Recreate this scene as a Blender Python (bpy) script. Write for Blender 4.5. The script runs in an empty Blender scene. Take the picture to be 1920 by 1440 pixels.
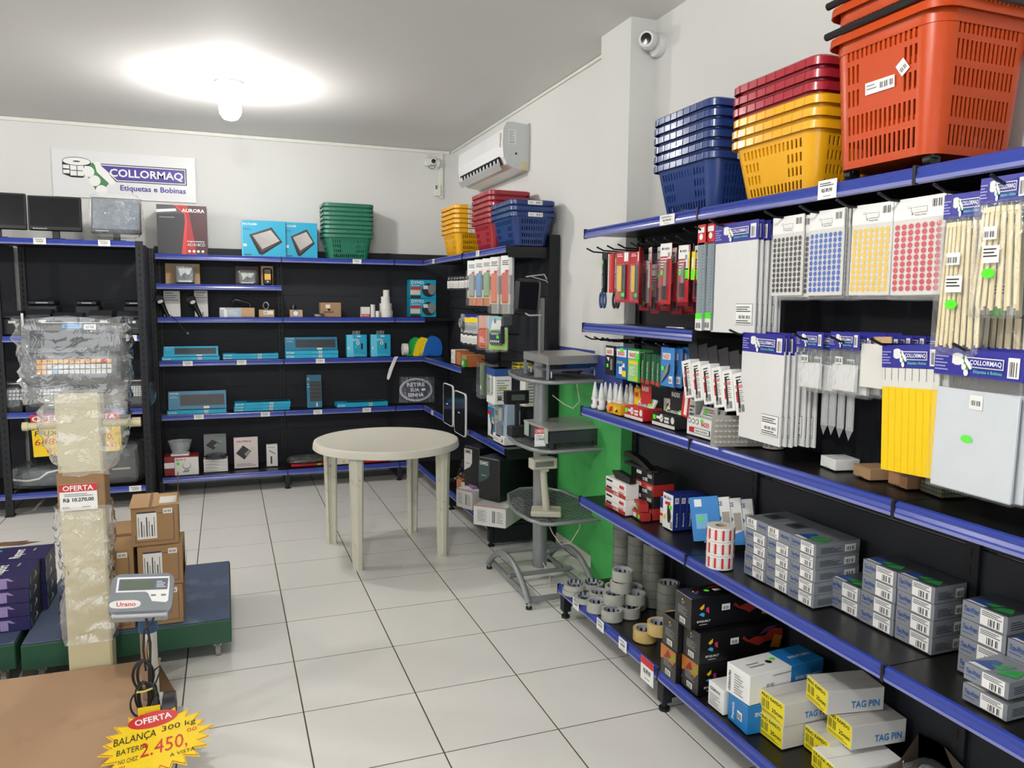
import bpy, math, random
from mathutils import Matrix, Vector
random.seed(7)
S = bpy.context.scene
C = S.collection
R = math.radians

# ---------------------------------------------------------------- camera
def make_camera():
    yaw, pitch, roll, H = .35948, .10867, .008957, 1.62225
    cy, sy, cp, sp = math.cos(yaw), math.sin(yaw), math.cos(pitch), math.sin(pitch)
    fwd = Vector((sy*cp, cy*cp, -sp)); right = Vector((cy, -sy, 0)); up = right.cross(fwd)
    cr, sr = math.cos(roll), math.sin(roll)
    r2 = right*cr + up*sr; u2 = up*cr - right*sr
    cd = bpy.data.cameras.new('camera'); cam = bpy.data.objects.new('camera', cd); C.objects.link(cam)
    m = Matrix((r2, u2, -fwd)).transposed().to_4x4(); m.translation = Vector((0, 0, H))
    cam.matrix_world = m
    cd.sensor_fit = 'HORIZONTAL'; cd.sensor_width = 36; cd.lens = 36*1428.4/1920
    cd.clip_start = .05; cd.clip_end = 60
    S.camera = cam
make_camera()
# ---------------------------------------------------------------- light
BULB = 285.0          # emission of the hanging LED bulb in view
BULB2 = 530.0         # the stronger bulbs outside the frame
wd = bpy.data.worlds.new('world'); S.world = wd; wd.use_nodes = True
wd.node_tree.nodes['Background'].inputs[0].default_value = (.86, .93, 1, 1)
wd.node_tree.nodes['Background'].inputs[1].default_value = .5
vs = S.view_settings
vs.view_transform = 'Standard'; vs.look = 'None'; vs.gamma = 1; vs.use_curve_mapping = False
vs.exposure = 0.0
def area(name, loc, rot, sx, sy, power, color):
    l = bpy.data.lights.new(name, 'AREA'); l.shape = 'RECTANGLE'; l.size = sx; l.size_y = sy
    l.energy = power; l.color = color
    o = bpy.data.objects.new(name, l); C.objects.link(o); o.location = loc; o.rotation_euler = rot
    return o
# broad cool area light, unseen, at the open room end behind the photographer
area('rear_area_light', (-1.4, -3.2, 1.5), (R(90), 0, 0), 5.5, 2.6, 95, (.93, .97, 1))

# ---------------------------------------------------------------- materials
def lin(h):
    h = h.lstrip('#'); out = []
    for i in (0, 2, 4):
        c = int(h[i:i+2], 16)/255
        out.append(c/12.92 if c <= .04045 else ((c+.055)/1.055)**2.4)
    return out
MATS = {}
def mat(name, hexc, rough=.5, metal=0., var=.06, scale=12., bump=0., spec=.5, emit=0., hex2=None, s2=3., t2=.5, coat=0.):
    """plain principled surface with a little procedural colour variation"""
    if name in MATS: return MATS[name]
    m = bpy.data.materials.new(name); m.use_nodes = True; nt = m.node_tree; N = nt.nodes; L = nt.links
    b = N['Principled BSDF']; c = lin(hexc)
    b.inputs['Roughness'].default_value = rough; b.inputs['Metallic'].default_value = metal
    b.inputs['Specular IOR Level'].default_value = spec; b.inputs['Coat Weight'].default_value = coat
    tc = N.new('ShaderNodeTexCoord')
    no = N.new('ShaderNodeTexNoise'); no.inputs['Scale'].default_value = scale; no.inputs['Detail'].default_value = 3
    L.new(tc.outputs['Object'], no.inputs['Vector'])
    mx = N.new('ShaderNodeMix'); mx.data_type = 'RGBA'
    mx.inputs[6].default_value = [x*(1-var) for x in c]+[1]; mx.inputs[7].default_value = [min(1, x*(1+var)) for x in c]+[1]
    L.new(no.outputs['Fac'], mx.inputs[0]); out = mx.outputs[2]
    if hex2:
        n2 = N.new('ShaderNodeTexNoise'); n2.inputs['Scale'].default_value = s2; n2.inputs['Detail'].default_value = 6
        n2.inputs['Roughness'].default_value = .65
        L.new(tc.outputs['Object'], n2.inputs['Vector'])
        rp = N.new('ShaderNodeValToRGB'); rp.color_ramp.elements[0].position = t2; rp.color_ramp.elements[1].position = min(1, t2+.14)
        L.new(n2.outputs['Fac'], rp.inputs[0])
        m2 = N.new('ShaderNodeMix'); m2.data_type = 'RGBA'; m2.inputs[7].default_value = lin(hex2)+[1]
        L.new(rp.outputs[0], m2.inputs[0]); L.new(out, m2.inputs[6]); out = m2.outputs[2]
    L.new(out, b.inputs['Base Color'])
    if bump:
        bp = N.new('ShaderNodeBump'); bp.inputs['Strength'].default_value = bump; bp.inputs['Distance'].default_value = .01
        L.new(no.outputs['Fac'], bp.inputs['Height']); L.new(bp.outputs[0], b.inputs['Normal'])
    if emit:
        b.inputs['Emission Color'].default_value = (1, .975, .95, 1); b.inputs['Emission Strength'].default_value = emit
    MATS[name] = m; return m
def film(name, tint='#ffffff', opac=.12, rough=.12, bump=.0, scale=25., gloss=1.2):
    """thin clear plastic: mostly see-through with glossy creases"""
    if name in MATS: return MATS[name]
    m = bpy.data.materials.new(name); m.use_nodes = True; nt = m.node_tree; N = nt.nodes; L = nt.links
    N.remove(N['Principled BSDF']); out = N['Material Output']
    tr = N.new('ShaderNodeBsdfTransparent'); gl = N.new('ShaderNodeBsdfGlossy'); gl.inputs['Roughness'].default_value = rough
    df = N.new('ShaderNodeBsdfDiffuse'); df.inputs['Color'].default_value = lin(tint)+[1]
    fr = N.new('ShaderNodeFresnel'); fr.inputs['IOR'].default_value = 1.5
    ge = N.new('ShaderNodeNewGeometry'); sb = N.new('ShaderNodeMath'); sb.operation = 'SUBTRACT'; sb.inputs[0].default_value = 1; L.new(ge.outputs['Backfacing'], sb.inputs[1])
    mu = N.new('ShaderNodeMath'); mu.operation = 'MULTIPLY'; L.new(fr.outputs[0], mu.inputs[0]); L.new(sb.outputs[0], mu.inputs[1])
    m3 = N.new('ShaderNodeMath'); m3.operation = 'MULTIPLY'; m3.use_clamp = True; m3.inputs[1].default_value = gloss; L.new(mu.outputs[0], m3.inputs[0])
    a = N.new('ShaderNodeMixShader'); a.inputs[0].default_value = opac; L.new(tr.outputs[0], a.inputs[1]); L.new(df.outputs[0], a.inputs[2])
    b = N.new('ShaderNodeMixShader'); L.new(m3.outputs[0], b.inputs[0]); L.new(a.outputs[0], b.inputs[1]); L.new(gl.outputs[0], b.inputs[2])
    if bump:
        tc = N.new('ShaderNodeTexCoord'); no = N.new('ShaderNodeTexNoise'); no.inputs['Scale'].default_value = scale
        no.inputs['Detail'].default_value = 4; no.inputs['Distortion'].default_value = 1.5
        mp = N.new('ShaderNodeMapping'); mp.inputs['Scale'].default_value = (1, 1, .55); mp.inputs['Rotation'].default_value = (.3, .5, 0)
        L.new(tc.outputs['Object'], mp.inputs['Vector']); L.new(mp.outputs[0], no.inputs['Vector'])
        bp = N.new('ShaderNodeBump'); bp.inputs['Strength'].default_value = bump; bp.inputs['Distance'].default_value = .02
        L.new(no.outputs['Fac'], bp.inputs['Height']); L.new(bp.outputs[0], gl.inputs['Normal']); L.new(bp.outputs[0], fr.inputs['Normal'])
    L.new(b.outputs[0], out.inputs['Surface']); MATS[name] = m; return m

WALL = mat('wall_paint', '#d2d2ce', .75, var=.015, scale=3, bump=.04)
CEIL = mat('ceiling_paint', '#dddcd9', .8, var=.02, scale=2)
BLK = mat('black_steel', '#16181c', .45, var=.12, scale=30, spec=.35)
BLKM = mat('matt_black_panel', '#212329', .6, var=.1, scale=8, spec=.35)
SHELF = mat('dark_shelf_top', '#171614', .33, var=.1, scale=60, spec=.45)
RAIL = mat('blue_rail', '#2c3d90', .24, var=.05, scale=4)
RAIL2 = mat('rail_lip_reflection', '#7a7fb4', .3, var=.04)  # reflection on the clear plastic put into the lip's paler colour
WHT = mat('white_print', '#e6e6e2', .5, var=.02)
PAPER = mat('white_paper', '#dedcd6', .6, var=.03)
INK = mat('black_print', '#18181a', .6)
GRYI = mat('grey_print', '#8c8c8c', .6)
RED = mat('red_print', '#c22428', .45)
GREEN = mat('fluorescent_green_sticker', '#4fe01e', .6)
YEL = mat('yellow_card', '#ecc90f', .55, var=.03)
NAVY = mat('violet_blue_header', '#29288a', .35, var=.05)
KRAFT = mat('kraft_cardboard', '#a1805c', .8, var=.08, scale=20)
KRAFTL = mat('light_kraft', '#bb9c73', .8, var=.06)
STEEL = mat('brushed_steel', '#b9b8b4', .32, .9, var=.08, scale=40)
GREYM = mat('grey_painted_tube', '#8b8e8f', .38, .35, var=.05)
CLEAR = film('clear_film', '#ffffff', .04)
HAZE = film('hazy_film', '#dfe2e4', .3, .2, .25, 30)

# ---------------------------------------------------------------- mesh builder
def mt(x=0, y=0, z=0): return Matrix.Translation((x, y, z))
def rot(a, ax): return Matrix.Rotation(a, 4, ax)
_gl = {}
def glyphs(s, bold):
    k = (s, bold)
    if k not in _gl:
        cu = bpy.data.curves.new('t', 'FONT'); cu.body = s; cu.resolution_u = 2; cu.offset = .022 if bold else 0
        o = bpy.data.objects.new('t', cu); C.objects.link(o)
        dg = bpy.context.evaluated_depsgraph_get(); me = o.evaluated_get(dg).to_mesh()
        v = [(p.co.x, p.co.y) for p in me.vertices]; f = [tuple(p.vertices) for p in me.polygons]
        o.evaluated_get(dg).to_mesh_clear(); bpy.data.objects.remove(o); bpy.data.curves.remove(cu)
        xs = [p[0] for p in v] or [0, 1]; ys = [p[1] for p in v] or [0, 1]
        _gl[k] = (v, f, min(xs), max(xs), min(ys), max(ys))
    return _gl[k]
class B:
    def __init__(s): s.v = []; s.f = []; s.mi = []; s.sm = []; s.ms = []
    def add(s, vs_, fs, m, M=None, smooth=False):
        n = len(s.v)
        s.v += [tuple(M @ Vector(p)) if M is not None else tuple(p) for p in vs_]
        if m not in s.ms: s.ms.append(m)
        k = s.ms.index(m)
        for f in fs: s.f.append(tuple(n+i for i in f)); s.mi.append(k); s.sm.append(smooth)
        return s
    def box(s, x0, y0, z0, x1, y1, z1, m, M=None, bev=0.):
        if bev:
            o = [(x0+bev, y0), (x1-bev, y0), (x1, y0+bev), (x1, y1-bev), (x1-bev, y1), (x0+bev, y1), (x0, y1-bev), (x0, y0+bev)]
            i = [(x0+bev, y0+bev), (x1-bev, y0+bev), (x1-bev, y0+bev), (x1-bev, y1-bev), (x1-bev, y1-bev), (x0+bev, y1-bev), (x0+bev, y1-bev), (x0+bev, y0+bev)]
            vs_ = [(a, b, z0+bev) for a, b in o]+[(a, b, z1-bev) for a, b in o]+[(a, b, z0) for a, b in i]+[(a, b, z1) for a, b in i]
            fs = [(k, (k+1) % 8, 8+(k+1) % 8, 8+k) for k in range(8)]
            fs += [(8+k, 8+(k+1) % 8, 24+(k+1) % 8, 24+k) for k in range(8)]+[((k+1) % 8, k, 16+k, 16+(k+1) % 8) for k in range(8)]
            fs += [(24, 26, 28, 30), (22, 20, 18, 16)]
            return s.add(vs_, fs, m, M)
        vs_ = [(x0, y0, z0), (x1, y0, z0), (x1, y1, z0), (x0, y1, z0), (x0, y0, z1), (x1, y0, z1), (x1, y1, z1), (x0, y1, z1)]
        return s.add(vs_, [(0, 3, 2, 1), (4, 5, 6, 7), (0, 1, 5, 4), (1, 2, 6, 5), (2, 3, 7, 6), (3, 0, 4, 7)], m, M)
    def tube(s, pts, r, m, n=8, M=None, closed=False, caps=True):
        P = [Vector(p) for p in pts]; vs_ = []; K = len(P)
        rr = r if isinstance(r, (list, tuple)) else [r]*K
        up = Vector((0, 0, 1)); prev = None
        for i, p in enumerate(P):
            a = P[(i-1) % K] if (closed or i > 0) else p; c = P[(i+1) % K] if (closed or i < K-1) else p
            t = (c-a).normalized()
            if prev is None:
                prev = t.cross(up)
                if prev.length < .01: prev = t.cross(Vector((1, 0, 0)))
            u = (prev - t*prev.dot(t)).normalized(); prev = u; w = t.cross(u)
            for k in range(n):
                g = 2*math.pi*k/n; vs_.append(p+(u*math.cos(g)+w*math.sin(g))*rr[i])
        fs = []
        for i in range(K if closed else K-1):
            for k in range(n):
                a = i*n+k; b = i*n+(k+1) % n; j = ((i+1) % K)*n
                fs.append((a, b, j+(k+1) % n, j+k))
        if caps and not closed: fs += [tuple(range(n))[::-1], tuple((K-1)*n+k for k in range(n))]
        return s.add(vs_, fs, m, M, True)
    def cyl(s, x, y, z0, z1, r, m, n=20, M=None): return s.tube([(x, y, z0), (x, y, z1)], r, m, n, M)
    def lathe(s, prof, m, n=24, M=None, x=0, y=0, smooth=True):
        vs_ = [(x+r*math.cos(2*math.pi*k/n), y+r*math.sin(2*math.pi*k/n), z) for r, z in prof for k in range(n)]
        fs = [(i*n+k, i*n+(k+1) % n, (i+1)*n+(k+1) % n, (i+1)*n+k) for i in range(len(prof)-1) for k in range(n)]
        return s.add(vs_, fs, m, M, smooth)
    def prism(s, poly, h, m, M=None, z=0.):
        n = len(poly)
        vs_ = [(a, b, z) for a, b in poly]+[(a, b, z+h) for a, b in poly]
        fs = [tuple(range(n))[::-1], tuple(range(n, 2*n))]+[(i, (i+1) % n, n+(i+1) % n, n+i) for i in range(n)]
        return s.add(vs_, fs, m, M)
    def poly(s, pts, m, M=None, o=.0006): return s.add([(a, b, o) for a, b in pts], [tuple(range(len(pts)))], m, M)
    def rect(s, M, x, y, w, h, m, o=.0006): return s.poly([(x, y), (x+w, y), (x+w, y+h), (x, y+h)], m, M, o)
    def disc(s, M, x, y, rx, m, ry=None, n=12, o=.0006):
        ry = ry or rx
        return s.poly([(x+rx*math.cos(2*math.pi*k/n), y+ry*math.sin(2*math.pi*k/n)) for k in range(n)], m, M, o)
    def text(s, M, t, x, y, w, h, m, bold=False, o=.0012, slant=0., ang=0.):
        v, f, a, b, c, d = glyphs(t, bold)
        sx = w/(b-a or 1); sy = h/(d-c or 1)
        q = [((p[0]-a)*sx, (p[1]-c)*sy) for p in v]
        q = [(u+slant*z, z) for u, z in q]
        ca, sa = math.cos(ang), math.sin(ang)
        return s.add([(x+u*ca-z*sa, y+u*sa+z*ca, o) for u, z in q], f, m, M)
    def bars(s, M, x, y, w, h, m=None, n=9, o=.0012):
        for k in range(n):
            if (k*7) % 5 == 3: continue
            s.rect(M, x+w*k/n, y, w/n*(.35+.3*((k*3) % 2)), h, m or INK, o)
        return s
    def lines(s, M, x, y, w, h, n, m=None, o=.0012):
        for k in range(n):
            s.rect(M, x, y+h*(k+.25)/n, w*(1, .8, .93, .6)[k % 4], h/n*.4, m or GRYI, o)
        return s
    def mesh(s, name):
        me = bpy.data.meshes.new(name); me.from_pydata(s.v, [], s.f)
        for m in s.ms: me.materials.append(m)
        me.polygons.foreach_set('material_index', s.mi); me.polygons.foreach_set('use_smooth', s.sm)
        me.update()
        if any(s.sm): me.set_sharp_from_angle(angle=R(40))
        return me
    def build(s, name, parent=None, loc=(0, 0, 0), rz=0., label=None, kind=None):
        o = bpy.data.objects.new(name, s.mesh(name)); C.objects.link(o)
        o.location = loc; o.rotation_euler = (0, 0, rz)
        if parent is not None: o.parent = parent
        if label: o['label'] = label
        if kind: o['kind'] = kind
        return o
# frame of a face of the box (0..dx, 0..dy, 0..dz): local x right, y up, z outwards
def face(side, dx, dy, dz):
    f = {'-y': ((1, 0, 0), (0, 0, 1), (0, -1, 0), (0, 0, 0)), '-x': ((0, -1, 0), (0, 0, 1), (-1, 0, 0), (0, dy, 0)),
         '+y': ((-1, 0, 0), (0, 0, 1), (0, 1, 0), (dx, dy, 0)), '+x': ((0, 1, 0), (0, 0, 1), (1, 0, 0), (dx, 0, 0)),
         '+z': ((1, 0, 0), (0, 1, 0), (0, 0, 1), (0, 0, dz)), 'z-x': ((0, -1, 0), (1, 0, 0), (0, 0, 1), (0, dy, dz))}[side]
    m = Matrix((f[0], f[1], f[2])).transposed().to_4x4(); m.translation = Vector(f[3]); return m
def tag(o, label, cat, group=None, kind=None):
    o['label'] = label; o['category'] = cat
    if group: o['group'] = group
    if kind: o['kind'] = kind
    return o
def thing(name, label, cat, loc=(0, 0, 0), rz=0., group=None):
    o = bpy.data.objects.new(name, None); C.objects.link(o); o.empty_display_size = .05
    o.location = loc; o.rotation_euler = (0, 0, rz); return tag(o, label, cat, group)
def place(src, loc, rz=0., label=None, group=None, parent='same', rx=None):
    """copy of an object (and of its parts), linked at a new place"""
    c = src.copy(); C.objects.link(c); c.location = loc
    e = src.rotation_euler; c.rotation_euler = (e[0] if rx is None else rx, e[1], rz)
    if parent != 'same': c.parent = parent
    if label: c['label'] = label
    if group: c['group'] = group
    for ch in KIDS.get(src.name, []):
        d = ch.copy(); C.objects.link(d); d.parent = c
        KIDS.setdefault(c.name, []).append(d)
        for g in KIDS.get(ch.name, []):
            e = g.copy(); C.objects.link(e); e.parent = d
    return c
KIDS = {}
def part(b, name, parent, loc=(0, 0, 0), rz=0., label=None, kind=None):
    o = b.build(name, parent, loc, rz, label, kind); KIDS.setdefault(parent.name, []).append(o); return o
ORD = ['bottom', 'second from the bottom', 'third from the bottom', 'fourth from the bottom', 'fifth from the bottom', 'sixth from the bottom', 'seventh from the bottom', 'topmost']
NTH = ['front', 'second', 'third', 'fourth', 'fifth', 'sixth', 'seventh', 'eighth', 'ninth']
def struct(b, name, loc=(0, 0, 0)):
    o = b.build(name, None, loc); o['kind'] = 'structure'; return o

# ================================================================ ROOM
XW, YW, ZC = 2.06, 7.15, 3.023
GROUT = mat('dark_grout', '#54483c', .9)
TILE = mat('floor_tile', '#dedcd6', .34, var=.03, scale=6, hex2='#b8a890', s2=1.1, t2=.56)
fl = struct(B().box(-6, -3.2, -.08, XW+.3, YW+.2, -.001, GROUT), 'floor')
t0, g = .45, .0028
tm = {}
for i in range(-14, 5):
    for j in range(-12, 11):
        x0 = .243+i*t0; y0 = 2.505+j*t0; x1 = min(x0+t0, XW); y1 = min(y0+t0, YW)
        if x1-x0 < .02 or y1-y0 < .02: continue
        if i < -8 and j < 2 or j < -6: continue
        key = (round(x1-x0, 3), round(y1-y0, 3))
        if key not in tm:
            tm[key] = B().box(g, g, -.004, key[0]-g, key[1]-g, 0, TILE, bev=.0006).mesh('tile')
        o = bpy.data.objects.new('tile', tm[key]); C.objects.link(o); o.parent = fl; o.location = (x0, y0, random.uniform(-.0002, 0))
struct(B().box(-6, YW, 0, XW+.3, YW+.15, ZC, WALL), 'wall_back')
GRN = mat('green_wall_paint', '#43a753', .7, var=.05, scale=4, hex2='#3a9449', s2=5, t2=.6)
fl_st = B()
rnd_ = random.Random(2); fl_st.poly([(-1.39+.16*math.cos(k*.45)*(1+rnd_.uniform(-.3, .3)), 5.72+.055*math.sin(k*.45)*(1+rnd_.uniform(-.3, .3))) for k in range(14)], mat('brown_stain', '#6a4f3c', .6, hex2='#8f7a66', s2=14, t2=.5), None, .0012)
st = fl_st.build('stain', fl)
BLU = mat('blue_wall_paint', '#2c3f86', .7, var=.05)
SKIRT = mat('white_skirting', '#cfccc2', .5)
b = B().box(XW, -3.2, 0, XW+.15, YW, ZC, WALL)
Mx = face('-x', 1, 0, 0); Mx = Matrix.Translation((XW, 0, 0)) @ Matrix(((0, 0, -1, 0), (-1, 0, 0, 0), (0, 1, 0, 0), (0, 0, 0, 1)))
b.rect(Mx, -4.75, 0, 1.25, 1.14, GRN, .001); b.rect(Mx, -4.75, 1.14, 1.25, .19, BLU, .001)
struct(b, 'wall_right')
b = B().box(1.92, 3.48, 0, XW, 3.80, ZC, WALL)
Mc = Matrix.Translation((1.92, 0, 0)) @ Matrix(((0, 0, -1, 0), (-1, 0, 0, 0), (0, 1, 0, 0), (0, 0, 0, 1)))
b.rect(Mc, -3.80, 0, .32, 1.14, GRN, .001); b.rect(Mc, -3.80, 1.14, .32, .19, BLU, .001)
My = Matrix.Translation((0, 3.48, 0)) @ face('-y', 1, 1, 1)
b.rect(My, 1.92, 0, .14, 1.14, GRN, .001); b.rect(My, 1.92, 1.14, .14, .19, BLU, .001)
struct(b, 'column')
struct(B().box(-6, -3.2, ZC, XW+.3, YW+.2, ZC+.1, CEIL), 'ceiling')
struct(B().box(-6.1, -3.2, 0, -6, YW, ZC, WALL), 'wall_left')
struct(B().box(XW-.012, 3.80, 0, XW-.001, 4.58, .07, SKIRT), 'baseboard_right')
DUCT = mat('white_plastic_trunking', '#d9d8cf', .45, var=.02)
struct(B().box(-6, YW-.015, ZC-.032, XW-.03, YW, ZC-.002, DUCT, bev=.003), 'trim_1')
struct(B().box(1.93, YW-.022, 2.58, 1.965, YW, ZC-.033, DUCT, bev=.003), 'trim_2')
struct(B().box(XW-.014, 3.80, ZC-.022, XW, YW-.02, ZC-.002, DUCT, bev=.003), 'trim_3')

# hanging bulbs: ceramic holder, screw collar, glowing globe
CER = mat('lamp_holder', '#cfccc4', .4); GLOW = mat('glowing_bulb', '#ffffff', .3, emit=BULB); GLOW2 = mat('glowing_strong_bulb', '#ffffff', .3, emit=BULB2)
def bulb(x, y, label, GLOW=GLOW2):
    t = thing('ceiling_lamp', label, 'lamp', (x, y, ZC))
    part(B().lathe([(0, 0), (.088, 0), (.09, -.012), (.075, -.024), (.03, -.03), (.028, -.055), (.0, -.055)], CER, 28), 'lamp_holder', t)
    part(B().lathe([(0, -.056), (.03, -.056), (.034, -.09), (.0, -.092)], WHT, 20), 'bulb_collar', t)
    part(B().lathe([(.034, -.092), (.058, -.12), (.07, -.16), (.066, -.2), (.045, -.232), (.001, -.245)], GLOW, 24), 'bulb', t)
bulb(.07, 5.47, 'glowing globe bulb in a round ceramic holder on the ceiling', GLOW)
bulb(-.2, .9, 'glowing bulb on the ceiling behind the photographer')
bulb(-3.6, 5.2, 'glowing bulb on the ceiling far to the left of the racks')
bulb(-3.6, 1.2, 'glowing bulb on the ceiling left of and behind the photographer')

# ================================================================ SHELVING
def shelf(parent, p, q, n, z, depth, lip=True, ends=True):
    """p->q the front edge seen left to right, n the unit vector into the shelf, z its top"""
    p, q, n = Vector((*p, 0)), Vector((*q, 0)), Vector((*n, 0)); e = (q-p); L = e.length; e.normalize()
    M = Matrix((e, n, Vector((0, 0, 1)))).transposed().to_4x4(); M.translation = p+Vector((0, 0, z))
    s = part(B().box(.002, .004, -.03, L-.002, depth, -.004, SHELF, M), 'shelf', parent)
    prof = [(.004, .002), (-.004, -.001), (-.009, -.008), (-.0075, -.016), (-.011, -.026), (-.012, -.031), (-.010, -.041), (.001, -.044)]
    r = B(); k = len(prof)
    for a in range(k-1):
        u, v = prof[a], prof[a+1]
        r.add([(.004, *u), (L-.004, *u), (L-.004, *v), (.004, *v)], [(0, 1, 2, 3)[::-1]], RAIL2 if a >= 5 else RAIL, M)
    r.add([(x, *u) for x in (.004, L-.004) for u in prof], [tuple(range(k)), tuple(range(2*k-1, k-1, -1))], BLK, M)
    part(r, 'price_rail', s)
    if ends:
        for x in (0., L-.005): part(B().box(x, -.013, -.045, x+.005, .004, .003, BLK, M), 'rail_end_cap', s)
    return s, M, L
def price(s, M, x, w=.075, h=.04, red=False, dz=-.041, label=None):
    T = M @ mt(x, -.013, dz) @ face('-y', 1, 1, 1)
    b = B().rect(T, 0, 0, w, h, WHT, .001).lines(T, w*.1, h*.66, w*.75, h*.22, 2, INK, .0018).text(T, 'R$ 89,90', w*.22, h*.32, w*.55, h*.24, INK, True, .0018).lines(T, w*.3, h*.1, w*.4, h*.12, 1)
    if red: b.rect(T, 0, h*.7, w, h*.3, RED, .0022)
    part(b, 'price_label', s)
def upright(parent, x, y, d, z1=2.03, w=.045):
    """slotted post; d = outward horizontal direction it faces"""
    d = Vector((*d, 0)); e = Vector((d.y, -d.x, 0)) ; e = Vector((-d.y, d.x, 0))
    M = Matrix((e, -d, Vector((0, 0, 1)))).transposed().to_4x4(); M.translation = Vector((x, y, 0))
    b = B().box(-w/2, 0, .02, w/2, .04, z1, BLK, M)
    HOLE = mat('slot_shadow', '#050506', .9)
    F = M @ face('-y', 1, 1, 1); z = .1
    while z < z1-.04: b.rect(F, -.004, z, .008, .03, HOLE, .0008); z += .05
    part(b, 'upright', parent)
def panels(parent, p, q, n, zs, m=BLKM):
    p, q, n = Vector((*p, 0)), Vector((*q, 0)), Vector((*n, 0)); e = q-p; L = e.length; e.normalize()
    M = Matrix((e, n, Vector((0, 0, 1)))).transposed().to_4x4(); M.translation = p
    for a, c in zip(zs, zs[1:]): part(B().box(.02, 0, a+.002, L-.02, .008, c-.002, m, M, bev=.0015), 'back_panel', parent)
def foot(parent, x, y, h=.14):
    part(B().box(x-.022, y-.022, .035, x+.022, y+.022, h, BLK, bev=.003).cyl(x, y, 0, .012, .022, BLK, 14).cyl(x, y, .01, .04, .012, BLK, 10), 'foot', parent)
def hook(parent, x, y, z, L=.31, d=(-1, 0)):
    dx, dy = d
    part(B().tube([(x, y, z), (x+dx*L*.5, y+dy*L*.5, z+.002), (x+dx*L*.88, y+dy*L*.88, z+.006), (x+dx*L, y+dy*L, z+.022)], .004, BLK, 6), 'hook', parent)

# ---- long gondola on the right wall
GR = thing('gondola_shelving', 'long black gondola shelving with blue rails along the right wall, nearest the camera', 'shelving', (0, 0, 0))
YB = [3.46, 2.49, 1.52, .55]
for y in YB: upright(GR, 1.985, y, (-1, 0))
for a, c in zip(YB, YB[1:]):
    panels(GR, (2.0, a), (2.0, c), (1, 0), [.05, .47, .93, 1.33, 1.7, 2.03])
    shs = {}
    for z in ([1.975, 1.515, 1.093, .627] if a == 3.46 else [1.975, 1.093, .627]):
        shs[z] = shelf(GR, (1.685, a), (1.685, c), (1, 0), z, .30)
    shs[.165] = shelf(GR, (1.572, a), (1.572, c), (1, 0), .175, .41)
    if a == 3.46:
        s, M, L = shs[1.975]; price(s, M, .71, .11, .04, dz=-.043)
        s, M, L = shs[.165]
        for x in (.19, .45, .66): price(s, M, x, .07, .052, dz=-.045)
        price(s, M, .85, .1, .1, True, dz=-.09)
    if a == 2.49: s, M, L = shs[1.975]; price(s, M, .63, .075, .055, dz=-.045)
    if a == 1.52:
        s, M, L = shs[1.975]
for y in YB[:-1]+[.55]:
    foot(GR, 1.6, y-(.02 if y > 3 else 0)); part(B().box(1.62, y-.012, .05, 1.98, y+.012, .14, BLK), 'base_bracket', GR)
# hooks under the top shelf, under the half shelf and in the open bays
for y in (3.43, 3.32, 3.215, 3.11, 3.0, 2.93, 2.86, 2.80, 2.72, 2.63): hook(GR, 1.985, y, 1.86)
for y in (2.58, 2.5): hook(GR, 1.985, y, 1.885)
for y in (2.36, 2.06, 1.90, 1.75, 1.60, 1.43, 1.28): hook(GR, 1.985, y, 1.895, .345)
for y in (3.43, 3.33, 3.25, 3.2, 3.09, 2.98, 2.87, 2.76, 2.7): hook(GR, 1.985, y, 1.43)
for y in (2.22, 1.90, 1.75, 1.60, 1.345): hook(GR, 1.985, y, 1.507, .345)

# ---- gondola run along the back wall with an inner corner, and the short one on the right wall
GB = thing('gondola_shelving', 'black gondola shelving with blue rails along the back wall', 'shelving')
XB = [-.52, .46, 1.43]
for x in XB: upright(GB, x, 7.085, (0, -1), 2.05)
zs = [.05, .45, .85, 1.25, 1.65, 2.05]
for i, (a, c) in enumerate(zip(XB, XB[1:])):
    panels(GB, (a, 7.1), (c, 7.1), (0, 1), zs)
    for z in ([1.975, 1.735, 1.463, 1.105, .655] if i == 0 else [1.975, 1.463, 1.105, .655]):
        s, M, L = shelf(GB, (a, 6.83), (c, 6.83), (0, 1), z, .26)
        for (pi, pz, px) in ((0, 1.105, .18), (0, 1.105, .6), (1, 1.105, .27), (0, .655, .25), (0, .655, .78), (1, .655, .24), (1, .655, .67), (1, 1.975, .6)):
            if pi == i and pz == z: price(s, M, px)
    shelf(GB, (a, 6.67), (c, 6.67), (0, 1), .165, .42)
for x in XB: foot(GB, x, 6.69); part(B().box(x-.012, 6.7, .03, x+.012, 7.08, .13, BLK), 'base_bracket', GB)
panels(GB, (1.43, 7.1), (2.05, 7.1), (0, 1), zs)
for z in (1.975, 1.463, 1.105, .655): shelf(GB, (1.43, 6.83), (1.71, 6.83), (0, 1), z, .26)
shelf(GB, (1.43, 6.67), (1.6, 6.67), (0, 1), .165, .42)
part(B().box(1.7, 6.83, 1.433, 2.0, 7.09, 1.459, SHELF), 'corner_shelf', GB)
GM = thing('gondola_shelving', 'short black gondola shelving on the right wall between corner and scale stand', 'shelving')
upright(GM, 1.985, 4.62, (-1, 0), 2.05, .06); upright(GM, 1.985, 5.6, (-1, 0), 2.05)
part(B().box(1.975, 4.585, .02, 2.045, 4.6, 2.05, BLK), 'end_post', GM)
for a, c in ((7.1, 5.6), (5.6, 4.62)): panels(GM, (2.0, a), (2.0, c), (1, 0), zs)
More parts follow.
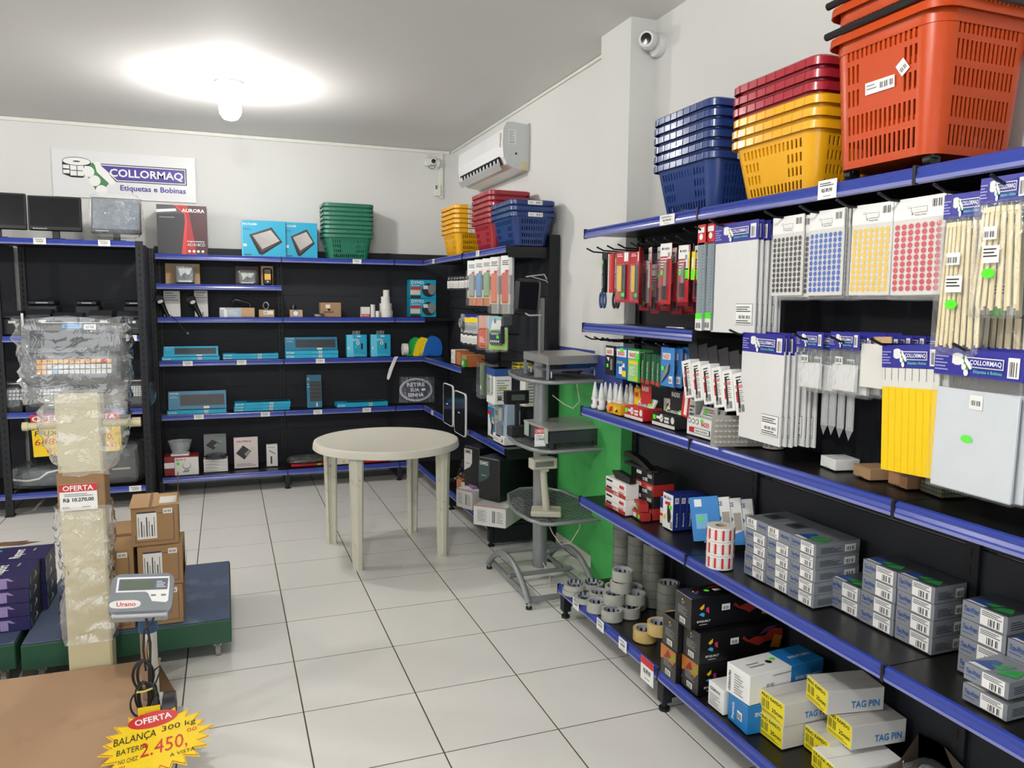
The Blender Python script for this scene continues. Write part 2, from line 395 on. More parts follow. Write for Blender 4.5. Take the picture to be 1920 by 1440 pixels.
for (a, c, z) in ((6.82, 5.6, 1.975), (5.59, 4.62, 1.975), (6.82, 5.6, 1.105), (6.82, 5.6, .655), (5.59, 4.62, .655)):
    s, M, L = shelf(GM, (1.70, a), (1.70, c), (1, 0), z, .285)
    if z == .655 and a > 6: price(s, M, .3); price(s, M, 1.0)
    if z == .655 and a < 6: price(s, M, .12)
    if z == 1.975: price(s, M, .35)
    part(B().box(.0, .004, -.075, .004, .28, -.03, BLK, M @ mt(L-.006)), 'shelf_bracket', GM)
for (a, c) in ((6.66, 5.6), (5.59, 4.62)): shelf(GM, (1.585, a), (1.585, c), (1, 0), .165, .40)
for y in (5.6, 4.65): foot(GM, 1.61, y); part(B().box(1.62, y-.035, .03, 1.98, y-.02, .14, BLK), 'base_bracket', GM)
part(B().box(1.62, 4.63, .035, 1.66, 4.66, .14, BLK).box(1.66, 4.61, .03, 2.0, 4.62, .14, BLK), 'plinth', GM)
for i in range(9): hook(GM, 1.985, 5.75+i*.085, 1.80, .2)
for i in range(4): hook(GM, 1.985, 6.1+i*.1, 1.55, .2)
for y in (5.35, 5.2, 5.05, 4.9, 4.75): hook(GM, 1.985, y, 1.90, .25)
for y in (5.5, 5.35, 5.2, 5.05, 4.9, 4.75): hook(GM, 1.985, y, 1.53, .25)
for y in (5.55, 5.45, 5.35, 5.25, 5.15): hook(GM, 1.985, y, 1.38, .22)
for y in (5.1, 4.95, 4.8): hook(GM, 1.985, y, 1.19, .3)

# ---- deeper rack on the left of the back wall
GL = thing('gondola_shelving', 'black rack with perforated front posts at the left of the back wall', 'shelving')
HOLE = mat('slot_shadow', '#050506', .9)
def perf(x, y, z1, w=.05):
    b = B().box(x-w/2, y, 0, x+w/2, y+.04, z1, BLK); F = mt(0, y, 0) @ face('-y', 1, 1, 1); z = .08
    while z < z1-.03: b.rect(F, x-.005, z, .01, .022, HOLE, .0008); z += .05
    part(b.box(x-.03, y-.01, 0, x+.03, y+.05, .012, BLK), 'post', GL)
for x in (-.595, -1.535, -2.5): perf(x, 6.44, 2.045)
perf(-.55, 6.88, 2.02, .04); perf(-.585, 6.7, 2.03, .03)
part(B().box(-.572, 6.49, .05, -.565, 7.1, 2.02, BLKM), 'side_panel', GL)
for a, c in ((-2.5, -1.535), (-1.535, -.6)):
    panels(GL, (a, 7.1), (c, 7.1), (0, 1), [.05, .55, 1.1, 1.6, 2.03])
    for z in (2.04, 1.335, .775, .17):
        s, M, L = shelf(GL, (a+.02, 6.44), (c-.015, 6.44), (0, 1), z, .64, ends=False)
        if a < -2: continue
        if z == 2.04: price(s, M, .235, .08, .045); price(s, M, .65, .08, .045)
        if z == 1.335: price(s, M, .8, .08, .045)
        if z == .17: price(s, M, .78, .085, .045)
upright(GL, -1.5, 7.08, (0, -1), 2.03)

# ================================================================ BASKETS
def rrect(L, W, r, n=4):
    """rounded rectangle outline split into tagged segments; x along L, y along W"""
    out = []
    for k, (cx, cy) in enumerate(((L/2-r, -W/2+r), (L/2-r, W/2-r), (-L/2+r, W/2-r), (-L/2+r, -W/2+r))):
        for i in range(n+1):
            a = -math.pi/2+k*math.pi/2+i*math.pi/2/n; out.append((cx+r*math.cos(a), cy+r*math.sin(a)))
    return out
def basket_shell(m, L, W, H, l2, w2, ns, nw, rows, panel=.34, t=.003, r=.05, solid_rows=()):
    """perforated tapering wall with real slots"""
    n = 4
    def loop(f):   # f: 0 bottom .. 1 top; returns list of (x,y,kind,u)
        Lf = l2+(L-l2)*f; Wf = w2+(W-w2)*f; rr = r*(.75+.25*f); pts = []
        c = [(Lf/2-rr, -Wf/2+rr), (Lf/2-rr, Wf/2-rr), (-Lf/2+rr, Wf/2-rr), (-Lf/2+rr, -Wf/2+rr)]
        for k in range(4):
            cnt = nw if k % 2 == 0 else ns            # side that follows corner k: 0 -> +x end (short), 1 -> +y long
            cx, cy = c[k]
            for i in range(n):
                a = -math.pi/2+k*math.pi/2+i*math.pi/2/n; pts.append((cx+rr*math.cos(a), cy+rr*math.sin(a), None, 0))
            a = k*math.pi/2; p0 = (cx+rr*math.cos(a), cy+rr*math.sin(a)); dx, dy = c[(k+1) % 4]; p1 = (dx+rr*math.cos(a), dy+rr*math.sin(a))
            for j in range(2*cnt+1):
                u = (j+.0)/(2*cnt+1); pts.append((p0[0]+(p1[0]-p0[0])*u, p0[1]+(p1[1]-p0[1])*u, (k % 2, j % 2), (j+.5)/(2*cnt+1)))
        return pts
    zs = [0]
    for a, c in rows: zs += [a, c]
    zs.append(1)
    v = []; K = None
    for f in zs:
        lp = loop(f); K = len(lp); v += [(p[0], p[1], f*H) for p in lp]
    tags = loop(0); fs = []
    for i in range(len(zs)-1):
        slot_row = i % 2 == 1; ri = i//2
        for k in range(K):
            tg, u = tags[k][2], tags[k][3]
            if slot_row and tg and tg[1] == 1:
                if ri in solid_rows and tg[0] == 1 and abs(u-.5) < panel: pass
                else: continue
            a, b_ = i*K+k, i*K+(k+1) % K
            fs.append((a, b_, b_+K, a+K))
    fs.append(tuple(range(K))[::-1])
    me = bpy.data.meshes.new('wall'); me.from_pydata(v, [], fs); me.materials.append(m)
    import bmesh
    bm = bmesh.new(); bm.from_mesh(me); bmesh.ops.recalc_face_normals(bm, faces=bm.faces)
    bmesh.ops.solidify(bm, geom=bm.faces[:], thickness=t); bm.to_mesh(me); bm.free()
    me.polygons.foreach_set('use_smooth', [True]*len(me.polygons)); me.set_sharp_from_angle(angle=R(32))
    return me
def plastic(name, hexc): return mat(name, hexc, .28, var=.03, scale=5, coat=.2)
PB = {'blue': plastic('blue_basket_plastic', '#1d3670'), 'yellow': plastic('yellow_basket_plastic', '#e2a516'),
      'red': plastic('red_basket_plastic', '#9c2330'), 'green': plastic('green_basket_plastic', '#1f6b52'), 'orange': mat('orange_basket_plastic', '#b43f08', .33, var=.03, scale=5, spec=.35)}
BL, BW, BH = .44, .31, .21
def make_basket(col):
    m = PB[col]
    me = basket_shell(m, BL-.025, BW-.025, BH-.02, .34, .22, 15, 10, [(.06, .20), (.28, .42), (.5, .64), (.72, .86)], solid_rows=(1, 2), panel=.22)
    rim = B(); o = rrect(BL, BW, .045); i2 = rrect(BL-.03, BW-.03, .035); K = len(o)
    prof = [(i2, BH-.03), (i2, BH-.002), (rrect(BL-.014, BW-.014, .04), BH), (o, BH-.006), (o, BH-.029), (rrect(BL-.006, BW-.006, .042), BH-.029), (rrect(BL-.008, BW-.008, .041), BH-.008)]
    vv = [(x, y, z) for lp, z in prof for x, y in lp]
    rim.add(vv, [(i*K+k, i*K+(k+1) % K, (i+1)*K+(k+1) % K, (i+1)*K+k)[::-1] for i in range(len(prof)-1) for k in range(K)], m, None, True)
    for k in range(8):   # grip ribs along one long side
        x = -BL/2+.06+k*(BL-.12)/7
        for sgn in (-1, 1): rim.box(x-.002, sgn*BW/2-.002, BH-.028, x+.002, sgn*BW/2+.002, BH-.006, m)
    pl = B().box(-.07, -.003, 0, .07, .0, .06, m)
    return me, rim.mesh('rim')
BK = {c: make_basket(c) for c in ('blue', 'yellow', 'red', 'green')}
STK = B(); STK.rect(Matrix.Identity(4), 0, 0, .1, .026, WHT, .0).bars(Matrix.Identity(4), .055, .006, .04, .014, n=12, o=.0005).lines(Matrix.Identity(4), .01, .006, .03, .014, 2, o=.0005)
STKM = STK.mesh('barcode_sticker')
def basket(col, loc, rz, label, group, sticker=None):
    t = thing('shopping_basket', label, 'basket', loc, rz, group)
    for me, nm in zip(BK[col], ('basket_body', 'rim')):
        o = bpy.data.objects.new(nm, me); C.objects.link(o); o.parent = t
    if sticker:
        o = bpy.data.objects.new('barcode_sticker', STKM); C.objects.link(o); o.parent = t
        if sticker == 'long': o.matrix_local = mt(-.04, -BW/2-.0022, BH-.031) @ face('-y', 1, 1, 1)
        else: o.matrix_local = mt(-BL/2-.0006, .045, BH-.031) @ face('-x', 1, 0, 1)
def stack(cols, x, y, z, rz, where, stickers=(), pitch=.0375, side='long', base=0):
    n = len(cols); cnt = {}
    for i, c in enumerate(cols):
        tot = cols.count(c); k = cnt.get(c, 0); cnt[c] = k+1
        pos = 'topmost' if k == tot-1 else ORD[k]
        basket(c, (x+random.uniform(-.002, .002), y+random.uniform(-.002, .002), z+i*pitch), rz+R(random.uniform(-.5, .5)),
               f'{c} basket, {pos} {c} one {where}', f'{c} baskets in the stack {where}', side if i in stickers else None)
stack(['green']*8, 1.03, 6.95, 1.977, 0, 'at the back wall', ())
stack(['yellow']*6, 1.88-.02, 6.07, 1.977, R(90), 'in the far corner', (0, 1, 2, 3, 4, 5), side='short')
stack(['red']*6, 1.86, 5.22, 1.977, R(90), 'under the air conditioner', ())
stack(['blue']*3, 1.86, 4.79, 1.977, R(90), 'on the shelf end under the air conditioner', (0, 2), side='short')
stack(['blue']*6, 1.845, 2.655, 1.977, R(90), 'beside the column', (0, 2, 3, 5), side='short')
stack(['yellow']*3+['red']*3, 1.85, 2.13, 1.977, R(90), 'next to the orange trolleys', (0, 2), side='short')
# orange roller baskets
def make_roller():
    L, W, H = .385, .36, .37
    me = basket_shell(PB['orange'], L-.01, W-.01, H, .33, .30, 15, 14, [(.06, .20), (.25, .39), (.46, .58), (.63, .76), (.80, .93)], solid_rows=(2, 3), panel=.3, t=.004, r=.06)
    rim = B(); pr = []
    for dl, z in ((-.012, H-.05), (-.01, H-.002), (.0, H+.004), (.022, H), (.024, H-.022), (.018, H-.022), (.016, H-.006)): pr.append((rrect(L+dl, W+dl, .06), z))
    K = len(pr[0][0])
    rim.add([(x, y, z) for lp, z in pr for x, y in lp], [(i*K+k, i*K+(k+1) % K, (i+1)*K+(k+1) % K, (i+1)*K+k)[::-1] for i in range(len(pr)-1) for k in range(K)], PB['orange'], None, True)
    for s in (-1, 1): rim.box(s*.19-.02, -W/2-.014, H-.1, s*.19+.02, -W/2+.01, H-.02, PB['orange'], bev=.004)
    BP = mat('black_plastic', '#141416', .35)
    hd = B()
    pts = [(L/2-.01, -W/2-.016, H+.012), (0, -W/2-.02, H+.02), (-L/2+.02, -W/2-.016, H+.014), (-L/2-.016, -W/2+.02, H+.012), (-L/2-.022, 0, H+.012), (-L/2-.016, W/2-.02, H+.014), (-L/2+.02, W/2+.012, H+.014), (L/2-.01, W/2+.012, H+.012)]
    hd.tube(pts, .011, BP, 8)
    return me, rim.mesh('rim'), hd.mesh('handle')
ROL = make_roller(); BP = MATS['black_plastic']
for i in range(3):
    t = thing('roller_basket', ['orange roller basket standing on the top shelf, lowest of its stack with barcode stickers', 'orange roller basket nested as the middle one of the stack',
              'orange roller basket nested on top, cut off by the upper picture edge'][i], 'basket', (1.855, 1.665, 2.01+i*.085), R(90), 'orange roller baskets')
    for me, nm in zip(ROL, ('basket_body', 'rim', 'handle')):
        o = bpy.data.objects.new(nm, me); C.objects.link(o); o.parent = t
    if i == 0:
        for (x, y) in ((-.14, .12), (-.14, -.12), (.13, .12), (.13, -.12)):
            part(B().tube([(x-.011, y, -.012), (x+.011, y, -.012)], .02, BP, 16).box(x-.014, y-.012, -.012, x+.014, y+.012, .006, BP, bev=.003), 'caster', t)
        # stickers on the side that faces the room (local +y after the quarter turn is -x)
        F = mt(0, .1505, 0) @ rot(math.pi, 'Z') @ face('-y', 1, 1, 1) @ rot(R(3.9), 'X')
        part(B().rect(F, -.05, .19, .1, .032, WHT, .003).bars(F, .0, .198, .045, .016, n=14, o=.0036).lines(F, -.045, .2, .035, .018, 2, o=.0036), 'barcode_sticker', t)
        F2 = F @ mt(.075, .235, 0) @ rot(R(35), 'Z')
        part(B().rect(F2, -.016, -.02, .03, .036, WHT, .003).bars(F2, -.012, -.012, .022, .012, n=8, o=.0036), 'price_sticker', t)

# ================================================================ TABLE
IV = mat('ivory_plastic', '#d3cfc0', .42, var=.03, scale=4, hex2='#b9b19c', s2=22, t2=.66)
IVL = mat('worn_ivory_plastic', '#c9c6b4', .5, var=.05, scale=4, hex2='#8f7f66', s2=16, t2=.57)
t = thing('round_table', 'round ivory plastic garden table with four scuffed legs on the tiles', 'table', (.95, 4.81, 0))
part(B().lathe([(0, .731), (.425, .731), (.445, .735), (.457, .73), (.462, .715), (.464, .69), (.46, .687), (.452, .7), (.44, .712), (0, .712)], IV, 72), 'tabletop', t)
part(B().lathe([(.40, .712), (.40, .68), (.39, .68), (.39, .712)], IV, 48), 'apron_ring', t)
for (x, y) in ((.627, 5.055), (.712, 4.498), (1.184, 5.125), (1.252, 4.575)):
    dx, dy = x-.95, y-4.81; a = math.atan2(dy, dx)
    b = B(); prof = []
    sec = [(.040, -.018), (.040, .018), (.024, .036), (.006, .036), (.006, .026), (-.006, .012), (-.034, .010), (-.038, 0), (-.034, -.010), (-.006, -.012), (.006, -.026), (.006, -.036), (.024, -.036)]
    K = len(sec); zz = [(0, .85), (.35, 1.0), (.6, 1.12), (.688, 1.2)]
    b.add([(px*f, py*f*1.05, z) for z, f in zz for px, py in sec], [(i*K+k, i*K+(k+1) % K, (i+1)*K+(k+1) % K, (i+1)*K+k) for i in range(3) for k in range(K)]+[tuple(range(K))[::-1]], IVL)
    part(b, 'leg', t, (dx, dy, 0), a)

# ================================================================ AIR CONDITIONER, CAMERAS, SIGN BOARD
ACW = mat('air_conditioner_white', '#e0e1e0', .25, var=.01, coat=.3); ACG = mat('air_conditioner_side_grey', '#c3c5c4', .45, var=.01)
t = thing('air_conditioner', 'white split air conditioner unit with open louvre on the right wall near the ceiling', 'air conditioner', (0, 0, 0))
y0, y1 = 5.17, 6.26
prof = [(2.058, 2.545), (2.058, 2.86), (1.93, 2.875), (1.885, 2.868), (1.862, 2.82), (1.856, 2.72), (1.865, 2.63), (1.89, 2.585), (1.94, 2.56)]
K = len(prof)
b = B(); b.add([(x, y, z) for y in (y0, y1) for x, z in prof], [(k, (k+1) % K, K+(k+1) % K, K+k)[::-1] for k in range(K)], ACW)
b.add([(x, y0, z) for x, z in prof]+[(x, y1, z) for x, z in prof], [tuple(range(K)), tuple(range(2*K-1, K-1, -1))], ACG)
part(b, 'housing', t)
DK = mat('dark_vent', '#26282b', .6)
sl = Matrix.Translation((1.857, 0, 0))
part(B().add([(1.860, y0+.06, 2.640), (1.860, y1-.06, 2.640), (1.885, y1-.06, 2.583), (1.885, y0+.06, 2.583)], [(0, 1, 2, 3), (3, 2, 1, 0)], DK, mt(-.006)), 'air_outlet', t)
b = B()
b.add([(1.842, y0+.05, 2.592), (1.842, y1-.05, 2.592), (1.872, y1-.05, 2.548), (1.872, y0+.05, 2.548)], [(0, 1, 2, 3), (3, 2, 1, 0)], ACW)
for k in range(12):
    y = y0+.1+k*(y1-y0-.2)/11; b.box(1.858, y-.002, 2.585, 1.876, y+.018, 2.628, ACW)
part(b, 'louvre', t)
F = Matrix.Translation((0, y0, 0)) @ face('-y', 1, 1, 1)
part(B().rect(F, 1.90, 2.72, .055, .1, ACW, .002).lines(F, 1.904, 2.745, .045, .07, 7, o=.0026).bars(F, 1.906, 2.726, .04, .014, n=12, o=.0026), 'rating_label', t)
part(B().rect(F, 1.95, 2.65, .016, .014, DK, .002), 'emblem', t)
part(B().box(2.0, y0-.004, 2.548, 2.04, y0+.002, 2.60, mat('yellowed_plastic', '#c9c08a', .5), bev=.001), 'pipe_cover', t)
b = B(); Fx = Matrix.Translation((1.857, 0, 0)) @ face('-x', 1, 0, 1)
b.rect(Fx, -(y0+.06), 2.70, .022, .1, PAPER, .004).lines(Fx, -(y0+.058), 2.7, .018, .1, 7, RED, .005)
part(b, 'energy_sticker', t)
def dome_cam(x, y, z, d, label, s=1.):
    t = thing('security_camera', label, 'camera', (x, y, z)); d = Vector(d).normalized()
    CW = mat('camera_white', '#d2d3d2', .35)
    q = d.to_track_quat('Z', 'Y').to_matrix().to_4x4()
    part(B().lathe([(0, -.0), (.05*s, -.0), (.052*s, .015*s), (.05*s, .034*s), (.03*s, .04*s), (0, .04*s)], CW, 28, M=mt(.0, 0, 0) @ rot(R(-90), 'Y')), 'mount', t)
    part(B().lathe([(0, -.03*s), (.036*s, -.02*s), (.042*s, .01*s), (.04*s, .04*s), (.033*s, .052*s), (.0, .052*s)], CW, 28, M=mt(-.062*s, -.005*s, .012*s) @ q), 'head', t)
    part(B().lathe([(0, .054*s), (.024*s, .053*s), (.026*s, .05*s)], mat('lens_black', '#0c0c0e', .15), 24, M=mt(-.062*s, -.005*s, .012*s) @ q), 'lens', t)
dome_cam(2.06, 3.425, 2.885, (-.75, -.65, -.12), 'white turret security camera with black lens beside the column near the ceiling', 1.1)
dome_cam(1.92, 7.12, 2.90, (-.2, -.98, -.05), 'small white security camera in the far room corner under the ceiling', .85)
o = B().box(1.79, 7.11, 2.87, 1.84, 7.15, 2.94, DUCT, bev=.004).build('junction_box'); tag(o, 'white square junction box left of the small corner camera', 'box')
o = B().tube([(1.815, 7.108, 2.87), (1.83, 7.1, 2.845), (1.86, 7.09, 2.84), (1.88, 7.1, 2.865)], .003, INK, 6).tube([(1.8, 7.11, 2.94), (1.81, 7.1, 2.97), (1.84, 7.1, 2.975), (1.86, 7.1, 2.95)], .003, DUCT, 6).build('camera_cable'); tag(o, 'thin looped cable between junction box and corner camera', 'cable')
t = thing('remote_holder', 'white wall box with a green label below the corner camera', 'holder', (1.90, 7.12, 2.60))
part(B().box(-.02, -.01, 0, .04, .03, .10, DUCT, bev=.005), 'housing', t); part(B().box(-.016, -.013, .06, .004, -.008, .095, mat('dull_green', '#4c7a62', .5), bev=.001), 'label', t)

def logo(b, F, x, y, w, h, c1=NAVY, c2=None, sub=mat('logo_teal', '#5a8f86', .5), board=True):
    """roll-of-labels emblem with the shop name and subtitle in a w x h rectangle of frame F"""
    ink = c2 or INK
    GR_ = mat('logo_green', '#3f7d4c', .5)
    u = w
    pl = B()
    # roll
    for rr in ((.105, .03),): b.disc(F, x+u*.115, y+h*.86, u*.112, ink, h*.12, 20, .0010); b.disc(F, x+u*.115, y+h*.86, u*.107, WHT, h*.105, 20, .0014)
    b.disc(F, x+u*.115, y+h*.86, u*.03, ink, h*.02, 10, .0018)
    b.poly([(x+u*.003, y+h*.84), (x+u*.003, y+h*.5), (x+u*.07, y+h*.42), (x+u*.16, y+h*.42), (x+u*.227, y+h*.66), (x+u*.227, y+h*.84)], ink, F, .0006)
    for k in range(4): b.rect(F, x+u*(.008+.055*k), y+h*(.47 if k else .52), u*.049, h*.13, WHT, .0009); b.rect(F, x+u*(.008+.055*k), y+h*.62, u*.049, h*.13, WHT, .0009)
    # green band of round labels
    b.poly([(x+u*.17, y+h*.62), (x+u*.24, y+h*.86), (x+u*.36, y+h*.3), (x+u*.3, y+h*.06), (x+u*.27, y)], GR_, F, .0016)
    for (dx, dy) in ((.205, .6), (.25, .36), (.3, .1)): b.disc(F, x+u*dx, y+h*dy, u*.046, WHT, h*.15, 14, .0020)
    b.poly([(x+u*.25, y+h*.88), (x+u*.29, y+h*.88), (x+u*.42, y+h*.33), (x+u*.38, y+h*.25), (x+u*.27, y+h*.6)], WHT, F, .0023)
    # name board
    b.poly([(x+u*.28, y+h*.84), (x+u*1.0, y+h*.84), (x+u*1.0, y+h*.36), (x+u*.42, y+h*.36)], ink, F, .0012)
    b.poly([(x+u*.288, y+h*.815), (x+u*.992, y+h*.815), (x+u*.992, y+h*.385), (x+u*.425, y+h*.385)], WHT, F, .0014)
    b.poly([(x+u*.30, y+h*.79), (x+u*.985, y+h*.79), (x+u*.985, y+h*.41), (x+u*.43, y+h*.41)], c1, F, .0026)
    b.text(F, 'COLLORMAQ', x+u*.37, y+h*.46, u*.6, h*.26, WHT, True, .0032)
    b.text(F, 'Etiquetas e Bobinas', x+u*.45, y+h*.08, u*.54, h*.2, sub, True, .0032)
t = thing('sign_board', 'white shop sign with label roll emblem on the back wall', 'sign', (-1.262, 7.135, 2.425))
BOARD = mat('sign_board_white', '#d9d9d9', .35, var=.01)
part(B().box(0, 0, 0, 1.06, .012, .375, BOARD, bev=.001), 'board', t)
b = B(); logo(b, face('-y', 1, 1, 1) , .07, .035, .92, .29, mat('sign_violet', '#43348c', .4), sub=mat('sign_violet', '#43348c', .4))
part(b, 'lettering', t)

# ================================================================ THINGS ON TOP OF THE BACK SHELVES
CY = mat('cyan_carton', '#159ec2', .35, var=.03); CYD = mat('dark_cyan_print', '#1b6d8c', .35); CYL = mat('light_cyan_print', '#63c6e0', .4)
def carton(name, label, cat, loc, dims, m, deco=None, rz=0., group=None, flaps=False):
    dx, dy, dz = dims
    b = B().box(0, 0, 0, dx, dy, dz, m, bev=min(.0015, dz*.1))
    if deco: deco(b, dx, dy, dz)
    o = b.build(name, None, loc, rz); tag(o, label, cat, group); return o
CHAR = mat('charcoal_print', '#2c2b2e', .4, var=.1)
def d_aurora(b, dx, dy, dz):
    F = face('-y', dx, dy, dz)
    b.poly([(dx*.47, 0), (dx*1, 0), (dx*1, dz), (dx*.33, dz), (dx*.55, dz*.82), (dx*.56, dz*.68)], mat('dark_red_print', '#43151a', .4), F, .0006)
    b.poly([(dx*.47, 0), (dx*.78, 0), (dx*.7, dz*.5), (dx*.62, dz), (dx*.33, dz), (dx*.55, dz*.82), (dx*.56, dz*.68)], mat('bright_red_print', '#a31f25', .4), F, .0009)
    b.poly([(dx*.47, 0), (dx*.56, 0), (dx*.6, dz*.68), (dx*.58, dz*.83), (dx*.4, dz), (dx*.33, dz), (dx*.55, dz*.82), (dx*.56, dz*.68)], mat('brighter_red', '#d2352f', .4), F, .0012)
    b.poly([(0, dz*.98), (dx*.36, dz*.99), (dx*.5, dz*.84), (0, dz*.8)], mat('shredder_grey', '#4c4c50', .4), F, .0012)
    b.poly([(0, dz*.9), (dx*.38, dz*.93), (dx*.4, dz*.88), (0, dz*.84)], WHT, F, .0018); b.rect(F, .02, dz*.74, dx*.3, dz*.02, GRYI, .0018)
    b.text(F, 'AURORA', dx*.5, dz*.86, dx*.46, dz*.075, WHT, True, .002); b.text(F, 'fragmentadora', dx*.59, dz*.25, dx*.35, dz*.04, WHT, True, .002)
    b.text(F, 'AS1018CD', dx*.59, dz*.175, dx*.36, dz*.06, WHT, False, .002)
    for k in range(4): b.disc(F, dx*(.63+.09*k), dz*.07, dx*.03, WHT, n=8, o=.002)
carton('shredder_box', 'tall black and red shredder carton on the top shelf at the back wall', 'box', (-.495, 6.86, 1.976), (.375, .2, .395), CHAR, d_aurora)
GRN2 = mat('footrest_brown', '#4a3b3a', .4)
def d_multi(b, dx, dy, dz):
    F = face('-y', dx, dy, dz)
    b.text(F, 'MULTILASER', dx*.03, dz*.87, dx*.32, dz*.05, WHT, True); b.lines(F, dx*.03, dz*.72, dx*.2, dz*.08, 2, CYD)
    P = [(dx*.17, dz*.6), (dx*.68, dz*.82), (dx*.92, dz*.42), (dx*.45, dz*.04), (dx*.38, dz*.07)]
    b.poly(P, INK, F, .0009); b.poly([(dx*.2, dz*.6), (dx*.67, dz*.79), (dx*.88, dz*.44), (dx*.45, dz*.13)], GRN2, F, .0013)
    for k in range(11):
        f = k/11.; x0, y0, x1, y1 = dx*(.25+.21*f), dz*(.57-.37*f), dx*(.66+.2*f), dz*(.74-.29*f)
        b.poly([(x0, y0), (x1, y1), (x1+dx*.012, y1-dz*.016), (x0+dx*.012, y0-dz*.016)], PAPER, F, .0018)
    b.rect(F, dx*.03, dz*.28, dx*.08, dz*.07, PAPER); b.rect(F, dx*.05, dz*.04, dx*.16, dz*.02, INK); b.rect(F, 0, 0, dx*.02, dz, CYL)
for k, (x, y) in enumerate(((.148, 6.86), (.50, 6.9))):
    carton('footrest_box', ['cyan carton with a slatted rest pictured, left of the pair on the top shelf', 'cyan carton half hidden behind its twin on the top shelf'][k], 'box', (x, y, 1.976), (.355 if k == 0 else .27, .16, .30), CY, d_multi)

# ---- 1.735 shelf
CL2 = film('blister_plastic', '#e6ecec', .07, .09, .7, 16, 2.2)
def back_card(x, w, h, label, m=KRAFTL, z=1.737, y=6.98):
    carton('backing_box', label, 'box', (x, y, z), (w, .05, h), m)
back_card(-.455, .265, .17, 'flat kraft box behind the reading unit at the left end of the second shelf'); back_card(.09, .19, .16, 'dark brown box behind the middle blister unit', mat('dark_brown_card', '#3b2c28', .6)); back_card(.3, .1, .165, 'kraft box behind the yellow-screened handheld', KRAFTL)
SILV = mat('silver_plastic', '#9a9d96', .35, .4)
for k, (x, w, h) in enumerate(((-.385, .165, .15), (.10, .165, .115))):
    t = thing('barcode_reader_unit', ['square barcode reader in crinkled clear wrap before the kraft box', 'low barcode reader in clear wrap before the dark brown box'][k], 'device', (x, 6.85, 1.737))
    b = B().box(.01, .02, 0, w-.01, .07, h, mat('dark_green_black', '#262b28', .3), bev=.012); F = mt(0, .02, 0) @ face('-y', 1, 1, 1)
    b.poly([(w*.2, h*.85), (w*.85, h*.85), (w*.7, h*.5), (w*.5, h*.62), (w*.3, h*.4)], SILV, F, .002); b.rect(F, w*.2, h*.1, w*.6, h*.1, SILV, .002); part(b, 'reader', t)
    part(B().box(0, 0, 0, w, .09, h+.01, CL2, bev=.015), 'clear_wrap', t)
t = thing('handheld_terminal', 'black handheld terminal with yellow screen on the second shelf', 'device', (.31, 6.86, 1.737))
part(B().box(0, 0, 0, .075, .03, .145, mat('handset_black', '#15161a', .3), bev=.012), 'housing', t); F = face('-y', 1, 1, 1)
part(B().rect(F, .012, .045, .05, .05, mat('amber_screen', '#d8a32c', .3), .002).rect(F, .012, .1, .05, .03, CHAR, .002).disc(F, .037, .03, .006, WHT, o=.002), 'screen', t)
# ---- 1.463 shelf
def gun(x, label, tilt, cord):
    t = thing('barcode_scanner', label, 'scanner', (x, 6.87, 1.466))
    H = mat('scanner_black', '#101115', .22)
    M = mt(.06, 0, .0) @ rot(R(tilt), 'Y')
    b = B().tube([(0, 0, 0), (0, .004, .06), (0, .0, .12)], [.016, .018, .024], H, 12, M).tube([(0, .012, .10), (0, -.0, .145), (0, -.03, .165), (0, -.045, .16)], [.02, .032, .036, .03], H, 12, M)
    part(b, 'scanner_body', t); part(B().disc(M @ mt(0, -.03, .135) @ face('-y', 1, 1, 1), 0, 0, .022, SILV, .014, o=.016), 'window', t)
    if cord: part(B().tube([(.07, -.02, .02), (.1, -.05, -.0), (.13, -.07, -.03), (.17, -.07, -.09), (.205, -.065, -.13)], .0028, INK, 6).tube([(.2, -.065, -.125), (.212, -.065, -.14)], .006, SILV, 8), 'cable', t)
carton('scanner_box', 'narrow white printed box behind the scanner with the dangling cord', 'box', (-.475, 6.96, 1.466), (.125, .06, .215), PAPER, lambda b, dx, dy, dz: b.lines(face('-y', dx, dy, dz), .01, dz*.6, dx*.8, dz*.35, 4))
carton('scanner_box', 'tall white printed box behind the second black scanner', 'box', (-.24, 6.96, 1.466), (.105, .06, .22), PAPER, lambda b, dx, dy, dz: b.lines(face('-y', dx, dy, dz), .01, dz*.7, dx*.8, dz*.25, 3).text(face('-y', dx, dy, dz), 'NLS', .02, .01, .05, .03, INK, True))
gun(-.50, 'black handheld scanner whose cord dangles below the shelf', -22, True); gun(-.25, 'black handheld scanner leaning on the taller white box', -25, False)
def d_kbx(b, dx, dy, dz):
    F = face('-y', dx, dy, dz); b.rect(F, 0, 0, dx*.62, dz, mat('pale_blue_print', '#a7b3c0', .4), .0006).rect(F, dx*.12, 0, dx*.1, dz*.8, WHT, .001).lines(F, dx*.25, dz*.2, dx*.3, dz*.6, 5, PAPER, .0014).rect(F, dx*.03, dz*.8, dx*.13, dz*.2, WHT, .0014)
carton('scanner_carton', 'wide kraft and pale blue carton with a scanner lying on it', 'box', (-.045, 6.87, 1.466), (.28, .1, .078), KRAFTL, d_kbx)
o = B().tube([(.05, 6.93, 1.546), (.06, 6.92, 1.59), (.08, 6.92, 1.612), (.13, 6.92, 1.6), (.17, 6.92, 1.59), (.2, 6.92, 1.578), (.205, 6.92, 1.546)], [.012, .014, .018, .012, .011, .01, .01], BP, 10).build('barcode_scanner'); tag(o, 'black pistol-shaped scanner lying on the wide kraft carton', 'scanner')
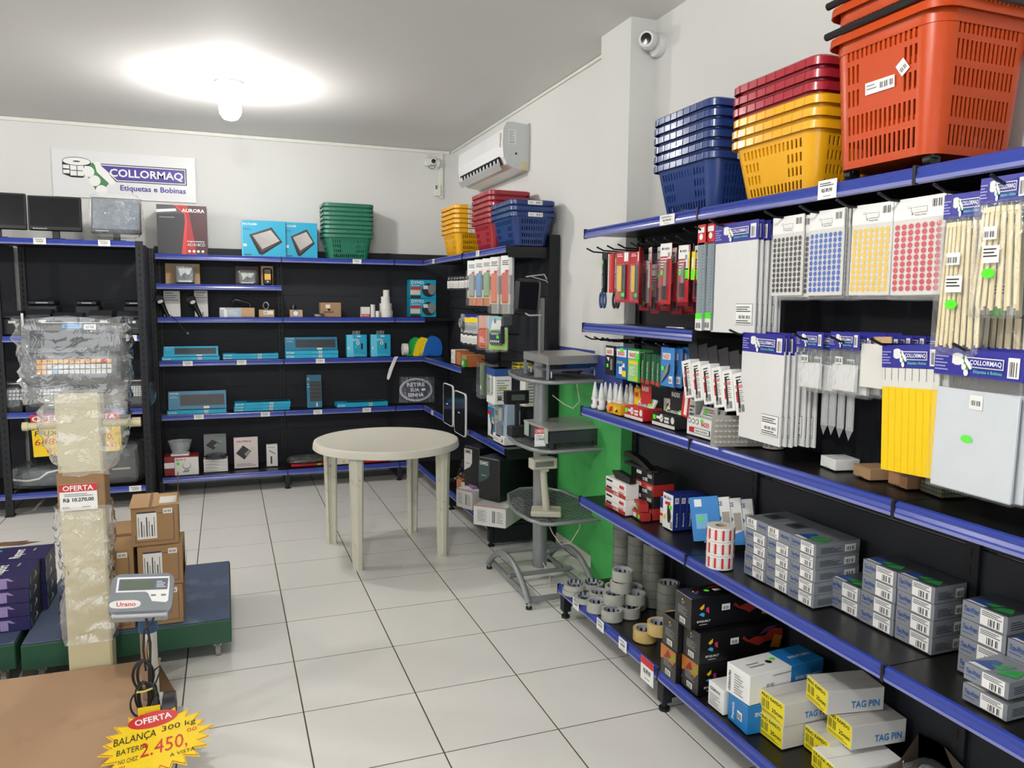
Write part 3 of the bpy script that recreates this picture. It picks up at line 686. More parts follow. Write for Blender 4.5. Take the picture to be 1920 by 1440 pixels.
carton('small_box', 'small kraft box with a white label under a coiled cable', 'box', (.27, 6.87, 1.466), (.125, .08, .062), KRAFTL, lambda b, dx, dy, dz: b.rect(face('-y', dx, dy, dz), dx*.3, dz*.35, dx*.62, dz*.5, WHT).bars(face('-y', dx, dy, dz), dx*.35, dz*.45, dx*.2, dz*.3))
o = B().tube([(.33+.022*math.cos(a*.7), 6.9+.004*a, 1.562+.03*math.sin(a*.7)) for a in range(20)], .005, SILV, 6).build('coiled_cable'); tag(o, 'grey coiled cable on the small labelled kraft box', 'cable')
def d_rnd(b, dx, dy, dz): b.disc(face('-y', dx, dy, dz), dx*.45, dz*.5, dz*.45, mat('blue_ring', '#3f78b0', .5), o=.001, n=16).disc(face('-y', dx, dy, dz), dx*.45, dz*.5, dz*.35, WHT, o=.0015, n=16)
carton('small_box', 'small kraft box with a round blue and white sticker', 'box', (.525, 6.87, 1.466), (.105, .08, .062), KRAFTL, d_rnd)
o = B().lathe([(0, 0), (.024, 0), (.026, .02), (.015, .042), (0, .045)], BP, 16).build('desk_camera', None, (.558, 6.91, 1.53)); tag(o, 'small black round device on the box with the round sticker', 'device')
def d_br(b, dx, dy, dz):
    F = face('-y', dx, dy, dz); b.text(F, 'bematech', dx*.15, dz*.3, dx*.5, dz*.12, INK, True).rect(F, dx*.25, dz*.62, dx*.22, dz*.24, PAPER).disc(F, dx*.42, dz*.5, dz*.09, INK).lines(F, dx*.65, dz*.3, dx*.28, dz*.3, 3)
carton('brown_box', 'brown carton with dark emblem in the middle of the shelf', 'box', (.785, 6.89, 1.466), (.178, .12, .127), KRAFT, d_br)
carton('small_device', 'small black box with white signs before the brown carton', 'box', (.72, 6.845, 1.466), (.09, .04, .032), CHAR, lambda b, dx, dy, dz: b.text(face('-y', dx, dy, dz), 'TR+', .01, .008, .05, .014, WHT, True))
carton('label_roll_box', 'white box with red wording left of the paper rolls', 'box', (1.145, 6.9, 1.466), (.075, .07, .09), PAPER, lambda b, dx, dy, dz: b.rect(face('-y', dx, dy, dz), 0, 0, dx, dz*.3, RED).text(face('-y', dx, dy, dz), 'ETIMAG', .005, dz*.08, dx*.8, dz*.15, WHT, True))
CORE = mat('roll_core', '#a98f68', .8)
def roll(name, label, x, y, z, r, h, m=PAPER, rc=None, grp=None, core=CORE):
    rc = rc or r*.35
    b = B().lathe([(rc, 0), (r, 0), (r, h), (rc, h), (rc, 0)], m, 28).lathe([(rc-.003, .002), (rc, 0), (rc, h), (rc-.003, h-.002), (rc-.003, .002)], core, 20)
    o = b.build(name, None, (x, y, z)); return tag(o, label, 'roll', grp)
roll('paper_roll', 'slim tall white roll right of the red and white box', 1.245, 6.89, 1.466, .02, .112)
roll('paper_roll', 'small low white roll beside the slim tall one', 1.287, 6.88, 1.466, .018, .055)
for k, (x, r, h) in enumerate(((1.372, .062, .06), (1.37, .056, .062), (1.368, .041, .062), (1.375, .028, .06))):
    roll('paper_roll', f'white paper roll, {["widest and bottom","second from the bottom","third from the bottom","smallest and topmost"][k]} of the tapering pile', x, 6.93, 1.466+.0615*k, r, h, grp='paper rolls piled to a tower')
def d_dymo(b, dx, dy, dz):
    F = face('-y', dx, dy, dz); b.text(F, 'DYMO', dx*.04, dz*.76, dx*.48, dz*.18, WHT, True); b.lines(F, dx*.04, dz*.66, dx*.35, dz*.06, 1, WHT); b.rect(F, 0, dz*.48, dx*.42, dz*.13, RED)
    b.rect(F, 0, dz*.2, dx*.38, dz*.24, mat('cream_print', '#d8ccae', .5)); b.rect(F, 0, 0, dx*.4, dz*.15, CHAR, .0009)
    b.disc(F, dx*.72, dz*.45, dx*.27, CHAR, dz*.38, 18, .0010); b.disc(F, dx*.83, dz*.5, dx*.15, SILV, dz*.3, 16, .0014); b.rect(F, dx*.5, dz*.5, dx*.18, dz*.2, PAPER, .0018)
for k in range(2): carton('label_printer_box', ['teal label printer carton, lower one of the two in the corner', 'teal label printer carton, upper one of the two in the corner'][k], 'box', (1.60, 6.94, 1.466+k*.172), (.245, .14, .17), CY, d_dymo)

# ---- 1.105 shelf
KEYM = mat('keyboard_black', '#16181c', .4); KCAP = mat('key_cap', '#33373c', .4)
def keys(b, F, x, y, w, h, nx=17, ny=5, o=.0012):
    b.rect(F, x, y, w, h, KEYM, o)
    for j in range(ny):
        for i in range(nx): b.rect(F, x+w*(i+.15)/nx, y+h*(j+.18)/ny, w/nx*.7, h/ny*.64, KCAP, o+.0006)
def kb_flat(name, label, x, y, z, w, h=.034, d=.15, group=None, rz=0.):
    def deco(b, dx, dy, dz):
        F = face('-y', dx, dy, dz); b.text(F, 'MULTILASER', dx*.02, dz*.25, dx*.14, dz*.4, WHT, True).rect(F, dx*.62, dz*.15, dx*.07, dz*.7, PAPER).bars(F, dx*.63, dz*.3, dx*.05, dz*.4).lines(F, dx*.5, dz*.3, dx*.1, dz*.4, 1, CYL)
        keys(b, face('+z', dx, dy, dz), dx*.22, dy*.2, dx*.74, dy*.6)
    return carton(name, label, 'keyboard box', (x, y, z), (w, d, h), CY, deco, rz, group)
def kb_lean(label, x, y, z, w, h, tilt=12, wmat=None, full=.2):
    t = thing('keyboard_box', label, 'keyboard box', (x, y, z)); M = rot(R(-tilt), 'X')
    b = B().box(0, 0, 0, w, .03, h, wmat or CY, M, bev=.0015); F = M @ face('-y', 1, 1, 1)
    b.text(F, 'MULTILASER', w*.03, h*.84, w*.15, h*.07, WHT, True).lines(F, w*.03, h*.6, w*.14, h*.16, 2, CYL).rect(F, w*.6, h*.03, w*.1, h*.12, PAPER)
    keys(b, F, w*full, h*.2, w*(.96-full), h*.6); part(b, 'carton', t); return t
kb_flat('keyboard_box', 'cyan keyboard box lying under the tilted one at the left end of the middle shelf', -.5, 6.84, 1.108, .445, .028)
kb_lean('cyan keyboard box tilted up against the back, left end of the middle shelf', -.49, 6.90, 1.137, .425, .10, 35)
for k in range(2): kb_flat('keyboard_box', ['cyan keyboard box lying below its twin right of the tilted keyboard box', 'cyan keyboard box lying on its twin right of the tilted keyboard box'][k], -.03+k*.0, 6.86, 1.108+k*.024, .45, .023)
for k in range(2): kb_flat('keyboard_box', ['cyan keyboard box, lowest under the big tilted one beside the headset boxes', 'cyan keyboard box, second under the big tilted one beside the headset boxes'][k], .478, 6.85, 1.108+k*.034, .45, .033)
kb_lean('dark cyan keyboard box with large pictured keyboard beside the headset boxes', .478, 6.89, 1.177, .45, .118, 18, CYD)
def d_hs(b, dx, dy, dz):
    F = face('-y', dx, dy, dz); b.poly([(0, 0), (dx*.34, 0), (dx*.3, dz), (0, dz)], CYL, F, .0006).lines(F, dx*.3, dz*.72, dx*.35, dz*.1, 2, WHT).disc(F, dx*.55, dz*.62, dx*.08, WHT, n=14, o=.001).disc(F, dx*.55, dz*.62, dx*.035, INK, o=.0015)
    b.rect(F, dx*.7, dz*.35, dx*.1, dz*.26, INK, .001).rect(F, dx*.4, dz*.44, dx*.09, dz*.05, GREEN, .001).rect(F, dx*.05, dz*.35, dx*.08, dz*.1, PAPER, .001).rect(F, dx*.5, dz*.9, dx*.2, dz*.06, PAPER, .001).lines(F, dx*.2, dz*.05, dx*.7, dz*.1, 2, CYL, .001)
    for k in range(10):
        a = k*.33; b.rect(F, dx*(.62+.14*math.cos(a*1.9)), dz*(.24+.12*math.sin(a*1.9)), dx*.03, dz*.015, INK, .001)
for k, x in enumerate((1.01, 1.225)):
    o = carton('headset_box', ['cyan hanging box with cable pictured, left of the two beside the flat keyboard boxes', 'cyan hanging box with cable pictured, right of the two, next to the white strip'][k], 'box', (x, 6.9, 1.108), (.18, .08, .20), CY, d_hs)
    part(B().box(.05, .0, .2, .12, .002, .235, CL2), 'hang_tab', o)
# number-ticket dispensers
def ticket(label, x, y, m, s=1.):
    t = thing('ticket_dispenser', label, 'dispenser', (x, y, 1.108))
    pl = [(0, 0), (.15, 0), (.165, .02), (.17, .08), (.155, .13), (.12, .165), (.08, .175), (.045, .15), (.02, .10), (.0, .03)]
    M = Matrix.Identity(4) @ rot(R(90), 'X')
    part(B().prism([(a*s, c*s) for a, c in pl], .05*s, m, M @ mt(0, 0, -.05*s)), 'housing', t)
    part(B().box(-.01, -.03, 0, .05, .06, .03, m, bev=.006), 'outlet', t)
GD = mat('green_dispenser', '#1c9a3c', .3); YD = mat('yellow_dispenser', '#e8c81c', .3); BD = mat('blue_dispenser', '#1d62b4', .35)
o = B().tube([(1.515, 6.90, 1.17), (1.56, 6.90, 1.17)], .055, PAPER, 28).build('ticket_roll'); tag(o, 'white ticket roll standing on edge left of the green dispenser', 'roll')
ticket('green ticket number dispenser between white roll and yellow dispenser', 1.555, 6.90, GD); ticket('yellow ticket number dispenser between the green and the black one', 1.615, 6.87, YD); ticket('black ticket number dispenser squeezed between yellow and blue', 1.66, 6.93, BP); ticket('blue ticket number dispenser with toothed edge, rightmost on the corner shelf', 1.70, 6.86, BD, 1.08)
b = B()
b.add([(1.425, 6.80, 1.112), (1.46, 6.81, 1.112), (1.445, 6.795, 1.10), (1.41, 6.79, 1.10), (1.40, 6.785, 1.0), (1.365, 6.785, 1.0), (1.375, 6.78, .93), (1.345, 6.78, .93), (1.36, 6.775, .905), (1.345, 6.775, .912)],
      [(0, 1, 2, 3), (3, 2, 4, 5), (5, 4, 6, 7), (7, 6, 8, 9)], PAPER); o = b.build('paper_strip'); tag(o, 'white paper strip hanging over the rail of the middle shelf', 'strip')
# ---- .655 shelf
kb_flat('keyboard_box', 'cyan keyboard box lying under the large tilted one on the lower shelf', -.475, 6.85, .658, .46, .03)
kb_lean('large cyan keyboard box tilted back at the left end of the lower shelf', -.468, 6.90, .69, .455, .155, 12, CYD)
o = B().box(-.53, 6.80, .6575, -.0, 6.92, .6595, CLEAR).build('plastic_sheet'); tag(o, 'clear plastic sleeve lying under the large tilted keyboard box', 'sleeve')
for k in range(3): kb_flat('keyboard_box', f'cyan keyboard box, {["lowest","middle","top"][k]} of the pile of three right of the large tilted one', .045+k*.004, 6.86, .658+k*.025, .46, .0245, rz=R(1))
t = kb_lean('cyan keyboard box standing upright on its short end', .66, 6.93, .658, .13, .295, 8, CYD, .2)
kb_flat('keyboard_box', 'single cyan keyboard box lying at the right of the lower shelf', .91, 6.86, .658, .46, .04, rz=R(1))
t = thing('oval_sign', 'oval dark blue take-your-ticket sign in clear wrap leaning in the corner', 'sign', (1.48, 6.92, .665)); M = rot(R(-10), 'X'); F = M @ face('-y', 1, 1, 1); NV = mat('sign_navy', '#1d2447', .3)
b = B().disc(F, .17, .125, .155, WHT, .108, 36, .002).disc(F, .17, .125, .148, NV, .101, 36, .0026).disc(F, .17, .125, .141, WHT, .095, 36, .003).disc(F, .17, .125, .137, NV, .091, 36, .0034)
b.text(F, 'RETIRE', .085, .155, .17, .036, WHT, True, .004).text(F, 'SUA', .115, .108, .085, .034, WHT, True, .004).text(F, 'SENHA', .09, .06, .15, .034, WHT, True, .004).disc(F, .24, .125, .022, WHT, .012, o=.004)
part(B().disc(F, .17, .125, .155, NV, .108, 36, .0), 'sign_back', t); part(b, 'sign_face', t)
part(B().add([(0, -.006, .01), (.34, -.008, 0), (.35, -.006, .24), (.02, -.004, .25)], [(0, 1, 2, 3)], CL2, M), 'clear_wrap', t)
for k, (y0, y1, za, zb) in enumerate(((5.72, 6.0, .625, .955), (5.38, 5.68, .60, .93))):
    t = thing('display_card', ['long black unit with a white outline hanging on the corner rail, left of two', 'long black unit with a white outline hanging on the corner rail, right of two'][k], 'device', (1.665, y0, za))
    W_, H_ = y1-y0, zb-za; pl = rrect(W_, H_, .035); pl2 = rrect(W_-.02, H_-.012, .03); M = mt(0, W_/2, H_/2) @ face('-x', 1, 0, 1)
    part(B().prism(pl, .012, WHT, M), 'frame', t); part(B().poly(pl2, BP, M, .0128).poly([(a*.96, c*.98) for a, c in pl2], mat('gloss_black', '#1a1c20', .12), M, .0134).rect(M, -.04, .0, .05, .008, WHT, .014), 'front', t)
# ---- bottom shelf of the back run
def d_easy(b, dx, dy, dz):
    F = face('-y', dx, dy, dz); b.rect(F, dx*.3, 0, dx*.7, dz*.95, PAPER, .0006).text(F, 'EASY-5', dx*.34, dz*.78, dx*.28, dz*.1, RED, True).disc(F, dx*.65, dz*.5, dx*.13, GRYI, dz*.2, o=.001).disc(F, dx*.65, dz*.53, dx*.11, PAPER, dz*.17, o=.0015)
    b.poly([(dx*.52, dz*.15), (dx*.7, dz*.15), (dx*.74, dz*.28), (dx*.58, dz*.28)], GRYI, F, .0018).disc(F, dx*.4, dz*.62, dx*.05, GREEN, o=.001).rect(F, 0, dz*.4, dx*.29, dz*.3, WHT, .001)
carton('kitchen_scale_box', 'red and white box under a clear bowl on the bottom shelf', 'box', (-.505, 6.74, .166), (.26, .16, .155), mat('dark_red_box', '#8c1f22', .4), d_easy)
t = thing('kitchen_scale', 'kitchen scale with a clear bowl on the red and white box', 'scale', (-.385, 6.82, .322))
part(B().box(-.07, -.06, 0, .07, .06, .014, WHT, bev=.003), 'scale_base', t); part(B().lathe([(0, .014), (.055, .015), (.075, .05), (.092, .115), (.095, .118), (.089, .115), (.07, .052), (.05, .02), (0, .018)], film('clear_bowl', '#cfd6da', .3, .1), 32), 'bowl', t)
def d_slim(txt, pict):
    def f(b, dx, dy, dz):
        F = face('-y', dx, dy, dz); b.text(F, txt, dx*.12, dz*.85, dx*.6, dz*.06, RED if pict != 'n' else GRYI, True).rect(F, dx*.7, dz*.62, dx*.1, dz*.05, GREEN)
        b.poly([(dx*.08, dz*.5), (dx*.38, dz*.75), (dx*.72, dz*.55), (dx*.42, dz*.28)], CHAR, F, .001).poly([(dx*.42, dz*.47), (dx*.62, dz*.6), (dx*.7, dz*.52), (dx*.5, dz*.38)], GRYI, F, .0016).lines(F, dx*.1, dz*.06, dx*.8, dz*.1, 2)
    return f
for k in range(4): carton('slim_scale_box', f'slim white box, {ORD[k] if k < 3 else "topmost"} of the four lying on the bottom shelf', 'box', (-.205+random.uniform(-.003, .003), 6.78, .166+k*.027), (.19, .13, .026), PAPER, lambda b, dx, dy, dz: b.lines(face('-y', dx, dy, dz), .01, .004, .1, .016, 2), 0, 'slim white boxes lying in a pile')
carton('slim_scale_box', 'grey-fronted box standing behind the pile of slim white boxes', 'box', (-.205, 6.93, .275), (.18, .03, .19), mat('grey_card', '#7f8284', .4), d_slim('SUPERNOVA-5', 'n'))
o = B().lathe([(0, 0), (.07, 0), (.088, .012), (.075, .035), (0, .042)], mat('smoked_scale', '#303338', .15), 28).build('flat_scale', None, (-.11, 6.83, .275)); tag(o, 'dark round scale lying on the pile of slim white boxes', 'scale')
carton('slim_scale_box', 'white box with a dark two-part scale pictured, standing on the bottom shelf', 'box', (.035, 6.84, .17), (.195, .035, .265), mat('pinkish_white_card', '#d9cdca', .5), d_slim('NUTRI-5', ''))
def d_sm(b, dx, dy, dz):
    F = face('-y', dx, dy, dz); b.rect(F, dx*.35, dz*.12, dx*.15, dz*.35, CHAR).poly([(dx*.2, dz*.72), (dx*.75, dz*.55), (dx*.78, dz*.6), (dx*.25, dz*.77)], GRYI, F, .001).lines(F, dx*.15, dz*.85, dx*.6, dz*.07, 1)
carton('milk_frother_box', 'narrow white box with a small tool pictured beside the upright', 'box', (.30, 6.85, .168), (.092, .05, .19), PAPER, d_sm)
o = B().box(.50, 6.76, .168, .85, 6.95, .19, RED, bev=.003).rect(mt(0, 6.76, 0) @ face('-y', 1, 1, 1), .72, .172, .03, .014, GREEN, .001).build('flat_red_box'); tag(o, 'flat red box lying under the black bag', 'box')
def blob(name, label, cat, x0, y0, z0, dx, dy, dz, m, seed=1, n=14, amp=.15, fm=None):
    """soft crumpled bag shape"""
    rnd = random.Random(seed); vs_ = []; fs = []
    for i in range(n+1):
        f = i/n; 
        for k in range(2*n):
            a = 2*math.pi*k/(2*n); th = math.pi*f
            r = (abs(math.sin(th))**.45)
            ca, sa = math.cos(a), math.sin(a); q = (abs(ca)**4+abs(sa)**4)**-.25
            j = 1+rnd.uniform(-amp, amp)*.5
            vs_.append((x0+dx/2*(1+r*ca*q*j*.94), y0+dy/2*(1+r*sa*q*j*.94), z0+dz*(.5-.5*math.copysign(abs(math.cos(th))**.6, math.cos(th)))*(1 if i in (0, n) else j**.5)))
    for i in range(n):
        for k in range(2*n): a = i*2*n+k; b_ = i*2*n+(k+1) % (2*n); fs.append((a, b_, b_+2*n, a+2*n))
    o = B().add(vs_, fs, m, None, False).build(name); 
    return tag(o, label, cat) if cat else o
blob('plastic_bag', 'grey-black crumpled plastic bag on the flat red box', 'bag', .465, 6.74, .19, .37, .2, .055, mat('grey_foil', '#4a4c4a', .25, bump=.3), 3)
for k, (x, m, l) in enumerate(((.86, PAPER, 'flat white box behind the left table leg on the bottom shelf'), (1.13, RED, 'flat red box on the bottom shelf behind the round table'), (1.36, PAPER, 'flat white box at the inner corner of the bottom shelf'))):
    carton('flat_box', l, 'box', (x, 6.74, .168), (.24, .18, .05), m, lambda b, dx, dy, dz: b.rect(face('-y', dx, dy, dz), dx*.3, dz*.3, dx*.12, dz*.4, YEL).lines(face('-y', dx, dy, dz), dx*.6, dz*.3, dx*.3, dz*.4, 2))

# ================================================================ LEFT RACK GOODS
GLOSS = mat('glossy_black_screen', '#0b0d12', .12, spec=.6); PLB = mat('printer_black', '#131418', .38); PLB2 = mat('printer_dark_grey', '#24262a', .5)
def monitor(x, z, w, h, label, tilt=4, wrap=False, m=GLOSS, stand=True, rz=0.):
    t = thing('monitor', label, 'monitor', (x, 6.62, z), rz)
    T = mt(0, 0, .07) @ rot(R(-tilt), 'X')
    part(B().box(0, 0, 0, w, .035, h, PLB, T, bev=.006), 'housing', t)
    part(B().rect(T @ face('-y', 1, 1, 1), .012, .03, w-.024, h-.042, m, .001).text(T @ face('-y', 1, 1, 1), 'bematech', .03, .009, .09, .012, WHT, False, .0016), 'screen', t)
    part(B().box(w*.42, .03, 0, w*.56, .05, .12, PLB, bev=.004).box(w*.3, -.04, 0, w*.7, .14, .012, PLB, bev=.004), 'stand', t)
    if wrap: part(blobmesh(-.02, -.02, .03, w+.04, .08, h+.06, CL2, 5), 'plastic_wrap', t)
    return t
def blobmesh(x0, y0, z0, dx, dy, dz, m, seed=1, n=10, amp=.12):
    rnd = random.Random(seed); vs_ = []; fs = []
    for i in range(n+1):
        th = math.pi*i/n
        for k in range(2*n):
            a = math.pi*k/n; r = abs(math.sin(th))**.35; ca, sa = math.cos(a), math.sin(a); q = (abs(ca)**5+abs(sa)**5)**-.2
            j = 1+rnd.uniform(-amp, amp)*.5
            vs_.append((x0+dx/2*(1+r*ca*q*j*.95), y0+dy/2*(1+r*sa*q*j*.95), z0+dz*(.5-.5*math.copysign(abs(math.cos(th))**.5, math.cos(th)))))
    for i in range(n):
        for k in range(2*n): a = i*2*n+k; b_ = i*2*n+(k+1) % (2*n); fs.append((a, b_, b_+2*n, a+2*n))
    return B().add(vs_, fs, m, None, True)
monitor(-1.74, 2.043, .385, .265, 'black flat monitor at the left picture edge on top of the rack', 3)
monitor(-1.345, 2.043, .35, .255, 'glossy black flat monitor on a thin stand, middle of the rack top', 3, rz=R(0))
monitor(-.935, 2.043, .345, .285, 'grey-screened monitor in clear plastic, right end of the rack top', 16, True, mat('dusty_screen', '#5d6772', .35))
def printer(x, y, z, w, d, h, label, lid=True, deco=0):
    t = thing('receipt_printer', label, 'printer', (x, y, z))
    part(B().box(0, 0, 0, w, d, h*.72, PLB, bev=.01), 'body', t)
    part(B().prism([(0, h*.72), (d, h*.72), (d, h), (d*.35, h), (0, h*.8)], w-.01, PLB2, Matrix(((0, 0, 1, .005), (1, 0, 0, 0), (0, 1, 0, 0), (0, 0, 0, 1)))), 'lid', t)
    F = face('-y', 1, 1, 1); b = B().rect(F, w*.5, h*.5, w*.3, h*.1, PAPER, .001)
    if deco: b.poly([(w*.2, h*.35), (w*.32, h*.42), (w*.3, h*.33)], SILV, F, .001).rect(F, w*.08, h*.28, w*.8, h*.015, GRYI, .001)
    part(b, 'label', t); return t
for a in ((-1.56, 6.5, .155, .18, 'black receipt printer at the left end of the rack second shelf, paper label'), (-1.385, 6.55, .165, .19, 'dark grey receipt printer next to the white-taped one'), (-1.205, 6.5, .20, .165, 'low black receipt printer behind the wrapped display column'),
          (-.97, 6.5, .165, .185, 'black receipt printer with white label left of the emblem one'), (-.775, 6.48, .165, .18, 'black receipt printer with silver emblem beside the front post')):
    printer(a[0], a[1], 1.337, a[2], .2, a[3], a[4], deco=a[0] > -1.0)
for (x, w, l) in ((-1.42, .2, 'small black printer lying on the printers in the back row, left'), (-1.10, .17, 'small black printer with silver strip in the back row, middle'), (-.76, .15, 'small black printer in the back row beside the post')):
    t = thing('receipt_printer', l, 'printer', (x, 6.8, 1.337)); part(B().box(0, 0, 0, w, .18, .22, PLB2, bev=.01), 'body', t); part(B().box(.01, -.01, .22, w-.01, .17, .26, PLB, bev=.01).rect(mt(0, -.01, 0) @ face('-y', 1, 1, 1), w*.3, .235, w*.4, .008, SILV, .001), 'lid', t)
o = B().box(-1.4, 6.49, 1.337, -1.385, 6.5, 1.50, WHT).build('white_cable'); tag(o, 'white strap hanging between two printers on the rack', 'strap')
# checkout scales with keypad and clear wrap, shelf .775
WPAD = mat('keypad_white', '#c7cacb', .4)
for k, (x, w) in enumerate(((-1.62, .20), (-1.40, .29), (-.83, .27))):
    t = thing('checkout_scale', ['black checkout scale in clear film at the far left of the third rack shelf', 'black checkout scale with a white keypad left of the wrapped column', 'black checkout scale with a number pad, wrapped, beside the rack post'][k], 'scale', (x, 6.47, .777))
    b = B(); pr = [(0, 0), (.34, 0), (.34, .2), (.25, .21), (.05, .17), (0, .06)]
    part(b.prism(pr, w, PLB, Matrix(((0, 0, 1, 0), (1, 0, 0, 0), (0, 1, 0, 0), (0, 0, 0, 1)))), 'body', t)
    T = mt(0, 0, .06) @ rot(R(-25), 'X') @ face('-y', 1, 1, 1)
    pb = B(); nx, ny, px, pw = ((6, 3, .09, .14) if k < 2 else (5, 6, .13, .09))
    for i in range(nx):
        for j in range(ny): pb.rect(T, px+pw*i/nx, .03+.085*j/ny, pw/nx*.8, .085/ny*.75, WPAD, .004)
    part(pb, 'keypad', t); part(B().box(.02, .04, .2, w-.02, .3, .212, STEEL, bev=.003), 'pan', t)
    part(blobmesh(-.02, -.03, 0, w+.05, .36, .2, CL2, k+3), 'plastic_wrap', t)
# offer posters hanging on the third rail
for k, (x, w, z0, h, tt) in enumerate(((-1.352, .33, .445, .315, 0), (-1.03, .262, .455, .30, 1))):
    t = thing('offer_poster', ['yellow handwritten offer poster left of the wrapped column', 'yellow handwritten offer poster right of the wrapped column'][k], 'poster', (x, 6.405, z0)); F = face('-y', 1, 1, 1) @ rot(R(1.5), 'Z')
    b = B().box(0, 0, 0, w, .002, h, YEL, rot(R(-1.5), 'Y')).rect(F, 0, h*.81, w, h*.19, RED, .001).text(F, 'OFERTA', .008, h*.83, w*.86, h*.13, WHT, True, .0016)
    T2 = ([('BALANCA TOLEDO', .63, .13, .0, .98, INK), ('PRIX 4', .49, .12, .04, .62, INK), ('6480,00', .25, .17, .02, .85, RED), ('W/- PRAZO', .08, .12, .22, .75, RED)] if k == 0 else
          [('COM CABO TREDS', .63, .13, .0, .98, INK), ('PRIX 4', .5, .11, .3, .45, INK), ('6070,', .28, .18, .2, .58, RED), ('oo', .4, .08, .84, .12, RED), ('CABO', .1, .12, .42, .42, RED)])
    for s_, y, hh, xx, ww, m in T2: b.text(F, s_, w*xx+.004, h*y, w*ww, h*hh, m, False, .0018, .15)
    part(b, 'poster_sheet', t)
# bottom of the rack: wrapped slicer-like machines
t = thing('wrapped_scale', 'low white-edged scale in clear plastic at the left on the bottom rack shelf', 'scale', (-1.53, 6.5, .172))
part(B().prism([(0, .06), (.03, .04), (.34, .02), (.36, .1), (.25, .15), (.1, .14), (.01, .1)], .22, mat('slate_plastic', '#4b5058', .4), rot(R(90), 'X') @ mt(0, 0, -.25)), 'body', t)
part(B().tube([(.0, .02, .09), (.1, .015, .075), (.18, .015, .085), (.24, .015, .13), (.34, .015, .15)], .008, WHT, 8), 'trim', t)
part(blobmesh(-.02, -.02, 0, .42, .34, .19, CL2, 9), 'plastic_wrap', t)
t = thing('wrapped_printer', 'large grey machine in crinkled clear plastic at the right on the bottom rack shelf', 'printer', (-.92, 6.52, .172))
part(B().box(0, 0, 0, .24, .26, .27, mat('machine_grey', '#3c3d3c', .5), bev=.015), 'body', t); part(B().box(.04, -.012, .12, .19, 0, .135, STEEL).rect(face('-y', 1, 1, 1), .02, .05, .19, .002, INK, .001), 'front_slot', t)
part(blobmesh(-.05, -.04, 0, .36, .34, .34, CL2, 11), 'plastic_wrap', t)

# ================================================================ PLATFORM SCALES, CARTONS, PAPER REAMS
BLT = mat('blue_rubber_mat', '#3d4a63', .7, var=.12, scale=18, hex2='#55627c', s2=7, t2=.55); GRF = mat('dark_green_frame', '#1f4a33', .5, var=.06)
def wheel(b, x, y, r, m, w=.02): b.tube([(x-w/2, y, r), (x+w/2, y, r)], r, m, 18)
def platform(x0, y0, x1, y1, label):
    t = thing('platform_scale', label, 'scale', (0, 0, 0))
    part(B().box(x0, y0, .085, x1, y1, .192, GRF, bev=.004), 'frame', t); part(B().box(x0+.004, y0+.004, .192, x1-.004, y1-.004, .2, BLT, bev=.002), 'platform_mat', t)
    for x in (x0+.06, x1-.06):
        for y in (y0+.08, y1-.08):
            b = B(); wheel(b, x, y, .035, mat('caster_grey', '#9a9690', .4)); b.box(x-.016, y-.014, .05, x+.016, y+.014, .086, STEEL); part(b, 'caster', t)
platform(-.83, 3.51, -.016, 4.31, 'blue-topped green platform scale carrying the cartons'); platform(-1.68, 3.54, -.855, 4.28, 'blue-topped green platform scale carrying the paper reams at the left edge')
CARD = mat('carton_brown', '#97764f', .8, var=.06, scale=14); CIN = mat('carton_inside', '#b08d62', .8)
def d_cart(b, dx, dy, dz):
    F = face('-y', dx, dy, dz); ink = mat('carton_blue_print', '#30304a', .7)
    for (x, y, w, h) in ((.08, .1, .82, .012), (.9, .1, .012, .72), (.5, .82, .4, .012), (.08, .1, .01, .2), (.12, .84, .4, .04)): b.rect(F, dx*x, dz*y, dx*w, dz*h, ink)
    b.rect(F, dx*.12, dz*.18, dx*.42, dz*.66, PAPER, .001)
    for k in range(7): b.rect(F, dx*(.15+.055*k), dz*.24, dx*(.012+.012*(k % 2)), dz*(.5-.1*(k % 3)), INK, .0016)
    b.rect(F, dx*.68, dz*.8, dx*.2, dz*.13, PAPER, .001).bars(F, dx*.7, dz*.83, dx*.16, dz*.06, o=.0016)
cs = ((-.39, 3.53, .201, 'carton at the foot of the right stack on the blue platform, behind the grey indicator'), (-.385, 3.535, .377, 'second carton from the platform in the right stack, its label half hidden'),
      (-.605, 3.53, .201, 'carton at the foot of the left stack beside the cream column'), (-.60, 3.535, .377, 'second carton in the left stack, lower than its open neighbour'))
for x, y, z, l in cs: carton('cardboard_box', l, 'box', (x, y, z), (.178 if x > -.5 else .2, .20, .174), CARD, d_cart)
t = thing('cardboard_box', 'open carton with raised flap on top of the right carton stack', 'box', (-.405, 3.55, .553), R(2))
b = B().box(0, 0, 0, .185, .24, .172, CARD, bev=.001); d_cart(b, .185, .24, .172); part(b, 'carton', t)
part(B().box(-.006, -.012, .173, .10, .24, .176, CIN).box(.1, .0, .173, .19, .2, .176, CIN).rect(mt(0, 0, 0) @ face('+z', 1, 1, .176), .11, .03, .07, .12, PAPER), 'flap', t); part(B().box(.07, -.008, .176, .082, .24, .1775, mat('packing_tape', '#93744c', .3)), 'tape', t)
part(B().add([(.185, .0, .15), (.185, .21, .17), (.188, .2, .27), (.187, .1, .30)], [(0, 1, 2, 3), (3, 2, 1, 0)], CARD).lines(mt(.189, 0, 0) @ face('+x', 0, 1, 1), .08, .19, .08, .06, 3, INK), 'raised_flap', t)
carton('cardboard_box', 'open-topped carton behind the left stack on the blue platform', 'box', (-.60, 3.75, .201), (.2, .22, .36), CARD)
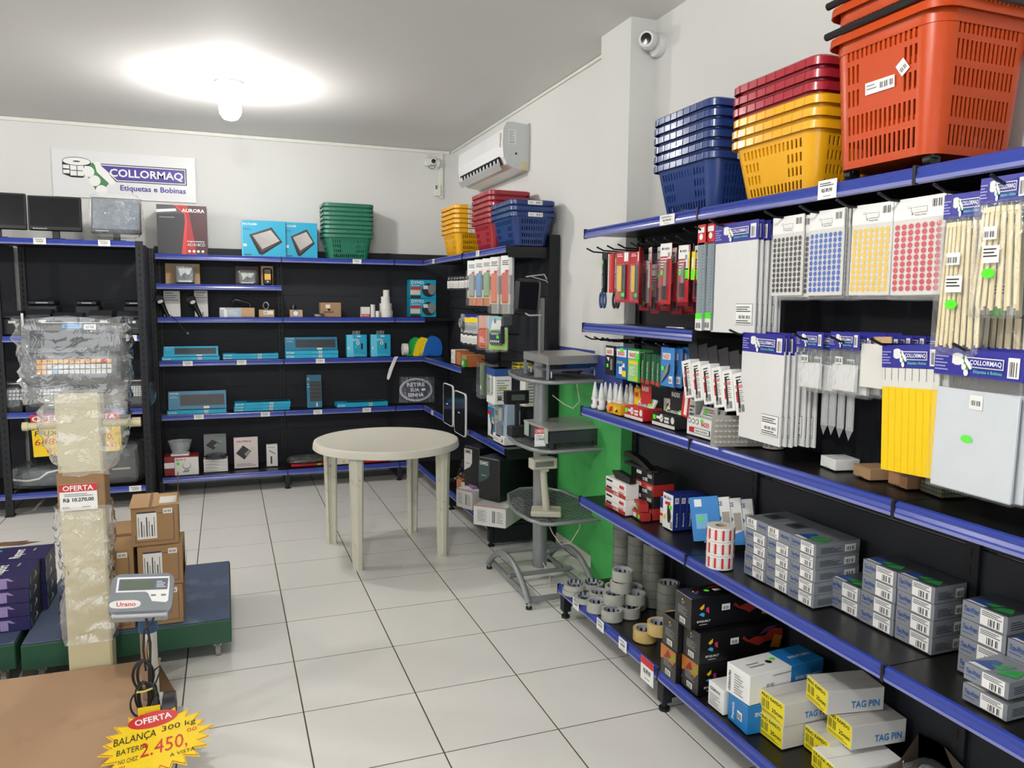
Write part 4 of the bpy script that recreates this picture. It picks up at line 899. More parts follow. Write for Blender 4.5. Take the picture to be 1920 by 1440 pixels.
o = B().add([(-.205, 3.53, .38), (-.205, 3.73, .38), (-.195, 3.73, .49), (-.195, 3.55, .46)], [(0, 1, 2, 3), (3, 2, 1, 0)], CIN).build('cardboard_flap'); tag(o, 'cardboard strip standing between the right cartons, beside the second one', 'cardboard')
REAM = mat('ream_violet', '#231f4e', .35); REAMD = mat('ream_dark', '#15221f', .45); TEAL = mat('ream_teal', '#4fae9c', .4)
def d_ream(b, dx, dy, dz):
    F = face('-y', dx, dy, dz)
    b.poly([(dx*.55, dz*.6), (dx*.62, dz*.85), (dx*.74, dz*.85), (dx*.81, dz*.6), (dx*.76, dz*.6), (dx*.72, dz*.7), (dx*.72, dz*.1), (dx*.62, dz*.1), (dx*.62, dz*.7)], mat('ream_lilac', '#8f7fae', .4), F, .001).rect(F, dx*.4, dz*.1, dx*.08, dz*.7, TEAL, .001)
    T = face('+z', dx, dy, dz) @ mt(dx*.62, dy*.12, 0) @ rot(R(90), 'Z')
    b.text(T, 'Report', 0, -.02, dy*.62, .055, WHT, True).text(T, 'Premium', .1, -.05, .04, .012, WHT).rect(face('+z', dx, dy, dz), dx*.1, dy*.7, dx*.22, dy*.1, TEAL, .001)
    G = face('+x', dx, dy, dz); b.rect(G, 0, 0, dy, dz*.9, REAMD).rect(G, dy*.02, dz*.2, dy*.06, dz*.6, TEAL, .001).poly([(dy*.3, dz*.2), (dy*.6, dz*.35), (dy*.55, dz*.6), (dy*.45, dz*.75), (dy*.5, dz*.45)], PAPER, G, .001)
for c, (x, y) in enumerate(((-1.115, 3.66), (-1.095, 3.88))):
    for k in range(4): carton('paper_ream_box', f'violet paper ream pack, {["lowest","second","third","top"][k]} in the {["nearer","farther"][c]} pile at the left edge', 'paper pack', (x+random.uniform(-.004, .004), y, .201+.0615*k), (.297, .212, .06), REAM, d_ream)

# cream column scale with a printing terminal, all wrapped in film
CREAM = mat('cream_enamel', '#c2b994', .45, var=.03); WRAP = film('stretch_film', '#f0f0ea', .16, .13, 1., 9, 3.2); WRAP2 = film('stretch_film_loose', '#eef0f0', .09, .1, 1., 7, 3.)
t = thing('column_scale', 'cream column scale with wrapped keypad terminal standing behind the brown platform', 'scale', (-.55, 3.40, 0))
part(B().box(-.078, -.06, .02, .078, .06, 1.25, CREAM, bev=.008).box(-.12, -.09, 0, .12, .1, .03, CREAM, bev=.005), 'column', t)
part(B().box(.08, -.02, .03, .1, .02, .05, CREAM, bev=.003), 'bracket', t)
part(B().tube([(-.20, 0, 1.12), (.20, .0, 1.12)], .014, CREAM, 14).tube([(.17, 0, 1.12), (.215, 0, 1.12)], .019, CREAM, 14).tube([(-.2, 0, 1.12), (-.18, 0, 1.12)], .017, CREAM, 14), 'cross_bar', t)
T = mt(-.01, -.04, 1.30) @ rot(R(-18), 'X'); TG = mat('terminal_grey', '#55575a', .45)
b = B().box(-.17, -.03, 0, .165, .10, .10, TG, T, bev=.012).box(-.18, .0, .10, .175, .09, .235, TG, T, bev=.014); part(b, 'terminal', t)
part(B().rect(T @ mt(0, 0, 0) @ face('-y', 1, 1, 1), -.15, .13, .29, .07, mat('dark_display', '#23282a', .2), .002), 'display', t)
F = T @ mt(0, -.03, 0) @ face('-y', 1, 1, 1); kb = B(); KC = [mat('key_white', '#c9c9c2', .4), mat('key_orange', '#d79a3a', .4), mat('key_blue', '#6f9ac0', .4), RED]
for j in range(3):
    for i in range(14):
        m = KC[1] if (j == 2 or i < 2) else KC[2] if (j == 0 and i == 3) else KC[0]
        if j == 2 and i == 12: m = RED
        kb.box(-.12+i*.0185, .018+j*.021, .0, -.105+i*.0185, .034+j*.021, .004, m, F)
part(kb, 'keypad', t); part(B().text(F, 'Prix', -.13, .082, .07, .014, GRYI, True, .004), 'lettering', t)
b = B(); Tt = T @ mt(0, -.001, 0) @ face('-y', 1, 1, 1)
b.rect(Tt, -.04, .208, .065, .018, mat('blue_sticker', '#6fa8d8', .4), .004).rect(Tt, -.036, .212, .057, .010, mat('blue_sticker2', '#4a86bd', .4), .005).rect(Tt, .035, .203, .042, .022, WHT, .004).bars(Tt, .04, .207, .032, .012, o=.005); part(b, 'sticker', t)
part(B().box(-.125, .05, .23, .12, .07, .25, PAPER, T, bev=.003), 'paper_sleeve', t)
part(B().box(-.083, -.066, .79, .083, .066, .94, mat('cardboard_band', '#8d6f4d', .8), bev=.003), 'cardboard_band', t)
F = mt(0, -.066, 0) @ face('-y', 1, 1, 1)
part(B().box(-.075, -.004, .79, .055, -.001, .895, WHT, mt(0, -.066, 0)).rect(F, -.075, .865, .13, .03, RED, .005).text(F, 'OFERTA', -.063, .869, .106, .021, WHT, True, .006).text(F, 'R$ 10.270,00', -.063, .823, .106, .017, INK, True, .006).lines(F, -.06, .845, .1, .014, 2, o=.006).lines(F, -.068, .796, .03, .012, 2, o=.006).lines(F, .0, .8, .03, .006, 1, o=.006), 'price_card', t)
def sleeve(z0, z1, w, d, seed, m, n=26, amp=.012):
    rnd = random.Random(seed); vs_ = []; fs = []; K = 24
    for i in range(n+1):
        f = i/n; z = z0+(z1-z0)*f; ww = w(f) if callable(w) else w; dd = d(f) if callable(d) else d
        for k in range(K):
            a = 2*math.pi*k/K; ca, sa = math.cos(a), math.sin(a); q = (abs(ca)**6+abs(sa)**6)**(-1/6)
            j = 1+rnd.uniform(-1, 1)*amp/.08
            vs_.append((ww*ca*q*j, dd*sa*q*j-.0, z+rnd.uniform(-.006, .006)))
    for i in range(n):
        for k in range(K): a = i*K+k; b_ = i*K+(k+1) % K; fs.append((a, b_, b_+K, a+K))
    return B().add(vs_, fs, m, None, True)
part(sleeve(.245, .80, lambda f: .095+.006*math.sin(f*9), .078, 4, WRAP, 30, .008), 'film_wrap', t)
b = sleeve(.93, 1.25, lambda f: .09+.065*math.sin(min(1, f*1.15)*2.0)**1.3, lambda f: .075+.03*f, 8, WRAP, 18, .008); part(b, 'film_wrap', t, (.02, -.01, 0))
b = sleeve(1.22, 1.545, lambda f: .195-.02*abs(f-.7), lambda f: .11, 10, WRAP2, 16, .006); part(b, 'film_wrap', t, (0, -.01, 0))

# brown cardboard-covered platform scale with indicator column
BRN = mat('brown_cardboard_sheet', '#a08061', .75, var=.04, scale=5, hex2='#8a6c50', s2=2.2, t2=.6, bump=.05)
t = thing('platform_scale', 'large platform scale covered with brown cardboard in the left foreground', 'scale', (0, 0, 0))
part(B().box(-1.30, 2.56, .06, -.30, 3.28, .135, PLB2, bev=.004), 'frame', t)
b = B(); nx, ny = 12, 10; rnd = random.Random(5)
pts = [[(-1.38+(1.09)*i/nx, 2.53+.79*j/ny, .142+rnd.uniform(0, .004)) for i in range(nx+1)] for j in range(ny+1)]
vv = [p for r_ in pts for p in r_]; b.add(vv, [(j*(nx+1)+i, j*(nx+1)+i+1, (j+1)*(nx+1)+i+1, (j+1)*(nx+1)+i) for j in range(ny) for i in range(nx)], BRN, None, True)
b.box(-1.38, 2.53, .136, -.292, 3.318, .1415, BRN); b.box(-1.36, 2.526, .02, -.31, 2.53, .14, BRN); part(b, 'cardboard_cover', t)
part(B().rect(face('+z', 1, 1, .147), -.345, 3.2, .03, .022, PAPER).lines(face('+z', 1, 1, .147), -.34, 3.203, .02, .014, 2, INK), 'price_label', t)
part(B().add([(-.292, 3.27, .14), (-.235, 3.2, .05), (-.235, 3.03, .05), (-.292, 3.0, .14)], [(0, 1, 2, 3), (3, 2, 1, 0)], CARD), 'folded_cardboard', t)
CHR = mat('polished_steel', '#c4c2bd', .12, 1., var=.02); BLM = mat('blue_enamel', '#28507f', .4)
part(B().tube([(-.278, 2.985, .06), (-.278, 2.985, .42)], .029, CHR, 28).box(-.33, 2.93, .1, -.24, 3.04, .13, mat('light_bracket', '#c9c9c5', .4), bev=.003), 'pole', t)
part(B().tube([(-.278, 2.985, .40), (-.278, 2.985, .515)], .033, BLM, 28), 'pole_collar', t)
for y in (2.93, 2.72):
    b = B().tube([(-.255, y, .105), (-.215, y, .105)], .072, mat('black_rubber', '#19191b', .5), 28).tube([(-.258, y, .105), (-.212, y, .105)], .045, PLB2, 20).tube([(-.21, y, .105), (-.19, y, .105)], .014, STEEL, 8)
    if y > 2.8: part(b, 'wheel', t)
# indicator head
IG = mat('indicator_grey', '#70757a', .45); IG2 = mat('indicator_light', '#a9adb2', .45)
M = mt(-.287, 2.925, .565) @ rot(R(5), 'Y') @ rot(R(-42), 'X')
part(B().prism([(x, y) for x, y in rrect(.205, .15, .03)], .05, IG, M @ rot(R(90), 'X') @ mt(0, 0, -.05), z=0).box(-.09, -.0, -.085, .09, .05, -.06, IG2, M, bev=.004), 'indicator_housing', t)
F = M @ face('-y', 1, 1, 1)
b = B().poly([(-.085, .062), (.085, .062), (.088, .03), (.088, -.03), (.08, -.036), (.035, -.03), (.02, .0), (.01, .006), (-.085, .006)], WHT, F, .001).rect(F, -.078, .012, .16, .043, mat('panel_blue_grey', '#4b5468', .4), .0016)
b.rect(F, -.070, .017, .108, .03, mat('lcd_green', '#4f5c46', .25), .0022).lines(F, .045, .02, .03, .026, 4, PAPER, .0022).rect(F, .03, -.012, .016, .007, IG, .002).rect(F, .063, -.012, .016, .007, IG, .002)
part(b, 'front_panel', t)
b = B().poly([(-.05+.05*ca_, -.038+.015*sa_) for ca_, sa_ in [(math.copysign(abs(math.cos(a))**.6, math.cos(a)), math.copysign(abs(math.sin(a))**.8, math.sin(a))) for a in [2*math.pi*k/20 for k in range(20)]]], PAPER, F, .001).text(F, 'Urano', -.078, -.046, .062, .016, RED, True, .0018); part(b, 'name_badge', t)
F2 = mt(-.287, 2.9, .5) @ rot(R(5), 'Y') @ rot(R(25), 'X') @ face('-y', 1, 1, 1)
part(B().box(-.085, -.004, -.03, .085, .06, .02, IG2, mt(-.287, 2.905, .50) @ rot(R(5), 'Y') @ rot(R(22), 'X'), bev=.004), 'socket_panel', t)
F2 = mt(-.287, 2.905, .50) @ rot(R(5), 'Y') @ rot(R(22), 'X') @ mt(0, -.004, 0) @ face('-y', 1, 1, 1)
part(B().rect(F2, -.075, -.022, .15, .035, IG2, .001).lines(F2, -.07, -.02, .14, .018, 3, GRYI, .002).rect(F2, -.02, .0, .018, .012, INK, .003).rect(F2, -.065, .002, .015, .008, CHAR, .003).disc(F2, .013, .004, .011, INK, o=.006).disc(F2, .047, .01, .006, INK, o=.006).text(F2, 'URANO', -.07, -.012, .035, .007, RED, True, .003), 'rating_plate', t)
# cable bundle hanging in front of the pole
b = B(); px, py = -.285, 2.87
b.tube([(-.275, 2.89, .505), (-.27, 2.875, .46), (-.262, 2.87, .40), (-.265, 2.87, .33), (-.27, 2.87, .27)], .0045, INK, 8).tube([(-.24, 2.89, .51), (-.255, 2.875, .47), (-.28, 2.872, .45), (-.285, 2.87, .38), (-.28, 2.87, .3)], .004, INK, 8)
rnd = random.Random(3)
for k in range(8):
    w1 = .014+.005*(k % 4); zc = .262; dx = -.006+.004*(k % 3)
    b.tube([(px+dx+w1*1.15*math.sin(a), py-.004*(k % 3)+.003*math.cos(3*a), (.285 if k % 2 else .205)+.055*math.cos(a)) for a in [2*math.pi*i/18 for i in range(18)]], .0035, INK, 6, closed=True)
b.tube([(px-.02-.028*math.sin(a), py-.012, .185-.045*math.cos(a)) for a in [math.pi*i/9 for i in range(10)]], .0035, INK, 6)
b.tube([(px+.02, py, .27), (px+.035, py, .30), (px+.05, py, .31), (px+.053, py, .295), (px+.035, py, .25)], .003, INK, 6)
b.tube([(-.266, 2.86, .26), (-.246, 2.83, .24), (-.244, 2.80, .225)], .0045, INK, 8).tube([(-.244, 2.80, .23), (-.243, 2.797, .215), (-.242, 2.79, .185), (-.241, 2.787, .17)], [.007, .011, .014, .008], INK, 10)
part(b, 'power_cable', t, label='black power cable coiled in front of the pole with its plug hanging'); part(B().tube([(px-.024, py-.016, .232), (px, py-.022, .234), (px+.024, py-.016, .238), (px+.02, py+.014, .236), (px-.02, py+.014, .234)], .004, mat('yellow_tie', '#c9b75a', .5), 6, closed=True), 'cable_tie', t)
for o in list(bpy.data.objects):
    if o.parent is t and o.name.split('.')[0] in ('pole', 'pole_collar', 'indicator_housing', 'front_panel', 'name_badge', 'socket_panel', 'rating_plate', 'power_cable', 'cable_tie'): o.location = (-.022, 0, .004)
# starburst offer sign
t = thing('offer_sign', 'yellow starburst offer sign with red oval leaning on the brown platform', 'sign', (-.252, 2.60, .185)); M = rot(R(-81), 'X') @ rot(R(-9), 'Y'); F = M @ face('-y', 1, 1, 1)
def star(rx, ry, n=22, dent=.80, seed=2):
    rnd = random.Random(seed); return [((rx*(1+rnd.uniform(-.05, .08)) if k % 2 == 0 else rx*dent)*math.cos(2*math.pi*k/(2*n)), (ry*(1+rnd.uniform(-.05, .08)) if k % 2 == 0 else ry*dent)*math.sin(2*math.pi*k/(2*n))) for k in range(2*n)]
def fan(b, pts, m, o): b.add([(0, 0, o)]+[(x, y, o) for x, y in pts], [(0, i+1, (i+1) % len(pts)+1) for i in range(len(pts))], m, F)
s0 = star(.168, .160); b = B(); fan(b, s0, YEL, 0); bb = B(); fan(bb, [(x*.965, y*.965) for x, y in s0], RED, .0006); fan(bb, [(x*.945, y*.94) for x, y in s0], YEL, .0012)
b.add([(x, y, -.003) for x, y in s0]+[(x, y, 0) for x, y in s0], [(i, (i+1) % 44, 44+(i+1) % 44, 44+i) for i in range(44)]+[tuple(range(44))[::-1]], YEL, F)
b.box(-.07, .168, -.01, .0, .170, .035, YEL); part(b, 'sign_board', t)
bb.disc(F, .0, .110, .077, RED, .042, 28, .0018).text(F, 'OFERTA', -.056, .095, .113, .032, WHT, True, .0024)
for s_, x, y, w, h, m in (('BALANÇA', -.125, .012, .125, .044, INK), ('300 kg', .018, .026, .105, .034, INK), ('BATERIA', -.118, -.028, .088, .026, INK), ('2.450,', -.055, -.075, .14, .075, RED), ('oo', .092, -.002, .03, .018, RED), ('A VISTA', .03, -.098, .075, .016, INK), ('NO CHEZ', -.115, -.07, .055, .020, INK)):
    bb.text(F, s_, x, y, w, h, m, False, .0024, .12)
part(bb, 'lettering', t)

# ================================================================ DISPLAY STAND WITH SCALES
t = thing('display_stand', 'grey tubular stand with three wire mesh shelves in front of the green wall', 'stand', (0, 0, 0))
part(B().tube([(1.695, 4.02, .07), (1.68, 4.0, 1.30)], .042, GREYM, 24), 'pole', t)
part(B().box(1.66, 3.985, 1.30, 1.69, 4.01, 1.64, mat('aluminium', '#9c9d9b', .35, .8), bev=.003).box(1.65, 3.97, 1.28, 1.72, 4.03, 1.31, GREYM, bev=.003), 'upper_post', t)
def arc(x):
    pts = [(x, 3.60+.66*k/14, .03+.15*math.sin(math.pi*k/14)**.8) for k in range(15)]
    return pts
part(B().tube(arc(1.46), .017, GREYM, 12), 'base_arc', t); part(B().tube(arc(1.86), .017, GREYM, 12), 'base_arc', t)
part(B().tube([(1.48, 3.62, .035), (1.48, 4.25, .045)], .013, GREYM, 10), 'base_rail', t); part(B().tube([(1.84, 3.62, .035), (1.84, 4.25, .045)], .013, GREYM, 10), 'base_rail', t)
for y, z, r in ((3.62, .04, .016), (3.93, .065, .013), (4.06, .165, .016), (4.15, .13, .014)): part(B().tube([(1.47, y, z), (1.86, y, z)], r, GREYM, 10), 'cross_tube', t)
for x in (1.46, 1.86):
    for y in (3.6, 4.25): part(B().cyl(x, y, 0, .012, .017, INK, 14).cyl(x, y, .01, .035, .007, STEEL, 8), 'foot', t)
OUT = [(1.625, 3.70), (1.955, 3.70), (2.0, 3.9), (2.005, 4.15), (1.98, 4.35), (1.9, 4.47), (1.75, 4.49), (1.63, 4.38), (1.56, 4.18), (1.53, 3.98), (1.545, 3.82), (1.575, 3.73)]
def clip(poly, p, d):
    t0, t1 = -9., 9.; n = len(poly)
    for i in range(n):
        a, c = poly[i], poly[(i+1) % n]; nx, ny = -(c[1]-a[1]), c[0]-a[0]
        num = (p[0]-a[0])*nx+(p[1]-a[1])*ny; den = d[0]*nx+d[1]*ny
        if abs(den) < 1e-9:
            if num < 0: return None
            continue
        q = -num/den
        if den > 0: t0 = max(t0, q)
        else: t1 = min(t1, q)
    return (t0, t1) if t1 > t0 else None
MESHW = mat('mesh_wire_grey', '#66686a', .45, .3)
for z, cy in ((1.19, -.0), (.815, -.0), (.415, -.0)):
    part(B().tube([(x, y, z) for x, y in OUT], .011, GREYM, 10, closed=True), 'shelf_rim', t)
    b = B()
    for d in ((math.cos(R(27)), math.sin(R(27))), (math.cos(R(-27)), math.sin(R(-27)))):
        nrm = (-d[1], d[0])
        for k in range(-16, 17):
            p = (1.77+nrm[0]*k*.034, 4.1+nrm[1]*k*.034); c = clip(OUT, p, d)
            if c: b.tube([(p[0]+d[0]*c[0], p[1]+d[1]*c[0], z), (p[0]+d[0]*c[1], p[1]+d[1]*c[1], z)], .0028, MESHW, 4, caps=False)
    part(b, 'wire_mesh', t, kind='stuff')
    part(B().cyl(1.69, 4.01, z-.03, z+.0, .05, GREYM, 20), 'shelf_bracket', t)
SS = mat('stainless_pan', '#b9b6ae', .32, .55, var=.05, scale=30)
t = thing('counter_scale', 'stainless steel counter scale on legs on the top wire shelf', 'scale', (0, 0, 0))
part(B().prism([(1.60, 3.71), (1.94, 3.765), (1.975, 4.20), (1.63, 4.15)], .045, SS, z=1.285), 'pan', t)
part(B().prism([(1.62, 3.74), (1.92, 3.785), (1.945, 4.16), (1.65, 4.12)], .012, STEEL, z=1.245).prism([(1.75, 3.80), (1.9, 3.81), (1.91, 3.9), (1.76, 3.89)], .03, BLM, z=1.257), 'base_frame', t)
for x, y in ((1.615, 3.73), (1.635, 4.11)): part(B().box(x-.004, y-.0, 1.20, x, y+.035, 1.30, mat('slate_plate', '#6f7780', .4)), 'guard_plate', t)
for x, y in ((1.64, 3.76), (1.92, 3.80), (1.93, 4.14), (1.66, 4.1)): part(B().cyl(x, y, 1.203, 1.25, .005, STEEL, 8).cyl(x, y, 1.2, 1.21, .018, INK, 12), 'foot', t)
o = B().tube([(1.85+.05*math.cos(a*.6), 3.95+.08*math.sin(a*.6), 1.212+.002*a) for a in range(22)], .006, INK, 6).build('cable_coil'); tag(o, 'black cable coil under the top counter scale', 'cable')
t = thing('counter_scale', 'flat steel counter scale with red price card on the middle wire shelf', 'scale', (0, 0, 0))
part(B().prism([(1.615, 3.72), (1.955, 3.735), (1.93, 4.09), (1.60, 4.06)], .014, SS, z=.925), 'pan', t)
part(B().prism([(1.625, 3.735), (1.945, 3.748), (1.92, 4.075), (1.61, 4.05)], .072, mat('scale_side_grey', '#4c4f54', .35, .5), z=.853), 'body', t)
part(B().box(1.607, 3.73, .855, 1.613, 3.80, .935, mat('pale_green_plate', '#9fb3a4', .4)).box(1.6, 3.99, .855, 1.606, 4.05, .935, mat('pale_green_plate', '#9fb3a4', .4)), 'end_plate', t)
for x, y in ((1.65, 3.76), (1.92, 3.77), (1.9, 4.04), (1.64, 4.02)): part(B().cyl(x, y, .828, .854, .022, INK, 14), 'foot', t)
part(B().box(0, 0, 0, .062, .002, .10, WHT).rect(face('-y', 1, 1, 1), 0, .07, .062, .03, RED).text(face('-y', 1, 1, 1), 'OFERTA', .004, .075, .053, .018, WHT, True).text(face('-y', 1, 1, 1), '1.190,00', .008, .032, .046, .014, INK, True).lines(face('-y', 1, 1, 1), .01, .05, .04, .014, 2), 'price_card', t, (1.555, 3.78, .835), R(-8))
t = thing('scale_display', 'black weight display on a stalk on the middle wire shelf', 'display', (1.60, 4.17, .826))
part(B().box(-.05, -.04, 0, .05, .04, .06, INK, bev=.006).box(-.012, -.01, .06, .012, .01, .2, INK, bev=.002), 'stalk', t)
part(B().box(-.075, -.02, .19, .075, .02, .27, BP, rot(R(-3), 'X'), bev=.005).rect(mt(0, -.022, 0) @ face('-y', 1, 1, 1), -.045, .215, .085, .035, mat('lcd_dark', '#4d524d', .3), .003), 'display_head', t)
t = thing('scale_display', 'beige weight display on a tapered stalk and square foot on the lowest wire shelf', 'display', (1.665, 3.86, .427)); BG = mat('beige_plastic', '#b9b4a2', .45)
part(B().box(-.085, -.07, 0, .085, .07, .03, BG, bev=.006), 'base', t, rz=R(-25)); part(B().tube([(0, 0, .028), (-.025, .0, .27)], [.022, .018], BG, 14), 'stalk', t)
part(B().box(-.1, -.035, .265, .05, .035, .325, BG, rot(R(0), 'X'), bev=.005).box(-.045, -.025, .25, .0, .025, .27, BG).rect(mt(0, -.035, 0) @ face('-y', 1, 1, 1), -.085, .28, .11, .03, mat('lcd_grey', '#6f736a', .3), .001), 'display_head', t)
t = thing('bagged_display', 'black bag-wrapped display tied to the top of the stand post', 'display', (1.575, 3.95, 1.555))
part(B().box(-.085, -.012, 0, .07, .03, .19, mat('dark_navy_bag', '#0f1016', .25, bump=.2), rot(R(4), 'Y'), bev=.02), 'display_body', t)
part(B().tube([(-.02, -.015, .2), (.05, -.02, .21), (.1, .01, .215), (.12, .02, .19)], .004, mat('light_cord', '#a9a9a4', .5), 6).tube([(.02, -.01, .2), (.11, .0, .18), (.125, .02, .17)], .003, MATS['light_cord'], 6).tube([(-.02, -.01, .0), (.0, -.02, -.012), (.08, 0, -.01)], .005, MATS['light_cord'], 6), 'cord', t)
for k, (pts, l) in enumerate((([(1.70, 3.88, 1.10), (1.76, 3.85, 1.05), (1.80, 3.82, 1.03), (1.83, 3.8, 1.07), (1.80, 3.78, 1.18)], 'white cable loop under the top wire shelf'),
    ([(1.67, 3.9, .41), (1.68, 3.8, .33), (1.72, 3.78, .27), (1.78, 3.78, .27), (1.82, 3.75, .36), (1.82, 3.74, .41)], 'white cable loop under the lowest wire shelf'),
    ([(1.70, 3.98, .1), (1.71, 3.9, .04), (1.68, 3.82, .004), (1.70, 3.74, .004), (1.76, 3.70, .004), (1.80, 3.64, .004), (1.78, 3.60, .004)], 'white cable with plug lying on the tiles under the stand'))):
    o = B().tube(pts, .003, mat('cable_white', '#c5bfb0', .5), 6).build('cable'); tag(o, l, 'cable')
o = B().box(-.06, -.012, 0, .06, .012, .001, WHT).build('paper_scrap', None, (1.335, 4.50, .001), R(35)); tag(o, 'small strip of white tape on the tiles beside the right table leg', 'scrap')

# ================================================================ GOODS ON THE LONG GONDOLA
# everything below stands or hangs on the right wall gondola; -x faces the room
XF = face('-x', 0, 0, 1)
def sheetpack(name, label, cat, x, yc, ztop, w, h, th, src, grp, tilt=0., jit=.004):
    o = place(src, (x, yc+random.uniform(-jit, jit), ztop+random.uniform(-jit, jit)), R(random.uniform(-1.5, 1.5)), None, None) if src.get('used') else src
    if not src.get('used'): src['used'] = 1; src.location = (x, yc, ztop)
    o.rotation_euler[0] = R(tilt+random.uniform(-.8, .8)); tag(o, label, cat, grp); o.name = name
    return o
# pack prototypes: origin at the hanging hole, hanging down; thickness along x, face at x = 0 looking to -x
FB = mt(0, 0, 0) @ face('-x', 0, 0, 1)
def proto(name, build): b = B(); build(b); return b.build(name)
OFFW = mat('sheet_off_white', '#d2d0c9', .6, var=.02); SHEEN = mat('bagged_white_paper', '#d6d6d4', .25, var=.02)
def dots(col, w=.15, h=.25, nx=7, ny=11):
    def f(b):
        b.box(0, -w/2, -h+.012, .005, w/2, .018, OFFW, bev=.0008); b.rect(FB, -w/2, -.038, w, .056, WHT, .0008)
        logo(b, FB, -w*.25, -.034, w*.42, .032, WHT, INK, sub=GRYI); b.bars(FB, w*.26, -.012, w*.18, .02, n=8, o=.0016)
        for i in range(nx):
            for j in range(ny): b.disc(FB, -w/2+w*(i+.7)/(nx+.4), -h+.022+(h-.07)*(j+.5)/ny, w/nx*.36, col, h/ny*.33, 8, .0016)
    return f
def film_pouch(o, w, h, z1=-.035): part(B().box(-.003, -w/2-.006, -h, .008, w/2+.006, z1, CLEAR, bev=.002), 'clear_pouch', o)
for (nm, hexc, yc, n, w) in (('black', '#26262a', 2.035, 8, .145), ('blue', '#2456b0', 1.865, 9, .142), ('yellow', '#ecb81e', 1.69, 8, .145), ('red', '#c03040', 1.535, 9, .16)):
    pr = proto('sticker_pack', dots(mat(nm+'_dot', hexc, .4), w)); film_pouch(pr, w, .25)
    for i in range(n):
        sheetpack('sticker_pack', f'{NTH[i]} pack of {nm} round stickers on its hook, counted from the front', 'sticker pack', 1.715+i*.0105+(.012 if i and nm in ('black', 'yellow') and i > 1 else 0), yc-(.02 if i == 1 and nm in ('black', 'yellow') else 0), 1.885, w, .25, .005, pr, f'packs of {nm} round stickers')
HGR = mat('header_teal', '#57b3a4', .4)
def headed(w, h, hh, body, m=None, extra=None, gr=True):
    def f(b):
        b.box(-.001, -w/2, -hh+.02, .003, w/2, .02, NAVY, bev=.0008)
        F = FB @ mt(0, 0, .002); logo(b, F, -w*.28, -hh+.025, w*.58, hh*.78, NAVY, PAPER, sub=HGR)
        b.lines(F, -w*.48, -hh+.03, w*.16, hh*.6, 5, mat('header_pale', '#9a97cc', .4)); b.rect(F, w*.34, -hh+.028, w*.12, hh*.7, WHT).bars(F, w*.36, -hh+.032, w*.08, hh*.5, n=6)
        body(b, F)
    return f
def env_body(w, h):
    def f(b, F):
        b.box(0, -w/2+.004, -h, .007, w/2-.004, -.035, SHEEN, bev=.001)
        b.rect(F, w*.06, -h+.03, w*.38, h*.2, INK, -.001).rect(F, w*.065, -h+.0315, w*.37, h*.2-.003, WHT, -.0004).lines(F, w*.08, -h+.03+h*.12, w*.32, h*.06, 3, INK, .0004).bars(F, w*.14, -h+.03+h*.06, w*.26, h*.03, n=16, o=.0004).lines(F, w*.08, -h+.034, w*.34, h*.04, 2, INK, .0004)
        for k in range(4): b.tube([(-.0012, -w*.3+k*.05, -.05), (-.0012, -w*.42+k*.045+.02*k, -.14)], .0006, WHT, 4)
    return f
pr = proto('envelope_pack', headed(.245, .37, .068, env_body(.245, .37))); 
for i in range(6): sheetpack('envelope_pack', f'{NTH[i]} white envelope pack with violet header on the upper row, counted from the front', 'envelope pack', 1.70+i*.017, 2.285-.006*i, 1.885, .26, .37, .008, pr, 'white envelope packs on the upper row')
pr = proto('envelope_pack', headed(.215, .35, .066, env_body(.225, .35)))
for i in range(7): sheetpack('envelope_pack', f'{NTH[i]} white envelope pack with violet header on the lower row, counted from the front', 'envelope pack', 1.70+i*.016, 2.115-.008*i, 1.50, .225, .36, .008, pr, 'white envelope packs on the lower row')
# clear rulers
def ruler(b):
    b.box(0, -.022, -.37, .012, .022, -.035, mat('clear_ruler_grey', '#8b959b', .18), bev=.002); F = FB @ mt(0, 0, .001)
    b.box(0, -.024, -.045, .004, .024, .03, RED).rect(F, -.02, .0, .04, .02, WHT).disc(F, 0, -.015, .012, WHT).rect(F, -.022, -.37, .044, .045, PAPER).bars(F, -.015, -.36, .03, .02, o=.0014).rect(F, -.022, -.325, .044, .022, GREEN)
    for k in range(24): b.rect(F, .008, -.31+k*.0115, .01 if k % 5 else .018, .0012, CHAR, .0012)
pr = proto('ruler_pack', ruler)
for i in range(5): sheetpack('ruler_pack', f'{NTH[i]} packaged clear ruler with red top next to the envelopes, from the left', 'ruler', 1.70+i*.012, 2.495-.052*i*.8 if i < 2 else 2.46-.02*i, 1.885, .05, .37, .01, pr, 'clear packaged rulers')
